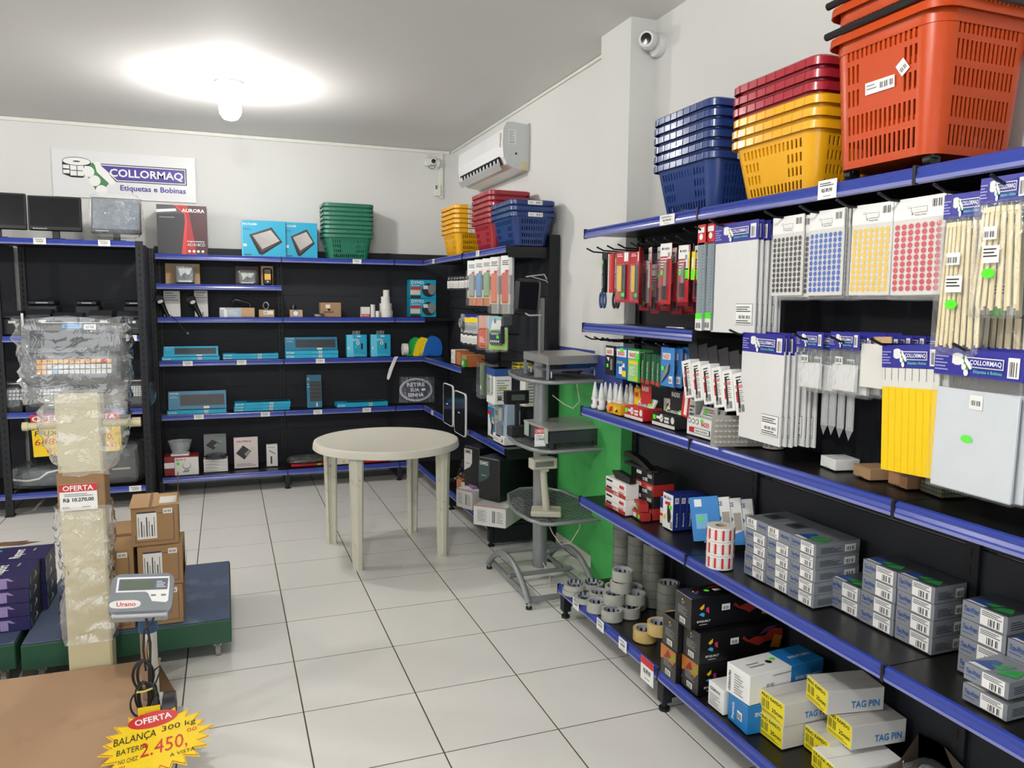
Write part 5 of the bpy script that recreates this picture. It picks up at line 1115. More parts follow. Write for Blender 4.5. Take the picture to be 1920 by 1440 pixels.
# cable ties
NAT = mat('natural_nylon', '#e6d8ae', .45, var=.04); nat2 = mat('natural_nylon_shaded', '#dccb9c', .45)
for k, (yc, zt, w, h, n, l, x) in enumerate(((1.385, 1.875, .125, .37, 15, 'long natural nylon cable ties in a bag with violet header, left bag', 1.70), (1.285, 1.90, .115, .30, 13, 'natural nylon cable ties in the shorter bag cut by the right picture edge', 1.69), (1.33, 1.87, .14, .39, 13, 'long natural cable ties hanging behind the two front bags', 1.79))):
    t = thing('cable_tie_bag', l, 'cable tie bag', (x, yc, zt)); hb = B(); headed(w, h, .06, lambda b, F: None)(hb); part(hb, 'header_card', t)
    for i in range(n):
        f = (i+.5)/n-.5; y0 = -f*(w-.03); b = B()
        b.box(0, -.0035, -h+.01+.015*((i*5) % 3)/3, .004, .0035, -.055-.01*(i % 2), NAT if i % 3 else nat2, mt(.012*math.cos(f*3)*-1+.006*(i % 2), y0, 0) @ rot(R(f*-4*(1 if k != 1 else 2)), 'X')); 
        b.box(-.001, -.005, -.062, .006, .005, -.05, NAT, mt(.012*math.cos(f*3)*-1+.006*(i % 2), y0, -.005*(i % 2))); part(b, 'cable_tie', t)
    part(B().box(-.02, -w/2-.004, -h-.008, .03, w/2+.004, -.036, CL2, bev=.008), 'clear_bag', t)
    F = FB @ mt(0, 0, .0215); part(B().rect(F, -w*.22, -h*.42, w*.3, .03, WHT).bars(F, -w*.2, -h*.42+.005, w*.24, .014, o=.0012).rect(F, -w*.2, -h*.6, w*.36, .04, WHT).lines(F, -w*.18, -h*.6+.012, w*.3, .024, 3, INK).disc(F, -w*.05, -h*.68, .017, GREEN, .012), 'price_sticker', t)
# little tag packs (lower row)
def tagp(b):
    w, h = .115, .165
    headed(w, h, .05, lambda b, F: None)(b); b.box(0, -.045, -h+.01, .016, .045, -h+.09, SHEEN, bev=.003); b.rect(FB @ mt(0, 0, .003), -.03, -.075, .03, .022, WHT).bars(FB @ mt(0, 0, .003), -.028, -.07, .026, .012, n=7)
pr = proto('tag_pack', tagp); part(B().box(-.004, -.057, -.165, .02, .057, -.03, CL2, bev=.004), 'clear_pouch', pr)
for i in range(14): sheetpack('tag_pack', f'small violet-headed tag bag, {["","second","third","fourth","fifth","sixth","seventh","eighth","ninth","tenth","eleventh","twelfth","thirteenth","last"][i]} from the left on the crowded hooks' if i else 'frontmost small bag of white tags with violet header, square label below', 'tag pack', 1.70+(i % 7)*.026, 1.895-.024*i-(0 if i < 7 else -.03), 1.515, .11, .16, .01, pr, None if i == 0 else 'small tag bags on the lower hooks', jit=.006)
def silver(b): b.box(0, -.014, -.13, .003, .014, 0, HAZE).poly([(-.014, -.13), (.014, -.13), (0, -.16)], HAZE, FB).box(.0005, -.008, -.12, .002, .008, -.02, SILV)
pr = proto('thin_pouch', silver)
for i in range(4): sheetpack('thin_pouch', ['slim pointed silvery pouch hanging below the tag bags, leftmost', 'slim silvery pouch hanging below the tag bags, second from the left', 'slim silvery pouch hanging below the tag bags, third from the left', 'slim silvery pouch hanging below the tag bags, rightmost'][i], 'pouch', 1.74, 1.86-.033*i, 1.375, .03, .16, .003, pr, None)
# kraft and white tags
for i, (m, y, z, l) in enumerate(((OFFW, 1.655, 1.51, 'cream cardboard tag pack between the small tags and the yellow packs'), (KRAFTL, 1.665, 1.53, 'kraft cardboard tag behind the cream one'), (OFFW, 1.70, 1.50, 'second cream cardboard tag pack behind the kraft one'))):
    o = B().box(0, -.045, -.125, .006, .045, 0, m, bev=.001).build('tag_card', None, (1.715+.02*i, y, z), R(4)); o.rotation_euler[0] = R(-3*i); tag(o, l, 'tag')
# yellow packs and clear big packs
def yel(b):
    w, h = .185, .325
    def body(b, F):
        b.box(0, -w/2+.004, -h, .006, w/2-.004, -.035, OFFW, bev=.001); b.rect(F, -w/2+.004, -h, w-.008, h*.71, mat('bright_yellow_card', '#e8c204', .4, var=.02), -.0008)
        for k in range(8): b.rect(F, -w/2+.012+k*(w-.03)/7, -.075, .0012, .035, INK, -.0004)
        for k in range(1, 8): b.rect(F, -w/2+.004+k*(w-.008)/8, -h, .0008, h*.71, mat('yellow_fold', '#c9a503', .5), -.0003)
    headed(w, h, .062, body)(b)
pr = proto('yellow_pack', yel)
for i in range(6): sheetpack('yellow_pack', f'{NTH[i]} pack of yellow card tubes with violet header, counted from the front', 'yellow pack', 1.70+i*.018, 1.52-.012*i, 1.495, .185, .325, .006, pr, 'packs of yellow card', tilt=-3-1.0*i)
def clr(b):
    w, h = .235, .335
    def body(b, F): b.box(0, -w/2+.006, -h, .012, w/2-.012, -.08, mat('milky_bag_paper', '#c9cfd3', .2), bev=.003).rect(F, -.01, -.125, .035, .035, WHT, .0).bars(F, -.005, -.115, .026, .012, o=.0006).disc(F, -.01, -.2, .016, GREEN, .010, o=.0)
    headed(w, h, .068, body)(b)
pr = proto('clear_bag_pack', clr); part(B().box(-.004, -.1175, -.34, .016, .1175, -.045, CLEAR, bev=.004), 'clear_pouch', pr)
for i in range(5): sheetpack('clear_bag_pack', f'{NTH[i]} pack of milky plastic bags with wide violet header, counted from the front', 'plastic bag pack', 1.695+i*.022, 1.322-.012*i, 1.495, .235, .335, .01, pr, 'packs of milky plastic bags')
# ---- first bay, hooks under the top shelf
def scissors(y, x, label, hw=BLM):
    t = thing('scissors_pack', label, 'scissors', (x, y, 1.855)); DKG = mat('scissor_dark', '#1d2026', .3)
    b = B().box(0, -.028, -.19, .002, .03, 0, mat('black_card', '#101113', .4)); F = FB @ mt(0, 0, .0)
    b.text(F @ mt(-.02, -.17, 0) @ rot(R(90), 'Z'), 'Tesoura Standard', 0, -.004, .14, .010, WHT, True).disc(F, .0, -.045, .009, GREEN, .009, o=.012); part(b, 'card', t)
    part(B().prism([(-.012, -.03), (.006, -.03), (.014, -.16), (.004, -.19), (-.006, -.18)], .006, DKG, FB @ mt(.004, 0, .002)), 'blade', t)
    for dy in (-.014, .018): part(B().tube([(-.006, dy+.014*math.cos(a), -.225+.035*math.sin(a)) for a in [2*math.pi*k/16 for k in range(16)]], .0055, hw, 8, closed=True), 'handle', t)
scissors(3.30, 1.71, 'dark scissors with blue handles on a black card, leftmost on the hooks', mat('navy_handle', '#24406e', .4)); scissors(3.185, 1.72, 'black scissors on a black lettered card, second on the hooks', INK)
o = B().box(0, -.02, -.185, .01, .02, 0, RED, bev=.002).box(-.003, -.008, -.17, .0, .008, -.01, mat('light_red', '#d05048', .4)).build('red_box_cutter_case', None, (1.715, 3.245, 1.85)); tag(o, 'narrow red case hanging between the two scissors', 'case')
WR = mat('red_blister_card', '#b3222c', .35, var=.04)
def cutter(kind):
    def f(b):
        w, h = (.085, .235) if kind == 'w' else (.09, .215) if kind == 'y' else (.07, .21)
        b.box(0, -w/2, -h, .003, w/2, .012, WR, bev=.0008); F = FB
        if kind != 'y':
            b.rect(F, -w/2, -.04, w, .052, WHT).text(F, 'WÜRTH', -w*.15, -.015, w*.45, .011, INK, True).rect(F, -w*.36, -.014, w*.13, .009, INK, .001)
            for k in range(4): b.rect(F, -w*.44, -.052-k*.011, w*(.62-.1*k), .0045, WHT, .001)
            b.rect(F, w*.16, -.05, w*.3, .035, WHT, .001).bars(F, w*.2, -.045, w*.2, .02, n=6, o=.0016)
            b.box(-.006, -.008, -h+.06, 0, .006, -.065, SILV).box(-.012, -.009, -h+.02, 0, .009, -h+.075, INK); b.disc(F, -w*.3, -h*.45, .009, GREEN, .012, o=.002)
        else:
            b.rect(F, w*.1, -.03, w*.3, .04, WHT, .001).lines(F, -w*.4, -.01, w*.4, .015, 2, WHT)
            b.box(-.012, -.01, -h+.05, 0, .018, -.05, mat('tool_yellow', '#d9b01c', .4)).box(-.014, -.026, -h+.015, 0, -.006, -.045, INK, bev=.002).box(-.01, .02, -h+.06, 0, .028, -.05, SILV).disc(F, w*.2, -h+.035, .012, GREEN, .01, o=.014)
    return f
PW, PY, P3 = proto('cutter_pack', cutter('w')), proto('cutter_pack', cutter('y')), proto('cutter_pack', cutter('s'))
for p_, w, h in ((PW, .085, .235), (PY, .09, .215), (P3, .07, .21)): part(B().box(-.016, -w*.32, -h+.01, .0, w*.32, -.042, CLEAR, bev=.004), 'blister', p_)
seq = [('y', 3.105, 1.70, 'yellow and black knife on a red card, left one'), ('y', 3.0, 1.71, 'yellow and black knife on a red card, right one'), ('w', 2.935, 1.695, 'white-topped red cutter card seen edge-on, left of the group'), ('w', 2.87, 1.70, 'white-topped red cutter card, second of the group'),
       ('w', 2.815, 1.72, 'white-topped red cutter card, third of the group'), ('s', 2.775, 1.75, 'white-topped red cutter card, half hidden behind the large one'), ('w', 2.725, 1.69, 'large white-topped red card with a silver cutter in full view'), ('w', 2.70, 1.76, 'red cutter card hanging behind the one in full view'), ('s', 2.61, 1.70, 'short red card with a light blade refill, rightmost red card'), ('s', 2.59, 1.76, 'red card deep on the rightmost red hook')]
for k, y, x, l in seq:
    src = {'y': PY, 'w': PW, 's': P3}[k]; o = sheetpack('cutter_pack', l, 'cutter', x, y, 1.835 if k != 'w' else 1.845, 0, 0, 0, src, None); o.rotation_euler[2] = R({2.935: -42, 2.87: -22, 2.815: -12, 3.105: 15, 3.0: 8}.get(y, 0))
for i in range(12):
    o = place(P3 if i % 3 else PY, (1.80+.03*(i % 4), 3.08-.045*i, 1.80+random.uniform(-.02, .0)), R(random.uniform(-6, 6))); tag(o, 'red carded cutter hanging deep in the back of the red hooks', 'cutter', 'cutters in the back of the hooks'); o.name = 'cutter_pack'
def ypen(b): b.box(0, -.011, -.12, .006, .011, -.01, mat('yellow_marker', '#e2cf1c', .35), bev=.002).box(0, -.004, -.01, .004, .004, .02, INK).rect(FB, -.007, -.075, .014, .04, PAPER).rect(FB, -.01, -.115, .02, .035, GREEN, .001)
pr = proto('yellow_tool', ypen)
for i in range(4): sheetpack('yellow_tool', f'{["first","second","third","fourth"][i]} slim yellow tool from the left before the rulers', 'tool', 1.70+.004*i, 2.585-.03*i, 1.83, 0, 0, 0, pr, 'slim yellow tools')
# ---- first bay, hooks under the half shelf
def card(w, h, m, top, deco):
    def f(b): b.box(0, -w/2, -h, .006, w/2, .01, m, bev=.001); b.rect(FB, -w/2+.004, -.035, w-.008, .035, top).text(FB, 'RADEX', -w*.3, -.028, w*.6, .018, RED, True, .0014); deco(b, w, h)
    return f
def dz1(b, w, h): b.rect(FB, w*.1, -h*.8, w*.25, h*.4, SILV, .001).rect(FB, -w*.3, -h*.72, w*.2, w*.2, GREEN, .002).poly([(-w*.35, -h*.35), (-w*.1, -h*.5), (0, -h*.35)], PAPER, FB, .001)
def dz2(b, w, h): b.lines(FB, -w*.4, -h*.5, w*.7, h*.1, 2, YEL).rect(FB, -w*.2, -h*.85, w*.3, h*.25, WHT, .001).rect(FB, w*.1, -h*.92, w*.35, h*.2, YEL, .001).rect(FB, -w*.1, -.01, w*.3, .016, GREEN, .002).poly([(.0, -h*.6), (w*.3, -h*.45), (w*.35, -h*.6)], PAPER, FB, .001)
def dz3(b, w, h): b.rect(FB, -w*.42, -h*.97, w*.84, h*.7, mat('pale_green_print', '#8fbf7c', .4), .0008).rect(FB, -w*.4, -h*.42, w*.8, h*.09, YEL, .0014).rect(FB, w*.05, -h*.96, w*.36, h*.16, mat('lime', '#b7c93c', .4), .0014).lines(FB, -w*.3, -h*.8, w*.5, h*.3, 5, PAPER, .0014).rect(FB, w*.2, -.045, w*.25, .035, GREEN, .002)
CB = mat('card_blue', '#1f64ae', .35); CG = mat('card_green', '#2f8a3c', .35); CK = mat('card_black', '#1a1a1c', .4)
for i, (y, w, h, m, dz, l) in enumerate(((3.22, .085, .13, CK, dz1, 'black carded glue kit with white head, leftmost under the half shelf'), (3.105, .10, .135, CB, dz2, 'blue carded adhesive second from the left under the half shelf'), (2.995, .105, .14, CG, dz3, 'bright green carded adhesive third from the left under the half shelf'))):
    b = B(); card(w, h, m, PAPER, dz)(b); o = b.build('adhesive_card', None, (1.705, y, 1.405)); tag(o, l, 'adhesive pack')
    for k in range(2): tag(place(o, (1.735+.03*k, y-.006*k, 1.40)), ('nearer ', 'farther ')[k]+l.replace('leftmost', 'behind the leftmost').replace('second', 'behind the second').replace('third', 'behind the third'), 'adhesive pack', 'adhesive cards hanging behind others')
def gcase(b): b.box(0, -.018, -.135, .05, .018, .0, mat('dark_green_card', '#1e4f30', .35), bev=.002).text(FB @ mt(0, -.115, 0) @ rot(R(90), 'Z'), 'UNIVERSAL', 0, -.006, .085, .012, mat('mint_text', '#9fc9a0', .5), True).rect(FB, -.015, -.13, .03, .014, RED, .001)
pr = proto('green_glue_box', gcase)
for i in range(4): sheetpack('green_glue_box', f'{["first","second","third","fourth"][i]} dark green glue pack from the left between green card and blue cards', 'glue pack', 1.715, 2.93-.042*i, 1.40, 0, 0, 0, pr, 'dark green glue packs')
def bsc(b):
    b.box(0, -.05, -.15, .004, .05, .012, mat('light_blue_card', '#3f7fc4', .35), bev=.001).text(FB, 'RADEX', -.03, -.035, .05, .02, RED, True).rect(FB, -.035, -.038, .06, .026, WHT, .0008)
    b.poly([(-.04, -.14), (-.028, -.10), (.01, -.05), (.02, -.055), (.012, -.09), (-.02, -.12)], SILV, FB, .004).poly([(-.045, -.145), (.0, -.11), (.02, -.09), (.025, -.06), (.02, -.055), (.01, -.09), (-.02, -.12)], CHAR, FB, .005)
    b.rect(FB, -.035, -.085, .02, .018, GREEN, .006).rect(FB, .015, -.135, .028, .03, WHT, .001).bars(FB, .018, -.13, .022, .014, n=6, o=.0016)
pr = proto('pliers_card', bsc)
for i in range(4): sheetpack('pliers_card', f'{NTH[i]} light blue card with pliers under the half shelf, counted from the front', 'pliers pack', 1.705+.03*i, 2.715-.012*i, 1.425, 0, 0, 0, pr, 'light blue pliers cards', jit=.002)
def kbox(b):
    b.box(0, -.03, -.15, .09, .03, 0, WHT, bev=.001); F = FB
    b.rect(F, -.012, -.125, .012, .1, CHAR); T = FB
    b.text(T, 'RADEX', -.018, -.055, .04, .012, RED, True).lines(T, -.012, -.04, .032, .03, 3, INK).rect(T, -.02, -.105, .008, .04, RED).lines(T, .0, -.105, .022, .045, 6).bars(T, -.015, -.14, .036, .026, n=9)
    b.box(.04, -.03, 0, .043, .03, .07, CHAR); G = mt(0, -.03, 0) @ face('-y', 1, 1, 1); b.lines(G, .01, -.1, .06, .08, 5, GRYI)
pr = proto('stapler_pack', kbox)
for i in range(6): sheetpack('stapler_pack', f'{["first","second","third","fourth","fifth","sixth"][i]} white and red hanging box from the left before the envelopes', 'hanging box', 1.70, 2.575-.066*i, 1.395-.004*i, 0, 0, 0, pr, 'white hanging boxes', tilt=-13, jit=.001)

# ---- shelf 1.093: glue bottles, display cartons, rolls, small boxes
BOT = mat('glue_bottle_white', '#c9cbc6', .3); LBL = mat('bottle_label_blue', '#2b4a86', .4)
b = B().lathe([(0, 0), (.017, 0), (.018, .003), (.018, .052), (.014, .06), (.0, .061)], BOT, 18).lathe([(.0182, .006), (.0184, .007), (.0184, .046), (.0182, .047)], WHT, 18).lathe([(.0, .06), (.0155, .06), (.014, .072), (.005, .128), (.003, .131), (0, .131)], mat('cap_white', '#d4d6d4', .35), 16)
b.rect(mt(-.0186, 0, 0) @ face('-x', 0, 0, 1), -.009, .022, .018, .016, LBL, .0003).rect(mt(-.0186, 0, 0) @ face('-x', 0, 0, 1), -.009, .036, .018, .008, RED, .0005)
pos = [(1.715, 3.385), (1.72, 3.325), (1.765, 3.37), (1.76, 3.31), (1.80, 3.335), (1.77, 3.265), (1.81, 3.29), (1.765, 3.215), (1.81, 3.235), (1.85, 3.27), (1.81, 3.185), (1.85, 3.205), (1.82, 3.135), (1.85, 3.10)]
src = b.build('glue_bottle')
for i, (x, y) in enumerate(pos):
    o = src if i == 0 else place(src, (x, y, 1.094)); o.location = (x, y, 1.094); o.name = 'glue_bottle'
    tag(o, 'small white glue bottle with pointed cap, nearest the shelf end' if i == 0 else 'small white glue bottle with pointed cap, second along the shelf edge' if i == 1 else f'small white glue bottle, {["","","third","fourth","fifth","sixth","seventh","eighth","ninth","tenth","eleventh","twelfth","thirteenth","last"][i]} from the shelf end in the cluster', 'glue bottle', None if i < 2 else 'glue bottles at the shelf end')
OY = mat('orange_yellow_card', '#e0a51e', .4)
carton('glue_carton', 'low orange and yellow display carton before the glue bottles', 'box', (1.71, 3.115, 1.094), (.08, .13, .045), OY, lambda b, dx, dy, dz: b.poly([(.02, .005), (.05, .01), (.06, .035), (.03, .03)], RED, face('-x', dx, dy, dz), .001).rect(face('-x', dx, dy, dz), .07, .008, .04, .025, YEL).poly([(.08, .01), (.1, .03), (.11, .012)], INK, face('-x', dx, dy, dz), .001))
carton('glue_carton', 'upright orange and yellow glue pack behind the low orange carton', 'box', (1.785, 3.07, 1.094), (.03, .05, .13), OY, lambda b, dx, dy, dz: b.rect(face('-x', dx, dy, dz), .008, .05, .034, .03, YEL).rect(face('-x', dx, dy, dz), .01, .09, .03, .02, RED, .001))
def display_box(label, y, x, w, d, m, txt, z=1.094):
    t = thing('display_carton', label, 'display box', (x, y, z)); F = mt(0, w, 0) @ face('-x', 0, 0, 1)
    b = B().box(0, 0, 0, d, w, .055, m, bev=.0015).rect(F, 0, 0, w, .014, PAPER).disc(F, w*.42, .036, .015, PAPER, .017, o=.001).poly([(w*.42, .034), (w*.5, .048), (w*.44, .03)], INK, F, .002).rect(F, w*.55, .034, w*.2, .010, PAPER, .001).rect(F, w*.55, .020, w*.2, .010, PAPER, .001).rect(F, w*.2, .03, w*.14, .012, PAPER, .001).disc(F, w*.9, .036, .013, PAPER, .015, o=.001)
    b.rect(F, w*.06, .024, .022, .02, GREEN, .003); part(b, 'tray', t)
    part(B().box(0, .01, .055, .01, w-.02, .105, PAPER, mt(d*.25, 0, 0) @ rot(R(28), 'Y')).text(mt(d*.25, w, 0) @ rot(R(28), 'Y') @ face('-x', 0, 0, 1), 'INSTANT', .03, .082, w*.5, .012, RED, True, .002).text(mt(d*.25, w, 0) @ rot(R(28), 'Y') @ face('-x', 0, 0, 1), txt, .03, .064, w*.5, .011, INK, True, .002).rect(mt(d*.25, w, 0) @ rot(R(28), 'Y') @ face('-x', 0, 0, 1), w*.66, .07, .03, .025, GREEN, .003), 'lid_flap', t)
    part(B().box(d*.6, w*.2, .055, d*.62, w*.75, .155, m).text(mt(d*.6, w, 0) @ face('-x', 0, 0, 1), 'RADEX', w*.32, .125, w*.36, .02, WHT, True, .001), 'header_card', t)
display_box('red display carton with white lid flap on the middle shelf', 2.925, 1.72, .165, .10, RED, 'BOND 793'); display_box('black display carton with silver-white lid flap on the middle shelf', 2.69, 1.735, .18, .10, INK, 'METAL')
t = thing('marker_display', 'white display carton full of markers behind the label sheet', 'display box', (1.74, 2.44, 1.094)); F = mt(0, .17, 0) @ face('-x', 0, 0, 1)
b = B().box(0, 0, 0, .11, .17, .075, WHT, bev=.0015)
for k in range(3): b.disc(F, .02+.026*k, .058, .011, CHAR, n=12, o=.001).disc(F, .02+.026*k, .058, .008, WHT, n=12, o=.0015)
b.text(F, 'RADEX', .10, .044, .055, .018, RED, True).rect(F, .095, .062, .02, .01, GREEN, .002).rect(F, .03, .012, .13, .022, CHAR, .001).rect(F, .034, .014, .12, .018, WHT, .0015).rect(F, .02, .013, .035, .020, RED, .002).text(F, 'super marcador', .065, .018, .08, .009, INK, True, .002); part(b, 'tray', t)
part(B().box(.0, .0, .075, .008, .15, .12, WHT, mt(.02, 0, 0) @ rot(R(20), 'Y')).rect(mt(.02, .16, 0) @ rot(R(20), 'Y') @ face('-x', 0, 0, 1), .03, .085, .1, .025, CHAR, .001).rect(mt(.02, .16, 0) @ rot(R(20), 'Y') @ face('-x', 0, 0, 1), .033, .088, .094, .019, WHT, .002).rect(mt(.02, .16, 0) @ rot(R(20), 'Y') @ face('-x', 0, 0, 1), .035, .09, .025, .015, GREEN, .003).text(mt(.02, .16, 0) @ rot(R(20), 'Y') @ face('-x', 0, 0, 1), 'RADEX super', .066, .092, .055, .012, RED, True, .003), 'lid_flap', t)
for i in range(5): part(B().tube([(.035+.012*i, .02+.02*i, .06), (.035+.012*i, .02+.02*i, .125)], .007, [WHT, SILV, WHT, CHAR, WHT][i], 10), 'marker', t)
carton('display_carton', 'tall white and black carton between black display and marker display', 'box', (1.80, 2.64, 1.094), (.08, .05, .13), PAPER, lambda b, dx, dy, dz: b.lines(face('-x', dx, dy, dz), .008, .03, .034, .08, 5, CHAR).bars(face('-x', dx, dy, dz), .01, .008, .03, .015))
carton('display_carton', 'short white glue carton leaning behind the red display', 'box', (1.84, 2.87, 1.094), (.03, .08, .10), PAPER, lambda b, dx, dy, dz: b.disc(face('-x', dx, dy, dz), .04, .06, .02, RED, n=14).lines(face('-x', dx, dy, dz), .01, .01, .06, .02, 2, INK).rect(face('-x', dx, dy, dz), .02, .05, .05, .02, GREEN, .001))
def mouse_card(b): b.box(0, -.03, -.16, .02, .03, 0, mat('dark_blue_blister', '#18224a', .2), bev=.004).box(-.012, -.022, -.1, .0, .022, -.03, mat('gunmetal', '#5e6268', .25, .5), bev=.006).rect(FB, -.02, -.14, .03, .025, RED, .001)
pr = proto('marker_blister', mouse_card)
for i in range(4): o = sheetpack('marker_blister', f'{["first","second","third","fourth"][i]} dark blue glossy blister leaning above the black display, from the left', 'blister pack', 1.80+.012*i, 2.79-.045*i, 1.275-.01*i, 0, 0, 0, pr, 'dark blue glossy blisters', tilt=12); o.rotation_euler[1] = R(-15)
o = B().box(0, -.03, -.1, .012, .03, 0, CHAR, bev=.002).disc(FB, 0, -.03, .014, RED, n=10).lines(FB, -.02, -.09, .04, .04, 3, PAPER).build('glue_card', None, (1.87, 2.87, 1.30)); tag(o, 'small black card with red emblem hanging behind the red display', 'card')
o = B().box(0, -.022, -.11, .008, .022, 0, RED, bev=.002).box(-.002, -.018, -.1, 0, -.0, -.01, PAPER).build('red_card', None, (1.73, 2.605, 1.27)); o.rotation_euler = (R(8), 0, 0); tag(o, 'narrow red card leaning below the first white hanging box', 'card')
# label sheet, curled, and its roll
b = B(); vv = []
for i in range(13):
    f = i/12; y = 2.328-.055*f; x = 1.655+.19*f
    vv += [(x, y, 1.096), (x+.004, y, 1.215-.004*math.sin(f*3))]
b.add(vv, [(2*i, 2*i+2, 2*i+3, 2*i+1) for i in range(12)]+[(2*i, 2*i+1, 2*i+3, 2*i+2) for i in range(12)], mat('label_sheet', '#c5c2b8', .6))
for r_ in range(5):
    for i in range(1, 12):
        x = vv[2*i][0]-.0012; y = vv[2*i][1]; b.add([(x, y, 1.11+.02*r_), (vv[2*i+1][0]-.003+.0008*0, y-.014, 1.11+.02*r_), (x-.0+.004, y-.014, 1.117+.02*r_), (x, y, 1.117+.02*r_)], [(0, 1, 2, 3)], mat('faint_label_print', '#a3a19a', .6))
o = b.build('label_sheet'); tag(o, 'grey-white curled sheet of printed labels on the middle shelf', 'label sheet')
def lroll(x, y, z, r, h, label, col=None, n=1, name='label_roll', rows=2):
    t = thing(name, label, 'roll', (x, y, z)); m = PAPER
    b = B().lathe([(r*.4, 0), (r, 0), (r, h), (r*.4, h), (r*.4, 0)], m, 40); part(b, 'roll', t); part(B().lathe([(r*.4-.001, 0), (r*.4-.001, h)], CORE, 24), 'core', t)
    b = B()
    def patch(a0, a1, z0, z1, mm, o):
        k = 3; b.add([((r+o)*math.cos(a0+(a1-a0)*i/k), (r+o)*math.sin(a0+(a1-a0)*i/k), zz) for i in range(k+1) for zz in (z0, z1)], [(2*i, 2*i+2, 2*i+3, 2*i+1) for i in range(k)], mm)
    for i in range(12):
        a = 2*math.pi*i/12
        for j in range(rows):
            z0 = h*(j+.12)/rows; z1 = h*(j+.88)/rows
            if col: patch(a, a+.16, z0, z1, RED, .0006); patch(a+.2, a+.46, z0+.003, z1-.003, mat('label_tick', '#b9a6a2', .5), .0005); patch(a+.22, a+.44, z0+.004, z1-.004, PAPER, .0008)
            else: patch(a+.05, a+.38, z0+.004, z1-.004, GRYI, .0005); patch(a+.12, a+.3, z0+.009, z1-.009, PAPER, .0009)
    part(b, 'printed_labels', t); return t
lroll(1.875, 2.25, 1.094, .038, .075, 'label roll with grey squares standing behind the curled sheet', rows=3)
for i in range(3): lroll(1.73, 2.345, .628+.0535*i, .052, .052, f'white roll with red stripes, {["bottom","middle","top"][i]} of the pile on the blue-railed shelf', True, rows=1)
def sbox(label, x, y, m, rz, s=(.085, .085, .035), deco=None): carton('small_gift_box', label, 'box', (x, y, 1.094), s, m, deco, R(rz))
def tuck(b, dx, dy, dz): b.rect(face('-x', dx, dy, dz), dy*.35, 0, dy*.3, dz*.12, CHAR).rect(face('-x', dx, dy, dz), 0, dz*.93, dy, dz*.03, mat('fold_line', '#7a6248', .7), .001)
sbox('small white folded box, first of the four in a row', 1.80, 1.865, WHT, -12, deco=lambda b, dx, dy, dz: b.rect(face('-x', dx, dy, dz), dy*.35, 0, dy*.3, dz*.1, GRYI)); sbox('small kraft folded box, second of the four in a row', 1.80, 1.725, KRAFT, -12, deco=tuck); sbox('small kraft folded box, third of the four in a row', 1.815, 1.605, mat('kraft_reddish', '#99704f', .8), -12, deco=tuck)
OLV = mat('olive_pattern_base', '#3b3f2c', .5)
def leafy(b, dx, dy, dz):
    for sd, w_, h_ in (('-x', dy, dz), ('-y', dx, dz), ('+z', dx, dy)):
        F = face(sd, dx, dy, dz); nx = 9; ny = max(3, int(h_/w_*9))
        for i in range(nx):
            for j in range(ny):
                cx, cy = w_*(i+.5)/nx, h_*(j+.5)/ny; q = w_/nx*.42; b.poly([(cx-q, cy), (cx, cy-q*.35), (cx+q, cy), (cx, cy+q*.35)] if (i+j) % 2 else [(cx, cy-q), (cx+q*.35, cy), (cx, cy+q), (cx-q*.35, cy)], mat('olive_light', '#8d9170', .5), F)
sbox('small dark green box with leaf pattern, nearest of the four in a row', 1.825, 1.50, OLV, -12, deco=leafy)

# ---- shelf .627: stapler boxes, blue boxes, mask boxes, printer ribbon cartons
SR = mat('stapler_box_red', '#a82a26', .4); SK = mat('stapler_box_black', '#1c1a1b', .4)
def d_st(top):
    def f(b, dx, dy, dz):
        F = face('-x', dx, dy, dz); b.rect(F, 0, 0, dy, dz*.5, SR if top else SK, .0004).rect(F, dy*.05, dz*.55, dy*.28, dz*.3, INK if top else WHT, .001).text(F, 'RADEX', dy*.68, dz*.5, dy*.24, dz*.3, RED if top else WHT, True, .001).lines(F, dy*.4, dz*.1, dy*.3, dz*.3, 2, PAPER, .001).rect(F, dy*.55, dz*.12, dy*.12, dz*.3, PAPER, .001)
    return f
for i in range(2): carton('stapler_box', f'white and red stapler box, {["lower","upper"][i]} of the two at the far end of the shelf', 'box', (1.72, 3.06, .628+.075*i), (.07, .20, .074), PAPER, lambda b, dx, dy, dz: (d_st(1)(b, dx, dy, dz*.5), b.rect(face('-x', dx, dy, dz), 0, dz*.5, dy, .001, INK, .0006), b.rect(face('-x', dx, dy, dz), dy*.7, dz*.6, dy*.22, dz*.2, RED, .001), b.rect(face('-x', dx, dy, dz), dy*.05, dz*.75, dy*.3, dz*.13, INK, .001)))
for i in range(4): carton('stapler_box', f'black and red stapler box, {["lowest","second","third","top"][i]} of the pile behind the white ones', 'box', (1.80, 2.95, .628+.055*i), (.11, .16, .054), SK if i % 2 else SR, d_st(0))
for i, (x, y, z) in enumerate(((1.745, 2.95, .628), (1.74, 2.97, .668))): carton('stapler_box', ['small red and black box before the stapler pile with green sticker', 'small red box slanting upon its neighbour before the pile'][i], 'box', (x, y, z), (.045, .10, .038), SR, lambda b, dx, dy, dz: b.rect(face('-x', dx, dy, dz), .06, .008, .022, .018, GREEN, .002).rect(face('-x', dx, dy, dz), .008, .006, .035, .02, PAPER, .001).rect(face('-x', dx, dy, dz), 0, 0, dy, .004, INK, .001), R(-4-12*i))
t = thing('stapler', 'large black long-arm stapler lying on the stapler boxes', 'stapler', (1.78, 3.05, .85), R(90))
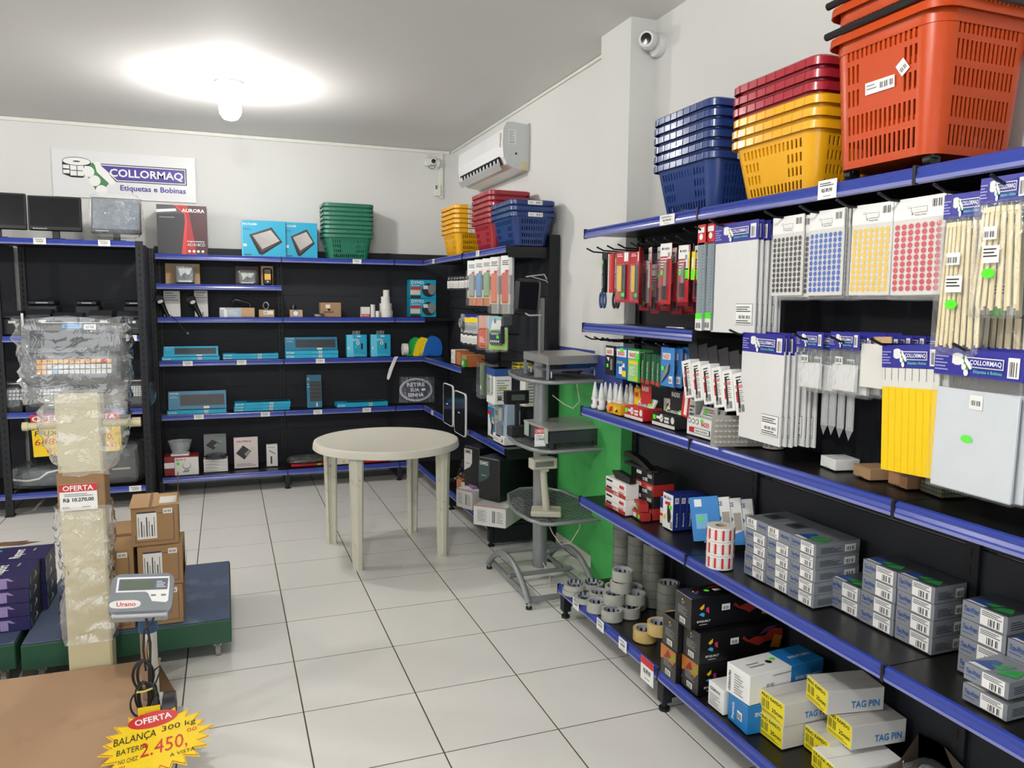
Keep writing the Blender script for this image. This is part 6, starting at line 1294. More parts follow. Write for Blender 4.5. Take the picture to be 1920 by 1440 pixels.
part(B().prism([(-.11, 0), (.14, 0), (.14, .012), (-.11, .012)], .035, INK, rot(R(90), 'X')), 'base', t); part(B().prism([(-.10, .015), (-.06, .03), (.0, .048), (.08, .06), (.14, .06), (.14, .035), (.05, .03), (-.03, .016), (-.08, .006)], .035, mat('stapler_black', '#121214', .25), rot(R(90), 'X')), 'arm', t)
part(B().prism([(.04, .038), (.12, .05), (.13, .05), (.13, .038)], .002, SILV, rot(R(90), 'X') @ mt(0, 0, .036)), 'plate', t)
o = B().prism([(-.09, 0), (.05, .0), (.09, .03), (.04, .04), (-.09, .03)], .03, BP, rot(R(90), 'X')).build('stapler', None, (1.735, 3.14, .779), R(90)); tag(o, 'small black stapler lying on the white and red boxes', 'stapler')
NB = mat('navy_box', '#1f2f7c', .35)
def d_nb(b, dx, dy, dz):
    F = face('-x', dx, dy, dz); G = face('-y', dx, dy, dz)
    b.rect(F, 0, 0, dy, dz*.5, WHT).rect(F, 0, dz*.8, dy, dz*.2, WHT, .0008).text(F, 'MX-SD-II', dy*.05, dz*.83, dy*.8, dz*.09, NB, True, .001) if False else None
    b.rect(G, dx*.2, dz*.76, dx*.6, dz*.16, WHT, .001).bars(G, dx*.3, dz*.79, dx*.4, dz*.1, o=.0016).text(G @ mt(dx*.65, dz*.1, 0) @ rot(R(90), 'Z'), 'Smart', 0, 0, dz*.4, dx*.25, PAPER, True)
for i in range(5): carton('navy_box', f'navy blue box, {["first","second","third","fourth","fifth"][i]} of five standing side by side, from the left', 'box', (1.80+.034*i, 2.78, .628), (.033, .085+.0, .16-.002*i), NB, d_nb)
t = bpy.data.objects['navy_box']; b = B(); F = face('-x', 0, .085, 0)
b.rect(F, .002, .002, .081, .156, WHT, .001).text(F, 'MX-SD-II', .01, .132, .055, .014, NB, True, .002).poly([(.02, .12), (.06, .125), (.065, .10), (.045, .09), (.04, .108), (.02, .108)], RED, F, .002).poly([(.04, .105), (.06, .10), (.072, .06), (.06, .03), (.045, .035), (.04, .07)], INK, F, .003).rect(F, .055, .095, .022, .016, GREEN, .004).disc(F, .018, .05, .01, YEL, .012, o=.002).rect(F, .066, .01, .015, .03, GRYI, .002); part(b, 'front_print', t)
carton('navy_box', 'navy and white box with red stripe behind the five navy boxes', 'box', (1.82, 2.87, .628), (.10, .05, .12), PAPER, lambda b, dx, dy, dz: b.rect(face('-x', dx, dy, dz), 0, dz*.6, dy, dz*.4, NB).rect(face('-x', dx, dy, dz), 0, dz*.3, dy*.5, dz*.1, RED))
YB_ = mat('mask_box_blue', '#2a7fc4', .4)
for i in range(4):
    t = thing('mask_box', f'flat {"blue" if i == 0 else "white"} mask box leaning on the row, {["first","second","third","last"][i]} from the left', 'box', (1.785+.032*i, 2.60-.032*i, .640+.001*i)); M = rot(R(38), 'Z') @ rot(R(12), 'Y') @ rot(R(-12), 'X')
    m = YB_ if i == 0 else WHT; b = B().box(0, -.12, 0, .022, .0, .18, m, M, bev=.001); F = M @ face('-x', 0, 0, 1)
    if i: b.text(F, 'YOKE', .045, .145, .045, .018, NB, True).disc(F, .055, .095, .028, YB_, .015, 14).rect(F, .085, .05, .03, .07, mat('print_taupe', '#a39d92', .5), .001).poly([(0, 0), (.12, .0), (.12, .05), (.04, .02)], YB_, F, .0008).rect(F, .01, .14, .022, .022, PAPER, .002).lines(F, .01, .06, .03, .05, 4, GRYI)
    else: b.rect(F, .02, .14, .03, .03, WHT).disc(F, .04, .09, .011, GREEN, .009, o=.002).rect(F, .02, .05, .05, .06, mat('pale_blue2', '#74afd8', .4), .001)
    part(b, 'carton', t)
TX = mat('silver_grey_carton', '#84888d', .38, .15, var=.04); TXD = mat('dark_silver_carton', '#4a4f56', .35, .2); TG2 = mat('ribbon_green', '#2f9a48', .4); TB2 = mat('ribbon_blue', '#274a92', .4)
def d_tx(b, dx, dy, dz):
    F = face('-x', dx, dy, dz); b.text(F, 'Tex-Print', dy*.04, dz*.45, dy*.34, dz*.3, TB2, True, .001, .15).rect(F, dy*.42, dz*.08, dy*.5, dz*.86, WHT, .0008).lines(F, dy*.45, dz*.6, dy*.44, dz*.3, 3, CHAR, .0014).bars(F, dy*.6, dz*.14, dy*.27, dz*.38, n=7, o=.0014).lines(F, dy*.05, dz*.25, dy*.25, dz*.1, 1, TB2)
    G = face('z-x', dx, dy, dz)
    b.rect(G, 0, .001, dy, dx-.001, TX if dx > .15 else TXD, .0004)
    b.poly([(dy*.0, dx*.1), (dy*.2, dx*.45), (dy*.34, dx*.45), (dy*.5, dx*.12), (dy*.3, dx*.1)], TB2, G, .0008).poly([(dy*.04, dx*.03), (dy*.44, dx*.03), (dy*.5, dx*.1), (dy*.08, dx*.12)], WHT, G, .0012)
    b.poly([(dy*.3, dx*.25), (dy*.6, dx*.5), (dy*.55, dx*.2)], TG2, G, .0012).poly([(dy*.6, dx*.08), (dy*.95, dx*.2), (dy*.8, dx*.5), (dy*.62, dx*.3)], TG2, G, .0014)
    N_ = face('-y', dx, dy, dz); b.lines(N_, dx*.1, dz*.2, dx*.5, dz*.5, 4, TXD).rect(N_, dx*.65, dz*.2, dx*.25, dz*.55, PAPER, .001).bars(N_, dx*.68, dz*.28, dx*.19, dz*.3, n=7, o=.0016)
def d_tx_plain(b, dx, dy, dz):
    F = face('-x', dx, dy, dz); b.text(F @ mt(dy, dz, 0) @ rot(math.pi, 'Z'), 'Tex-Print', dy*.04, dz*.3, dy*.36, dz*.3, TB2, True, .001, .15).rect(F, dy*.04, dz*.08, dy*.46, dz*.86, WHT, .0008).lines(F, dy*.06, dz*.16, dy*.4, dz*.3, 3, CHAR, .0014).bars(F, dy*.1, dz*.5, dy*.27, dz*.36, n=7, o=.0014)
    G = face('z-x', dx, dy, dz); b.rect(G, dy*.15, dx*.3, dy*.5, dx*.35, TXD).rect(G, dy*.25, dx*.4, dy*.3, dx*.15, CHAR, .001)
b = B().box(0, 0, 0, .185, .118, .0425, TX, bev=.001); d_tx(b, .185, .118, .0425); TA = b.build('ribbon_box')
b = B().box(0, 0, 0, .125, .128, .0495, TX, bev=.001); d_tx(b, .125, .128, .0495); TB_ = b.build('ribbon_box')
b = B().box(0, 0, 0, .185, .118, .0425, TX, bev=.001); d_tx_plain(b, .185, .118, .0425); TP = b.build('ribbon_box')
used = set()
def tx(src, x, y, z, rz, label, grp):
    if src.name in used: o = place(src, (x, y, z), R(rz))
    else: o = src; used.add(src.name); o.location = (x, y, z); o.rotation_euler = (0, 0, R(rz))
    tag(o, label, 'ribbon box', grp)
for c, y in enumerate((2.14, 2.02, 1.90)):
    for k in range(5): tx(TP if k == 4 and c < 2 else TA, 1.775+random.uniform(-.002, .002), y, .628+.0432*k, 0, f'silver ribbon box, {["bottom","second","third","fourth","top"][k]} of the {["left","middle","right"][c]} pile in the five-high group', 'ribbon boxes in the five-high group')
for c, (y, n) in enumerate(((1.783, 2), (1.652, 4), (1.52, 4))):
    for k in range(n): tx(TB_, 1.852+random.uniform(-.002, .002), y, .628+.0503*k, 0, f'silver ribbon box, {["bottom","second","third","top"][k] if n == 4 else ["lower","upper"][k]} of the {["low left","middle","right"][c]} pile in the middle group', 'ribbon boxes in the middle group')
for c, y in enumerate((1.305, 1.172)):
    for k in range(4 if c == 0 else 3): tx(TB_, 1.85+random.uniform(-.002, .002), y, .628+.0503*k, 0, f'silver ribbon box, {["bottom","second","third","top"][k]} of the {["left","right"][c]} pile in the rightmost group', 'ribbon boxes in the rightmost group')
for k in range(2): tx(TA, 1.725, 1.20, .628+.055*k, 0, f'silver ribbon box, {["lower","upper"][k]} of the two lying in front at the right edge', 'ribbon boxes in front at the right edge')

# ---- bottom shelf: tape rolls, toner cartons, pin boxes
TAPE = mat('clear_tape_grey', '#a3a49a', .22, var=.1, scale=60); TAPB = mat('beige_tape', '#c2a868', .3, var=.05); TCORE = mat('tape_core_print', '#a9acb4', .5)
def tape_mesh(m, r=.05, h=.048):
    b = B().lathe([(.041, 0), (r, 0), (r, h), (.041, h)], m, 28).lathe([(.038, .001), (.041, 0), (.041, h), (.038, h-.001), (.038, .001)], TCORE, 24)
    for k in range(10):
        a = 2*math.pi*k/10; b.add([(.0378*math.cos(a+d), .0378*math.sin(a+d), z) for d, z in ((0, .014), (.28, .014), (.28, .034), (0, .034))], [(0, 1, 2, 3), (3, 2, 1, 0)], mat('tape_core_ink', '#3a3f58', .5))
    return b.build('tape_roll')
def tapes(src, lst, cat='tape roll', grp=None):
    for i, (x, y, z, l) in enumerate(lst):
        o = src if i == 0 else place(src, (x, y, z)); o.location = (x, y, z); o.rotation_euler[2] = R(random.uniform(0, 300)); o.name = 'tape_roll'; tag(o, l, cat, grp)
zb = .176
base = [(1.62, 2.98), (1.715, 2.985), (1.60, 3.09), (1.695, 3.10), (1.79, 3.06), (1.66, 3.19), (1.76, 3.17)]
l1 = []
nm = ['nearest the rail, next to the beige tape', 'front row, behind the nearest one', 'along the rail, third price tag', 'in the heart of the cluster', 'against the tall columns', 'left part of the cluster', 'far side of the cluster']
for (x, y), n in zip(base, nm): l1.append((x, y, zb, f'clear tape roll lying on the shelf, {n}'))
for (x, y, z, n) in ((1.66, 3.04, zb+.049, 'second layer, front left'), (1.755, 3.01, zb+.049, 'second layer, front right'), (1.71, 3.12, zb+.049, 'second layer, at the back'), (1.70, 3.05, zb+.098, 'third layer, front'), (1.785, 3.09, zb+.049, 'second layer, by the columns'), (1.74, 3.10, zb+.098, 'third layer, rear'), (1.715, 3.06, zb+.147, 'crowning the heap')):
    l1.append((x, y, z, f'clear tape roll, {n}'))
tapes(tape_mesh(TAPE), l1, grp='clear tape rolls in a heap')
thin = [(1.585, 3.32, zb, 'thin clear tape ring, lowest at the far shelf end'), (1.59, 3.315, zb+.026, 'thin clear tape ring lying on top at the far shelf end'), (1.675, 3.33, zb+.0, 'thin clear tape ring second from the shelf end'), (1.60, 3.21, zb+.0, 'thin clear tape ring nearest to the rail'), (1.68, 3.30, zb+.026, 'thin clear tape ring upon the second one')]
tapes(tape_mesh(TAPE, .056, .024), thin, grp='thin tape rings')
cols = [(1.865, 3.33, 8), (1.88, 3.205, 7), (1.885, 3.065, 7), (1.865, 2.90, 4)]
TAPD = mat('dark_clear_tape', '#6e7068', .25, var=.1, scale=60); src = tape_mesh(TAPD, .052, .042); first = True
for c, (x, y, n) in enumerate(cols):
    for k in range(n):
        o = src if first else place(src, (x, y, 0)); first = False; o.location = (x+random.uniform(-.001, .001), y, zb+.0435*k); o.name = 'tape_roll'
        tag(o, f'grey tape roll, {"topmost" if k == n-1 else ["lowest","second","third","fourth","fifth","sixth","seventh"][k]} of the {["farthest","second","third","short nearest"][c]} column at the back', 'tape roll', 'tape rolls piled to columns')
src = tape_mesh(TAPB, .052, .05)
tapes(src, [(1.655, 2.745, zb, 'beige tape roll with barcode, nearest to the rail'), (1.72, 2.60, zb, 'beige tape roll at the toner cartons, lower one'), (1.685, 2.68, zb+.051, 'beige tape roll resting on the two lower ones'), (1.72, 2.61, zb+.102, 'beige tape roll on top of the beige pile')], grp='beige tape rolls')
part(B().rect(mt(-.0525, 0, 0) @ face('-x', 0, 0, 1), -.016, .01, .03, .03, WHT).bars(mt(-.0525, 0, 0) @ face('-x', 0, 0, 1), -.012, .014, .022, .02, o=.0012), 'barcode_sticker', src)
TN = mat('toner_black', '#111012', .3); TNG = mat('toner_grey_end', '#34332f', .45); LAVA = mat('toner_print_red', '#86261e', .4); ORG = mat('toner_print_orange', '#b06a24', .4); PUR = mat('toner_print_purple', '#4a2a4a', .4)
def emblem(b, F, x, y, s):
    cs_ = [mat('em_yel', '#e8b81c', .4), mat('em_cyan', '#3aa7d8', .4), mat('em_pink', '#c8326e', .4)]
    for k in range(3):
        a = R(90+120*k); q = [(x+s*math.cos(a), y+s*math.sin(a)), (x+s*.9*math.cos(a+R(60)), y+s*.9*math.sin(a+R(60))), (x+s*.45*math.cos(a+R(75)), y+s*.45*math.sin(a+R(75))), (x+s*.4*math.cos(a+R(5)), y+s*.4*math.sin(a+R(5)))]; b.poly(q, cs_[k], F, .0012)
def d_toner(col):
    def f(b, dx, dy, dz):
        F = face('-x', dx, dy, dz); G = face('-y', dx, dy, dz); H_ = face('+z', dx, dy, dz)
        b.rect(F, .001, .001, dy-.002, dz-.002, TNG, .0004); emblem(b, F, dy*.5, dz*.78, dz*.1); b.lines(F, dy*.2, dz*.35, dy*.6, dz*.28, 6, GRYI).rect(F, dy*.32, dz*.08, dy*.34, dz*.18, WHT, .001).bars(F, dy*.36, dz*.1, dy*.26, dz*.13, o=.0016)
        if col: b.poly([(0, dz*.5), (dy*.4, dz*.62), (dy*.8, dz*.52), (dy, dz*.75), (dy, dz), (0, dz)], ORG, F, .0018).poly([(dy*.2, dz*.6), (dy*.5, dz*.95), (dy*.7, dz*.7)], LAVA, F, .0022).poly([(dy*.5, dz*.6), (dy*.9, dz*.95), (dy, dz*.7)], mat('toner_lime', '#7f8f2c', .4), F, .0023)
        emblem(b, G, dx*.15, dz*.58, dz*.22); b.text(G, 'BYQUALY', dx*.07, dz*.2, dx*.16, dz*.08, WHT, True).lines(G, dx*.1, dz*.12, dx*.09, dz*.04, 1, WHT).rect(G, dx*.36, dz*.5, dx*.1, dz*.2, WHT, .001).bars(G, dx*.375, dz*.53, dx*.07, dz*.1, o=.0016)
        b.poly([(dx*.5, dz*.62), (dx*.56, dz*.5), (dx*.64, dz*.4), (dx*.7, dz*.3), (dx*.78, dz*.4), (dx*.88, dz*.42), (dx, dz*.4), (dx, dz*.75), (dx*.86, dz*.82), (dx*.78, dz*.6), (dx*.66, dz*.62), (dx*.58, dz*.55), (dx*.52, dz*.7)], LAVA, G, .001)
        b.poly([(dx*.85, dz*.2), (dx*.97, dz*.12), (dx, dz*.5), (dx*.9, dz*.6)], ORG, G, .0014).poly([(dx*.7, dz*.66), (dx*.84, dz*.75), (dx*.95, dz*.9), (dx*.8, dz*.88)], PUR, G, .0014)
        emblem(b, H_, dx*.14, dy*.5, dy*.15); b.rect(H_, dx*.35, dy*.4, dx*.08, dy*.18, PAPER, .001).disc(H_, dx*.27, dy*.5, dx*.03, GREEN, dy*.1, o=.002).poly([(dx*.3, dy*.7), (dx*.5, dy*.95), (dx*.8, dy*.8), (dx*.6, dy*.65)], LAVA, H_, .001)
    return f
for (x, y, z, c, l) in ((1.59, 2.255, .176, 1, 'black toner carton with flame print, bottom right of the pile'), (1.565, 2.365, .176, 1, 'black toner carton with flame print, bottom left of the pile'), (1.59, 2.252, .298, 0, 'black toner carton with colourful emblem, middle right of the pile'), (1.567, 2.362, .298, 0, 'black toner carton, middle left of the pile, mostly hidden'), (1.57, 2.285, .42, 0, 'black toner carton with colourful emblem lying across the top')):
    carton('toner_box', l, 'box', (x, y, z), (.37, .106, .12), TN, d_toner(c))
TBL = mat('toner_blue', '#1b74b6', .35)
def d_tc(b, dx, dy, dz):
    F = face('-x', dx, dy, dz); G = face('-y', dx, dy, dz); H_ = face('+z', dx, dy, dz)
    b.rect(G, dx*.55, 0, dx*.45, dz, TBL).rect(H_, dx*.55, 0, dx*.45, dy, TBL).text(G @ mt(dx*.97, dz*.6, 0) @ rot(math.pi, 'Z'), 'TONER CARTRIDGE', 0, 0, dx*.36, dz*.12, WHT, True).text(H_ @ mt(dx*.95, dy*.5, 0) @ rot(math.pi, 'Z'), 'TONER CARTRIDGE', 0, 0, dx*.3, dy*.12, WHT, True)
    b.rect(G, dx*.22, dz*.45, dx*.1, dz*.15, WHT, .001).bars(G, dx*.22, dz*.45, dx*.1, dz*.15).rect(G, dx*.22, dz*.12, dx*.06, dz*.16, CHAR).lines(G, dx*.3, dz*.8, dx*.25, dz*.08, 1, GRYI).lines(H_, dx*.12, dy*.35, dx*.2, dy*.3, 2, GRYI).disc(H_, dx*.4, dy*.5, .012, CHAR, .012).disc(H_, dx*.48, dy*.6, .012, GREEN, .009, o=.001)
    b.text(F @ mt(dy*.2, dz*.1, 0) @ rot(R(90), 'Z'), 'CE285AX/78A', 0, 0, dz*.7, dy*.1, CHAR, True).lines(F, dy*.35, dz*.1, dy*.4, dz*.7, 8, GRYI)
def d_tb(b, dx, dy, dz):
    F = face('-x', dx, dy, dz); G = face('-y', dx, dy, dz); b.text(F @ mt(dy*.35, dz*.15, 0) @ rot(R(90), 'Z'), 'Premium', 0, 0, dz*.6, dy*.15, WHT, True).rect(F, dy*.5, dz*.3, dy*.25, dz*.3, WHT, .001).bars(F, dy*.52, dz*.33, dy*.2, dz*.2, o=.0016)
    b.text(G @ mt(dx*.42, dz*.75, 0) @ rot(math.pi, 'Z'), 'CARTRIDGE', 0, 0, dx*.3, dz*.14, WHT, True).rect(G, dx*.3, dz*.12, dx*.16, dz*.3, WHT, .001).bars(G, dx*.32, dz*.17, dx*.12, dz*.18, o=.0016)
carton('toner_box', 'white toner carton with dark lettering beside the blue one', 'box', (1.60, 2.115, .176), (.15, .09, .09), WHT, lambda b, dx, dy, dz: b.text(face('-x', dx, dy, dz) @ mt(0, 0, 0), 'CE285AX', dy*.1, dz*.7, dy*.7, dz*.12, CHAR, True).lines(face('-x', dx, dy, dz), dy*.1, dz*.1, dy*.7, dz*.5, 7, GRYI))
carton('toner_box', 'blue toner carton under the white and blue one', 'box', (1.60, 1.985, .176), (.24, .115, .10), TBL, d_tb, R(-4))
carton('toner_box', 'white and blue toner carton lying on the blue one', 'box', (1.605, 1.985, .278), (.33, .115, .105), WHT, d_tc, R(4))
PBX = mat('pin_box_white', '#c9c6c0', .55, var=.03)
def d_pin(txt='PINO RAPIDO'):
    def f(b, dx, dy, dz):
        F = face('-x', dx, dy, dz); G = face('-y', dx, dy, dz)
        b.rect(F, .001, .001, dy-.002, dz-.002, mat('pin_label_yellow', '#e8d61e', .5, var=.02)).text(F, txt, dy*.05, dz*.76, dy*.86, dz*.15, INK, True).text(F, '25mm', dy*.5, dz*.32, dy*.44, dz*.18, INK, True).bars(F, dy*.06, dz*.3, dy*.38, dz*.38, mat('pin_bar', '#5e5a1c', .6), 10, .0012).lines(F, dy*.06, dz*.08, dy*.8, dz*.14, 2, mat('pin_bar', '#5e5a1c', .6))
        b.text(G, 'TAG PIN', dx*.42, dz*.2, dx*.5, dz*.3, TBL, True); H_ = face('+z', dx, dy, dz); b.rect(H_, 0, dy*.49, dx, .0012, GRYI)
    return f
for (x, y, z, rz, l) in ((1.655, 1.875, .176, 0, 'white pin box with yellow label, lower of the left pair'), (1.655, 1.873, .254, 0, 'white pin box with yellow label, upper of the left pair'), (1.735, 1.755, .176, -2, 'white pin box with yellow label, low in front of the centre'), (1.765, 1.70, .254, -6, 'white pin box with yellow label slanting under the topmost one'), (1.735, 1.775, .334, -10, 'white pin box with yellow label and opened lid, topmost of the pile')):
    carton('pin_box', l, 'box', (x, y, z), (.20, .115, .077), PBX, d_pin(), R(rz))
carton('pin_box', 'white box with yellow label cut by the lower picture edge', 'box', (1.675, 1.65, .176), (.23, .13, .06), WHT, d_pin('TRAVA ANEL'), R(-6))
carton('grey_box', 'grey carton at the lower right beside the open bag', 'box', (1.85, 1.34, .176), (.14, .12, .075), TX, None, R(-8))
t = thing('open_carton', 'torn open carton with crumpled clear plastic at the lower right', 'box', (1.80, 1.46, .176)); b = B(); tb = mat('torn_cardboard', '#6f6355', .8)
for (p, q, h0, h1) in (((0, .15), (.17, .17), .05, .13), ((.17, .17), (.17, .0), .13, .10), ((0, .15), (0, 0), .05, .04)):
    b.add([(*p, 0), (*q, 0), (q[0]+.004, q[1]+.01, h1), ((p[0]+q[0])/2, (p[1]+q[1])/2+.006, h0*.9+.02), (p[0], p[1]+.01, h0)], [(0, 1, 2, 3, 4), (4, 3, 2, 1, 0)], tb)
part(b, 'carton_walls', t); part(B().box(0, 0, 0, .17, .16, .004, tb), 'carton_base', t); part(blobmesh(.02, .0, .01, .14, .13, .09, CL2, 21), 'plastic_film', t)
part(B().lathe([(0, 0), (.03, 0), (.034, .05), (.02, .08), (0, .085)], mat('pale_grey_roll', '#a9abb0', .5), 18, x=.11, y=.09), 'grey_roll', t)
o = B().tube([(0, 0, .004), (.0, -.13, .004)], .0045, CLEAR, 8).tube([(0, -.02, .004), (0, -.11, .004)], .002, LBL, 6).build('ballpoint_pen', None, (1.70, 2.72, 1.516)); tag(o, 'clear ballpoint pen lying on the half shelf', 'pen')

# ================================================================ GOODS ON THE SHORT GONDOLA
def blister(w, h, body, col2, shape='pen'):
    def f(b):
        b.box(0, -w/2, -h*.3, .004, w/2, .02, WHT, bev=.002).lines(FB, -w*.35, -h*.12, w*.6, h*.1, 3, CHAR).rect(FB, -w*.1, -h*.25, w*.4, h*.05, RED, .001)
        b.box(-.02, -w*.3, -h*.8, .0, w*.3, -h*.25, body, bev=.01).box(-.008, -w*.42, -h*.82, .002, w*.42, -h*.64, mat('cream_label', '#cdbf95', .5)).lines(FB @ mt(0, 0, .008), -w*.25, -h*.8, w*.4, h*.12, 3, mat('teal_line', '#3a7f8c', .5), .001).box(-.004, -w*.3, -h, .004, w*.3, -h*.82, col2)
    return f
BLS = [(5.42, 1.72, mat('bl_grey', '#8d938f', .3), mat('bl_orange', '#b8673a', .4)), (5.25, 1.72, mat('bl_blue', '#5f87b4', .3), MATS['bl_orange']), (5.08, 1.72, mat('bl_green', '#7f9f74', .3), MATS['bl_orange']), (4.89, 1.71, mat('bl_orange2', '#d07650', .3), SILV), (4.70, 1.72, mat('bl_red', '#c25a44', .3), SILV)]
nm = ['grey', 'blue', 'green', 'orange', 'reddish']
for i, (y, x, m, m2) in enumerate(BLS):
    w, h = (.10, .31) if i < 3 else (.11, .36)
    b = B(); blister(w, h, m, m2)(b); o = b.build('tool_blister', None, (x, y, 1.895), R([38, 34, 30, 22, 22][i])); tag(o, f'large clear blister pack with {nm[i]} body and cream label under the top shelf', 'blister pack')
    part(B().box(-.026, -w/2, -h, -.001, w/2, -.05, CLEAR, bev=.008), 'blister_shell', o)
    if i > 2: part(B().box(-.03, -w/2-.012, -h, .01, -w/2+.004, .02, HAZE, bev=.003), 'side_flange', o)
def smallp(b): b.box(0, -.022, -.09, .02, .022, .0, CHAR, bev=.003).rect(FB, -.018, -.075, .03, .06, PAPER).lines(FB, -.015, -.07, .024, .04, 4, GRYI, .0012).box(-.001, -.01, 0, .004, .01, .02, HAZE)
pr = proto('label_cassette', smallp); k = 0
rows = [(6.35, 1.80, .085, 8, 1.80, 'back corner row'), (5.58, 1.38, .055, 7, 1.69, 'lowest row')]
for (y0, z, dy, n, x, l) in rows:
    for i in range(n): sheetpack('label_cassette', f'small black and white label cassette pack, {["first","second","third","fourth","fifth","sixth","seventh","eighth"][i]} from the left in the {l}', 'cassette pack', x, y0-dy*i, z, 0, 0, 0, pr, f'cassette packs in the {l}').rotation_euler[2] = R(30)
def clearp(b): b.box(0, -.02, -.13, .02, .02, .0, HAZE, bev=.004).rect(FB, -.016, -.05, .03, .035, YEL).rect(FB, -.018, -.01, .034, .02, NAVY).lines(FB, -.015, -.12, .028, .05, 4, SILV, .0012)
pr = proto('clear_blister', clearp)
for i in range(6): sheetpack('clear_blister', f'narrow clear blister with violet top, {["first","second","third","fourth","fifth","sixth"][i]} from the left in the middle row', 'blister pack', 1.70, 5.52-.05*i, 1.51, 0, 0, 0, pr, 'narrow clear blisters in the middle row').rotation_euler[2] = R(22)
b = B().tube([(-.01, .03*math.cos(a), -.05+.03*math.sin(a)) for a in [k*.4 for k in range(16)]], .009, SILV, 8, closed=True).box(-.01, -.08, -.13, .0, -.03, -.04, mat('dark_item', '#3a3c3e', .4), bev=.008).box(0, -.09, -.12, .004, .03, .02, HAZE); o = b.build('tape_blister', None, (1.70, 5.63, 1.50)); tag(o, 'grey spiral item in a clear blister, leftmost of the middle row', 'blister pack')
def mk(name, label, y, x, z, w, h, fn): b = B(); fn(b, w, h); o = b.build(name, None, (x, y, z), R(28)); tag(o, label, 'blister pack'); part(B().box(-.03, -w/2-.008, -h-.01, .006, w/2+.008, .02, CLEAR, bev=.01), 'blister_shell', o)
mk('orange_blister', 'clear blister with an orange hand tool in the middle row', 5.05, 1.69, 1.50, .11, .21, lambda b, w, h: b.box(0, -w/2, -h*.35, .004, w/2, .02, mat('pinkish_card', '#c99a8c', .5)).box(-.022, -w*.42, -h*.98, 0, w*.42, -h*.32, mat('tool_orange', '#c2502c', .35), bev=.02).lines(FB @ mt(0, 0, .022), -w*.25, -h*.8, w*.5, h*.2, 4, PAPER))
mk('silver_blister', 'clear blister with a silver hand tool between the orange and green packs', 4.90, 1.70, 1.50, .09, .22, lambda b, w, h: b.box(0, -w/2, -h*.3, .004, w/2, .02, PAPER).box(-.022, -w*.3, -h, 0, w*.3, -h*.3, SILV, bev=.015).rect(FB @ mt(0, 0, .022), -.01, -h*.75, .02, .05, CHAR))
def lab(b, w, h):
    b.box(0, -w/2, -h, .006, w/2, .02, mat('lime_blister_card', '#8fbf3a', .4), bev=.004).rect(FB, -w/2, -h*.35, w, h*.42, mat('sky_card', '#7fb4cf', .4)).poly([(-w*.3, -h*.05), (w*.2, -h*.02), (w*.4, -h*.3), (-w*.4, -h*.35)], PAPER, FB, .001)
    b.box(-.03, -w*.38, -h*.85, 0, w*.38, -h*.38, mat('labeler_navy', '#1c2c48', .3), bev=.016).rect(FB @ mt(0, 0, .03), -w*.22, -h*.5, w*.4, h*.08, SILV).rect(FB @ mt(0, 0, .03), w*.08, -h*.62, .022, .02, GREEN, .002)
    for i in range(5): b.rect(FB @ mt(0, 0, .03), -w*.25+w*.1*i, -h*.75, w*.07, h*.07, WPAD)
mk('labeler_blister', 'lime green carded label maker with green sticker in the middle row', 4.74, 1.68, 1.50, .17, .20, lab)
o = B().prism([(-.05, -.03), (.05, -.05), (.07, .0), (.0, .04), (-.05, .02)], .05, mat('dark_grey_tool', '#2a2c2c', .35), mt(0, 0, 0) @ rot(R(80), 'Z') @ rot(R(90), 'X')).rect(mt(-.052, 0, 0) @ face('-x', 0, 0, 1), -.02, -.02, .04, .03, SILV).box(-.01, -.01, -.15, .01, .015, -.04, INK).build('label_gun', None, (1.655, 4.58, 1.50)); tag(o, 'dark grey label gun hanging before the lime green card', 'label gun')
def bag3(name, y, x, label, m, h=.22): b = B().box(0, -.03, -h, .03, .03, 0, m, bev=.008).rect(FB, -.01, -h*.8, .02, .03, WHT); o = b.build(name, None, (x, y, 1.17)); tag(o, label, 'blister pack'); part(B().box(-.02, -.05, -h-.02, .04, .05, .02, CL2, bev=.008), 'blister_shell', o)
bag3('tool_blister', 5.13, 1.69, 'large clear blister with green back below the orange boxes', mat('dull_green_tool', '#5c7350', .4)); bag3('tool_blister', 4.93, 1.70, 'clear blister with beige tool left of the label maker box', mat('beige_tool', '#a39a74', .4), .2)
# boxes on the 1.105 shelf of the short gondola
BO = mat('orange_box', '#c2713a', .5)
for i, (x, y, z, dx, dy, dz, m, l) in enumerate(((1.74, 5.95, 1.108, .12, .12, .055, PAPER, 'white box with orange side, lower at the corner end'), (1.74, 5.95, 1.165, .12, .12, .055, PAPER, 'white box with orange side, upper at the corner end'), (1.74, 5.80, 1.108, .12, .11, .10, BO, 'orange box on the corner shelf'), (1.74, 5.64, 1.108, .15, .13, .09, KRAFT, 'kraft carton right of the orange box on the corner shelf'))):
    carton('corner_box', l, 'box', (x, y, z), (dx, dy, dz), m, lambda b, dx, dy, dz: b.rect(face('-y', dx, dy, dz), 0, 0, dx, dz, BO).lines(face('-x', dx, dy, dz), dy*.1, dz*.2, dy*.6, dz*.5, 3))
carton('green_box', 'small bright green box with white figure beside the kraft carton', 'box', (1.72, 5.63, 1.108), (.02, .08, .06), mat('bright_green_box', '#35a83c', .4), lambda b, dx, dy, dz: b.poly([(.02, .01), (.04, .02), (.06, .01), (.055, .05), (.03, .045)], PAPER, face('-x', dx, dy, dz), .001), 0)
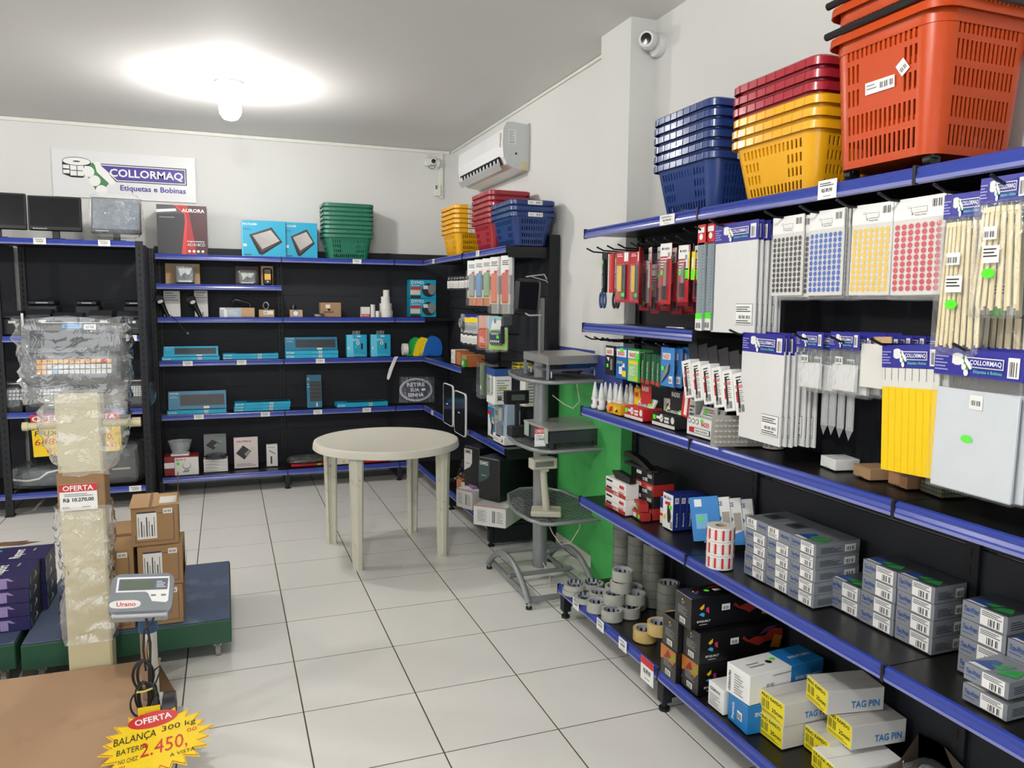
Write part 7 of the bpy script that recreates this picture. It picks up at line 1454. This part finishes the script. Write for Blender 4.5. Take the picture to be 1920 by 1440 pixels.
for i, (y, l) in enumerate(((4.86, 'yellow carton behind the label maker boxes, left one'), (4.68, 'yellow carton behind the label maker boxes, right one'))): carton('yellow_carton', l, 'box', (1.88, y, 1.11), (.09, .15, .085), mat('carton_yellow', '#d9bf22', .45), lambda b, dx, dy, dz: b.lines(face('-x', dx, dy, dz), dy*.1, dz*.2, dy*.7, dz*.5, 3, INK).rect(face('-x', dx, dy, dz), dy*.3, dz*.8, dy*.5, dz*.2, TBL, .001))
part(B().box(1.86, 4.64, 1.085, 1.985, 5.1, 1.108, SHELF), 'narrow_shelf', GM)
# label maker boxes on the .655 shelf
def d_dy(b, dx, dy, dz):
    F = face('-x', dx, dy, dz); b.poly([(0, dz), (dy, dz), (dy, 0), (dy*.85, 0), (dy*.45, dz*.3), (dy*.1, dz*.65), (0, dz*.68)], mat('printer_box_blue', '#1c7fae', .4), F, .0005).text(F, 'DYMO', dy*.07, dz*.78, dy*.86, dz*.13, WHT, True, .0012).rect(F, 0, dz*.58, dy*.55, dz*.1, RED, .001)
    b.poly([(dy*.4, dz*.05), (dy*.7, dz*.0+.004), (dy*.95, dz*.5), (dy*.62, dz*.56)], PAPER, F, .0014).poly([(dy*.44, dz*.1), (dy*.68, dz*.06), (dy*.86, dz*.36), (dy*.58, dz*.4)], CHAR, F, .002).poly([(dy*.6, dz*.45), (dy*.9, dz*.4), (dy*.93, dz*.5), (dy*.64, dz*.54)], mat('amber', '#d0912c', .4), F, .0022)
carton('label_maker_box', 'white and blue label maker carton on the lower shelf of the short gondola', 'box', (1.75, 4.985, .658), (.10, .16, .27), WHT, d_dy)
LVB = mat('pale_blue_box', '#9fb0c4', .35)
t = thing('label_maker_box', 'pale blue label maker pack with window at the end of the lower shelf', 'box', (1.72, 4.73, .658)); F = mt(0, .2, 0) @ face('-x', 0, 0, 1)
part(B().box(.02, 0, 0, .12, .2, .27, LVB, bev=.003).box(0, -.01, 0, .12, .21, .055, WHT, bev=.002).lines(mt(0, .21, 0) @ face('-x', 0, 0, 1), .02, .015, .1, .02, 2, GRYI).poly([(.16, .01), (.2, .02), (.19, .045)], RED, mt(0, .21, 0) @ face('-x', 0, 0, 1), .001), 'carton', t)
part(B().box(-.01, .05, .15, .02, .17, .25, mat('labeler_silver', '#9fa9a0', .35), bev=.01).rect(mt(-.01, .17, 0) @ face('-x', 0, 0, 1), .025, .19, .06, .035, mat('lcd_grey', '#6f736a', .3)).box(.0, .06, .04, .02, .16, .13, mat('keyb_taupe', '#7f8288', .4), bev=.004), 'label_maker', t)
t = thing('label_maker_box', 'tall white label maker pack with blue top standing on the pale blue one', 'box', (1.67, 4.77, .93)); 
part(B().box(0, 0, 0, .12, .17, .24, WHT, bev=.002).box(-.002, -.002, .19, .122, .172, .24, mat('top_blue', '#2c4d8c', .4)).lines(face('-y', .12, .17, .24), .015, .02, .09, .15, 9, GRYI).rect(face('-y', .12, .17, .24), .02, .03, .03, .025, INK, .001).rect(face('-y', .12, .17, .24), .03, .1, .05, .02, mat('lime', '#b7c93c', .4), .001), 'carton', t)
part(B().box(-.022, .03, .055, 0, .14, .20, CL2, bev=.01).box(-.015, .04, .07, 0, .13, .19, mat('labeler_white', '#b9c1bb', .35), bev=.012).rect(mt(-.015, .13, 0) @ face('-x', 0, 0, 1), .03, .16, .035, .016, mat('lcd_grey', '#6f736a', .3)).rect(mt(-.015, .13, 0) @ face('-x', 0, 0, 1), .02, .11, .05, .014, mat('lime', '#b7c93c', .4)), 'window', t)
carton('label_maker_box', 'white printed carton half hidden behind the stand pole', 'box', (1.83, 4.62, .93), (.12, .1, .22), PAPER, lambda b, dx, dy, dz: b.lines(face('-y', dx, dy, dz), .02, .02, .08, .16, 8, GRYI))
part(B().box(1.80, 4.63, .905, 1.985, 4.8, .93, SHELF), 'bracket_shelf', GM)
# bottom of the short gondola: uninterruptible power supplies on their white cartons
UP = mat('ups_black', '#101114', .4)
def ups(x, y, z, w, d, h, l, m2, rz):
    t = thing('power_supply', l, 'power supply', (x, y, z), R(rz)); F = mt(0, w, 0) @ face('-x', 0, 0, 1)
    part(B().box(0, 0, 0, d, w, h, UP, bev=.006), 'housing', t)
    part(B().poly([(.0+w*.02, h*.93), (w*.55, h*.93), (w*.55, h*.6), (w*.42, h*.5), (w*.02, h*.38)], m2, F, .002).text(F, 'SMS', w*.08, h*.82, w*.4, h*.09, INK if m2 == PAPER else PAPER, True, .003).lines(F, w*.15, h*.55, w*.25, h*.06, 1, SILV, .003), 'front_badge', t)
ups(1.643, 4.594, .305, .185, .33, .285, 'large black power supply with dark badge at the end of the bottom shelf', mat('dark_green_badge', '#34504e', .35), 29); ups(1.632, 4.985, .305, .165, .30, .29, 'black power supply with a white badge next to the large one', PAPER, 22)
def d_w(b, dx, dy, dz):
    F = face('-x', dx, dy, dz); b.rect(F, 0, dz*.97, dy, dz*.03, RED).lines(F, dy*.12, dz*.2, dy*.3, dz*.6, 10).bars(F, dy*.58, dz*.2, dy*.1, dz*.6).lines(F, dy*.72, dz*.2, dy*.2, dz*.6, 8)
carton('white_carton', 'white printed carton jutting out under the large power supply', 'box', (1.64, 4.455, .172), (.30, .23, .13), PAPER, d_w, R(46))
carton('white_carton', 'white printed carton under the power supply with white badge', 'box', (1.565, 4.93, .172), (.30, .17, .13), PAPER, d_w, R(24))
carton('orange_carton', 'orange and brown carton behind the right table leg', 'box', (1.60, 5.30, .172), (.12, .13, .13), BO, lambda b, dx, dy, dz: b.rect(face('-x', dx, dy, dz), .03, .03, .07, .07, KRAFT))
carton('white_packet', 'narrow white packet with green sticker beside the orange carton', 'box', (1.58, 5.17, .172), (.03, .07, .13), PAPER, lambda b, dx, dy, dz: b.rect(face('-x', dx, dy, dz), .02, .09, .03, .015, GREEN))
t = thing('tripod', 'black tripod parts with silver screws lying behind the table leg', 'tripod', (1.62, 5.45, .20))
part(B().tube([(0, .25, .0), (.1, -.1, .12)], .012, INK, 10).tube([(.05, .2, .02), (.0, -.05, .16)], .010, INK, 10).tube([(-.08, .35, -.02), (.02, .1, .06)], .008, BP, 8), 'leg', t); part(B().box(0, -.12, .06, .1, 0, .14, INK, bev=.02).tube([(-.02, -.06, .1), (-.05, -.08, .1)], .008, SILV, 8).tube([(-.01, -.12, .15), (-.03, -.16, .15)], .007, SILV, 8), 'head', t)
blob('plastic_bag', 'black glossy bag on the tripod under the shelf', 'bag', 1.66, 5.3, .31, .2, .3, .12, mat('black_bag', '#16171a', .15, bump=.4), 13)
o = B().box(0, 0, 0, .10, .12, .02, mat('violet_packet', '#9a6fae', .5)).build('violet_packet', None, (1.59, 5.0, .3025)); tag(o, 'flat violet packet squeezed on the white carton', 'packet')
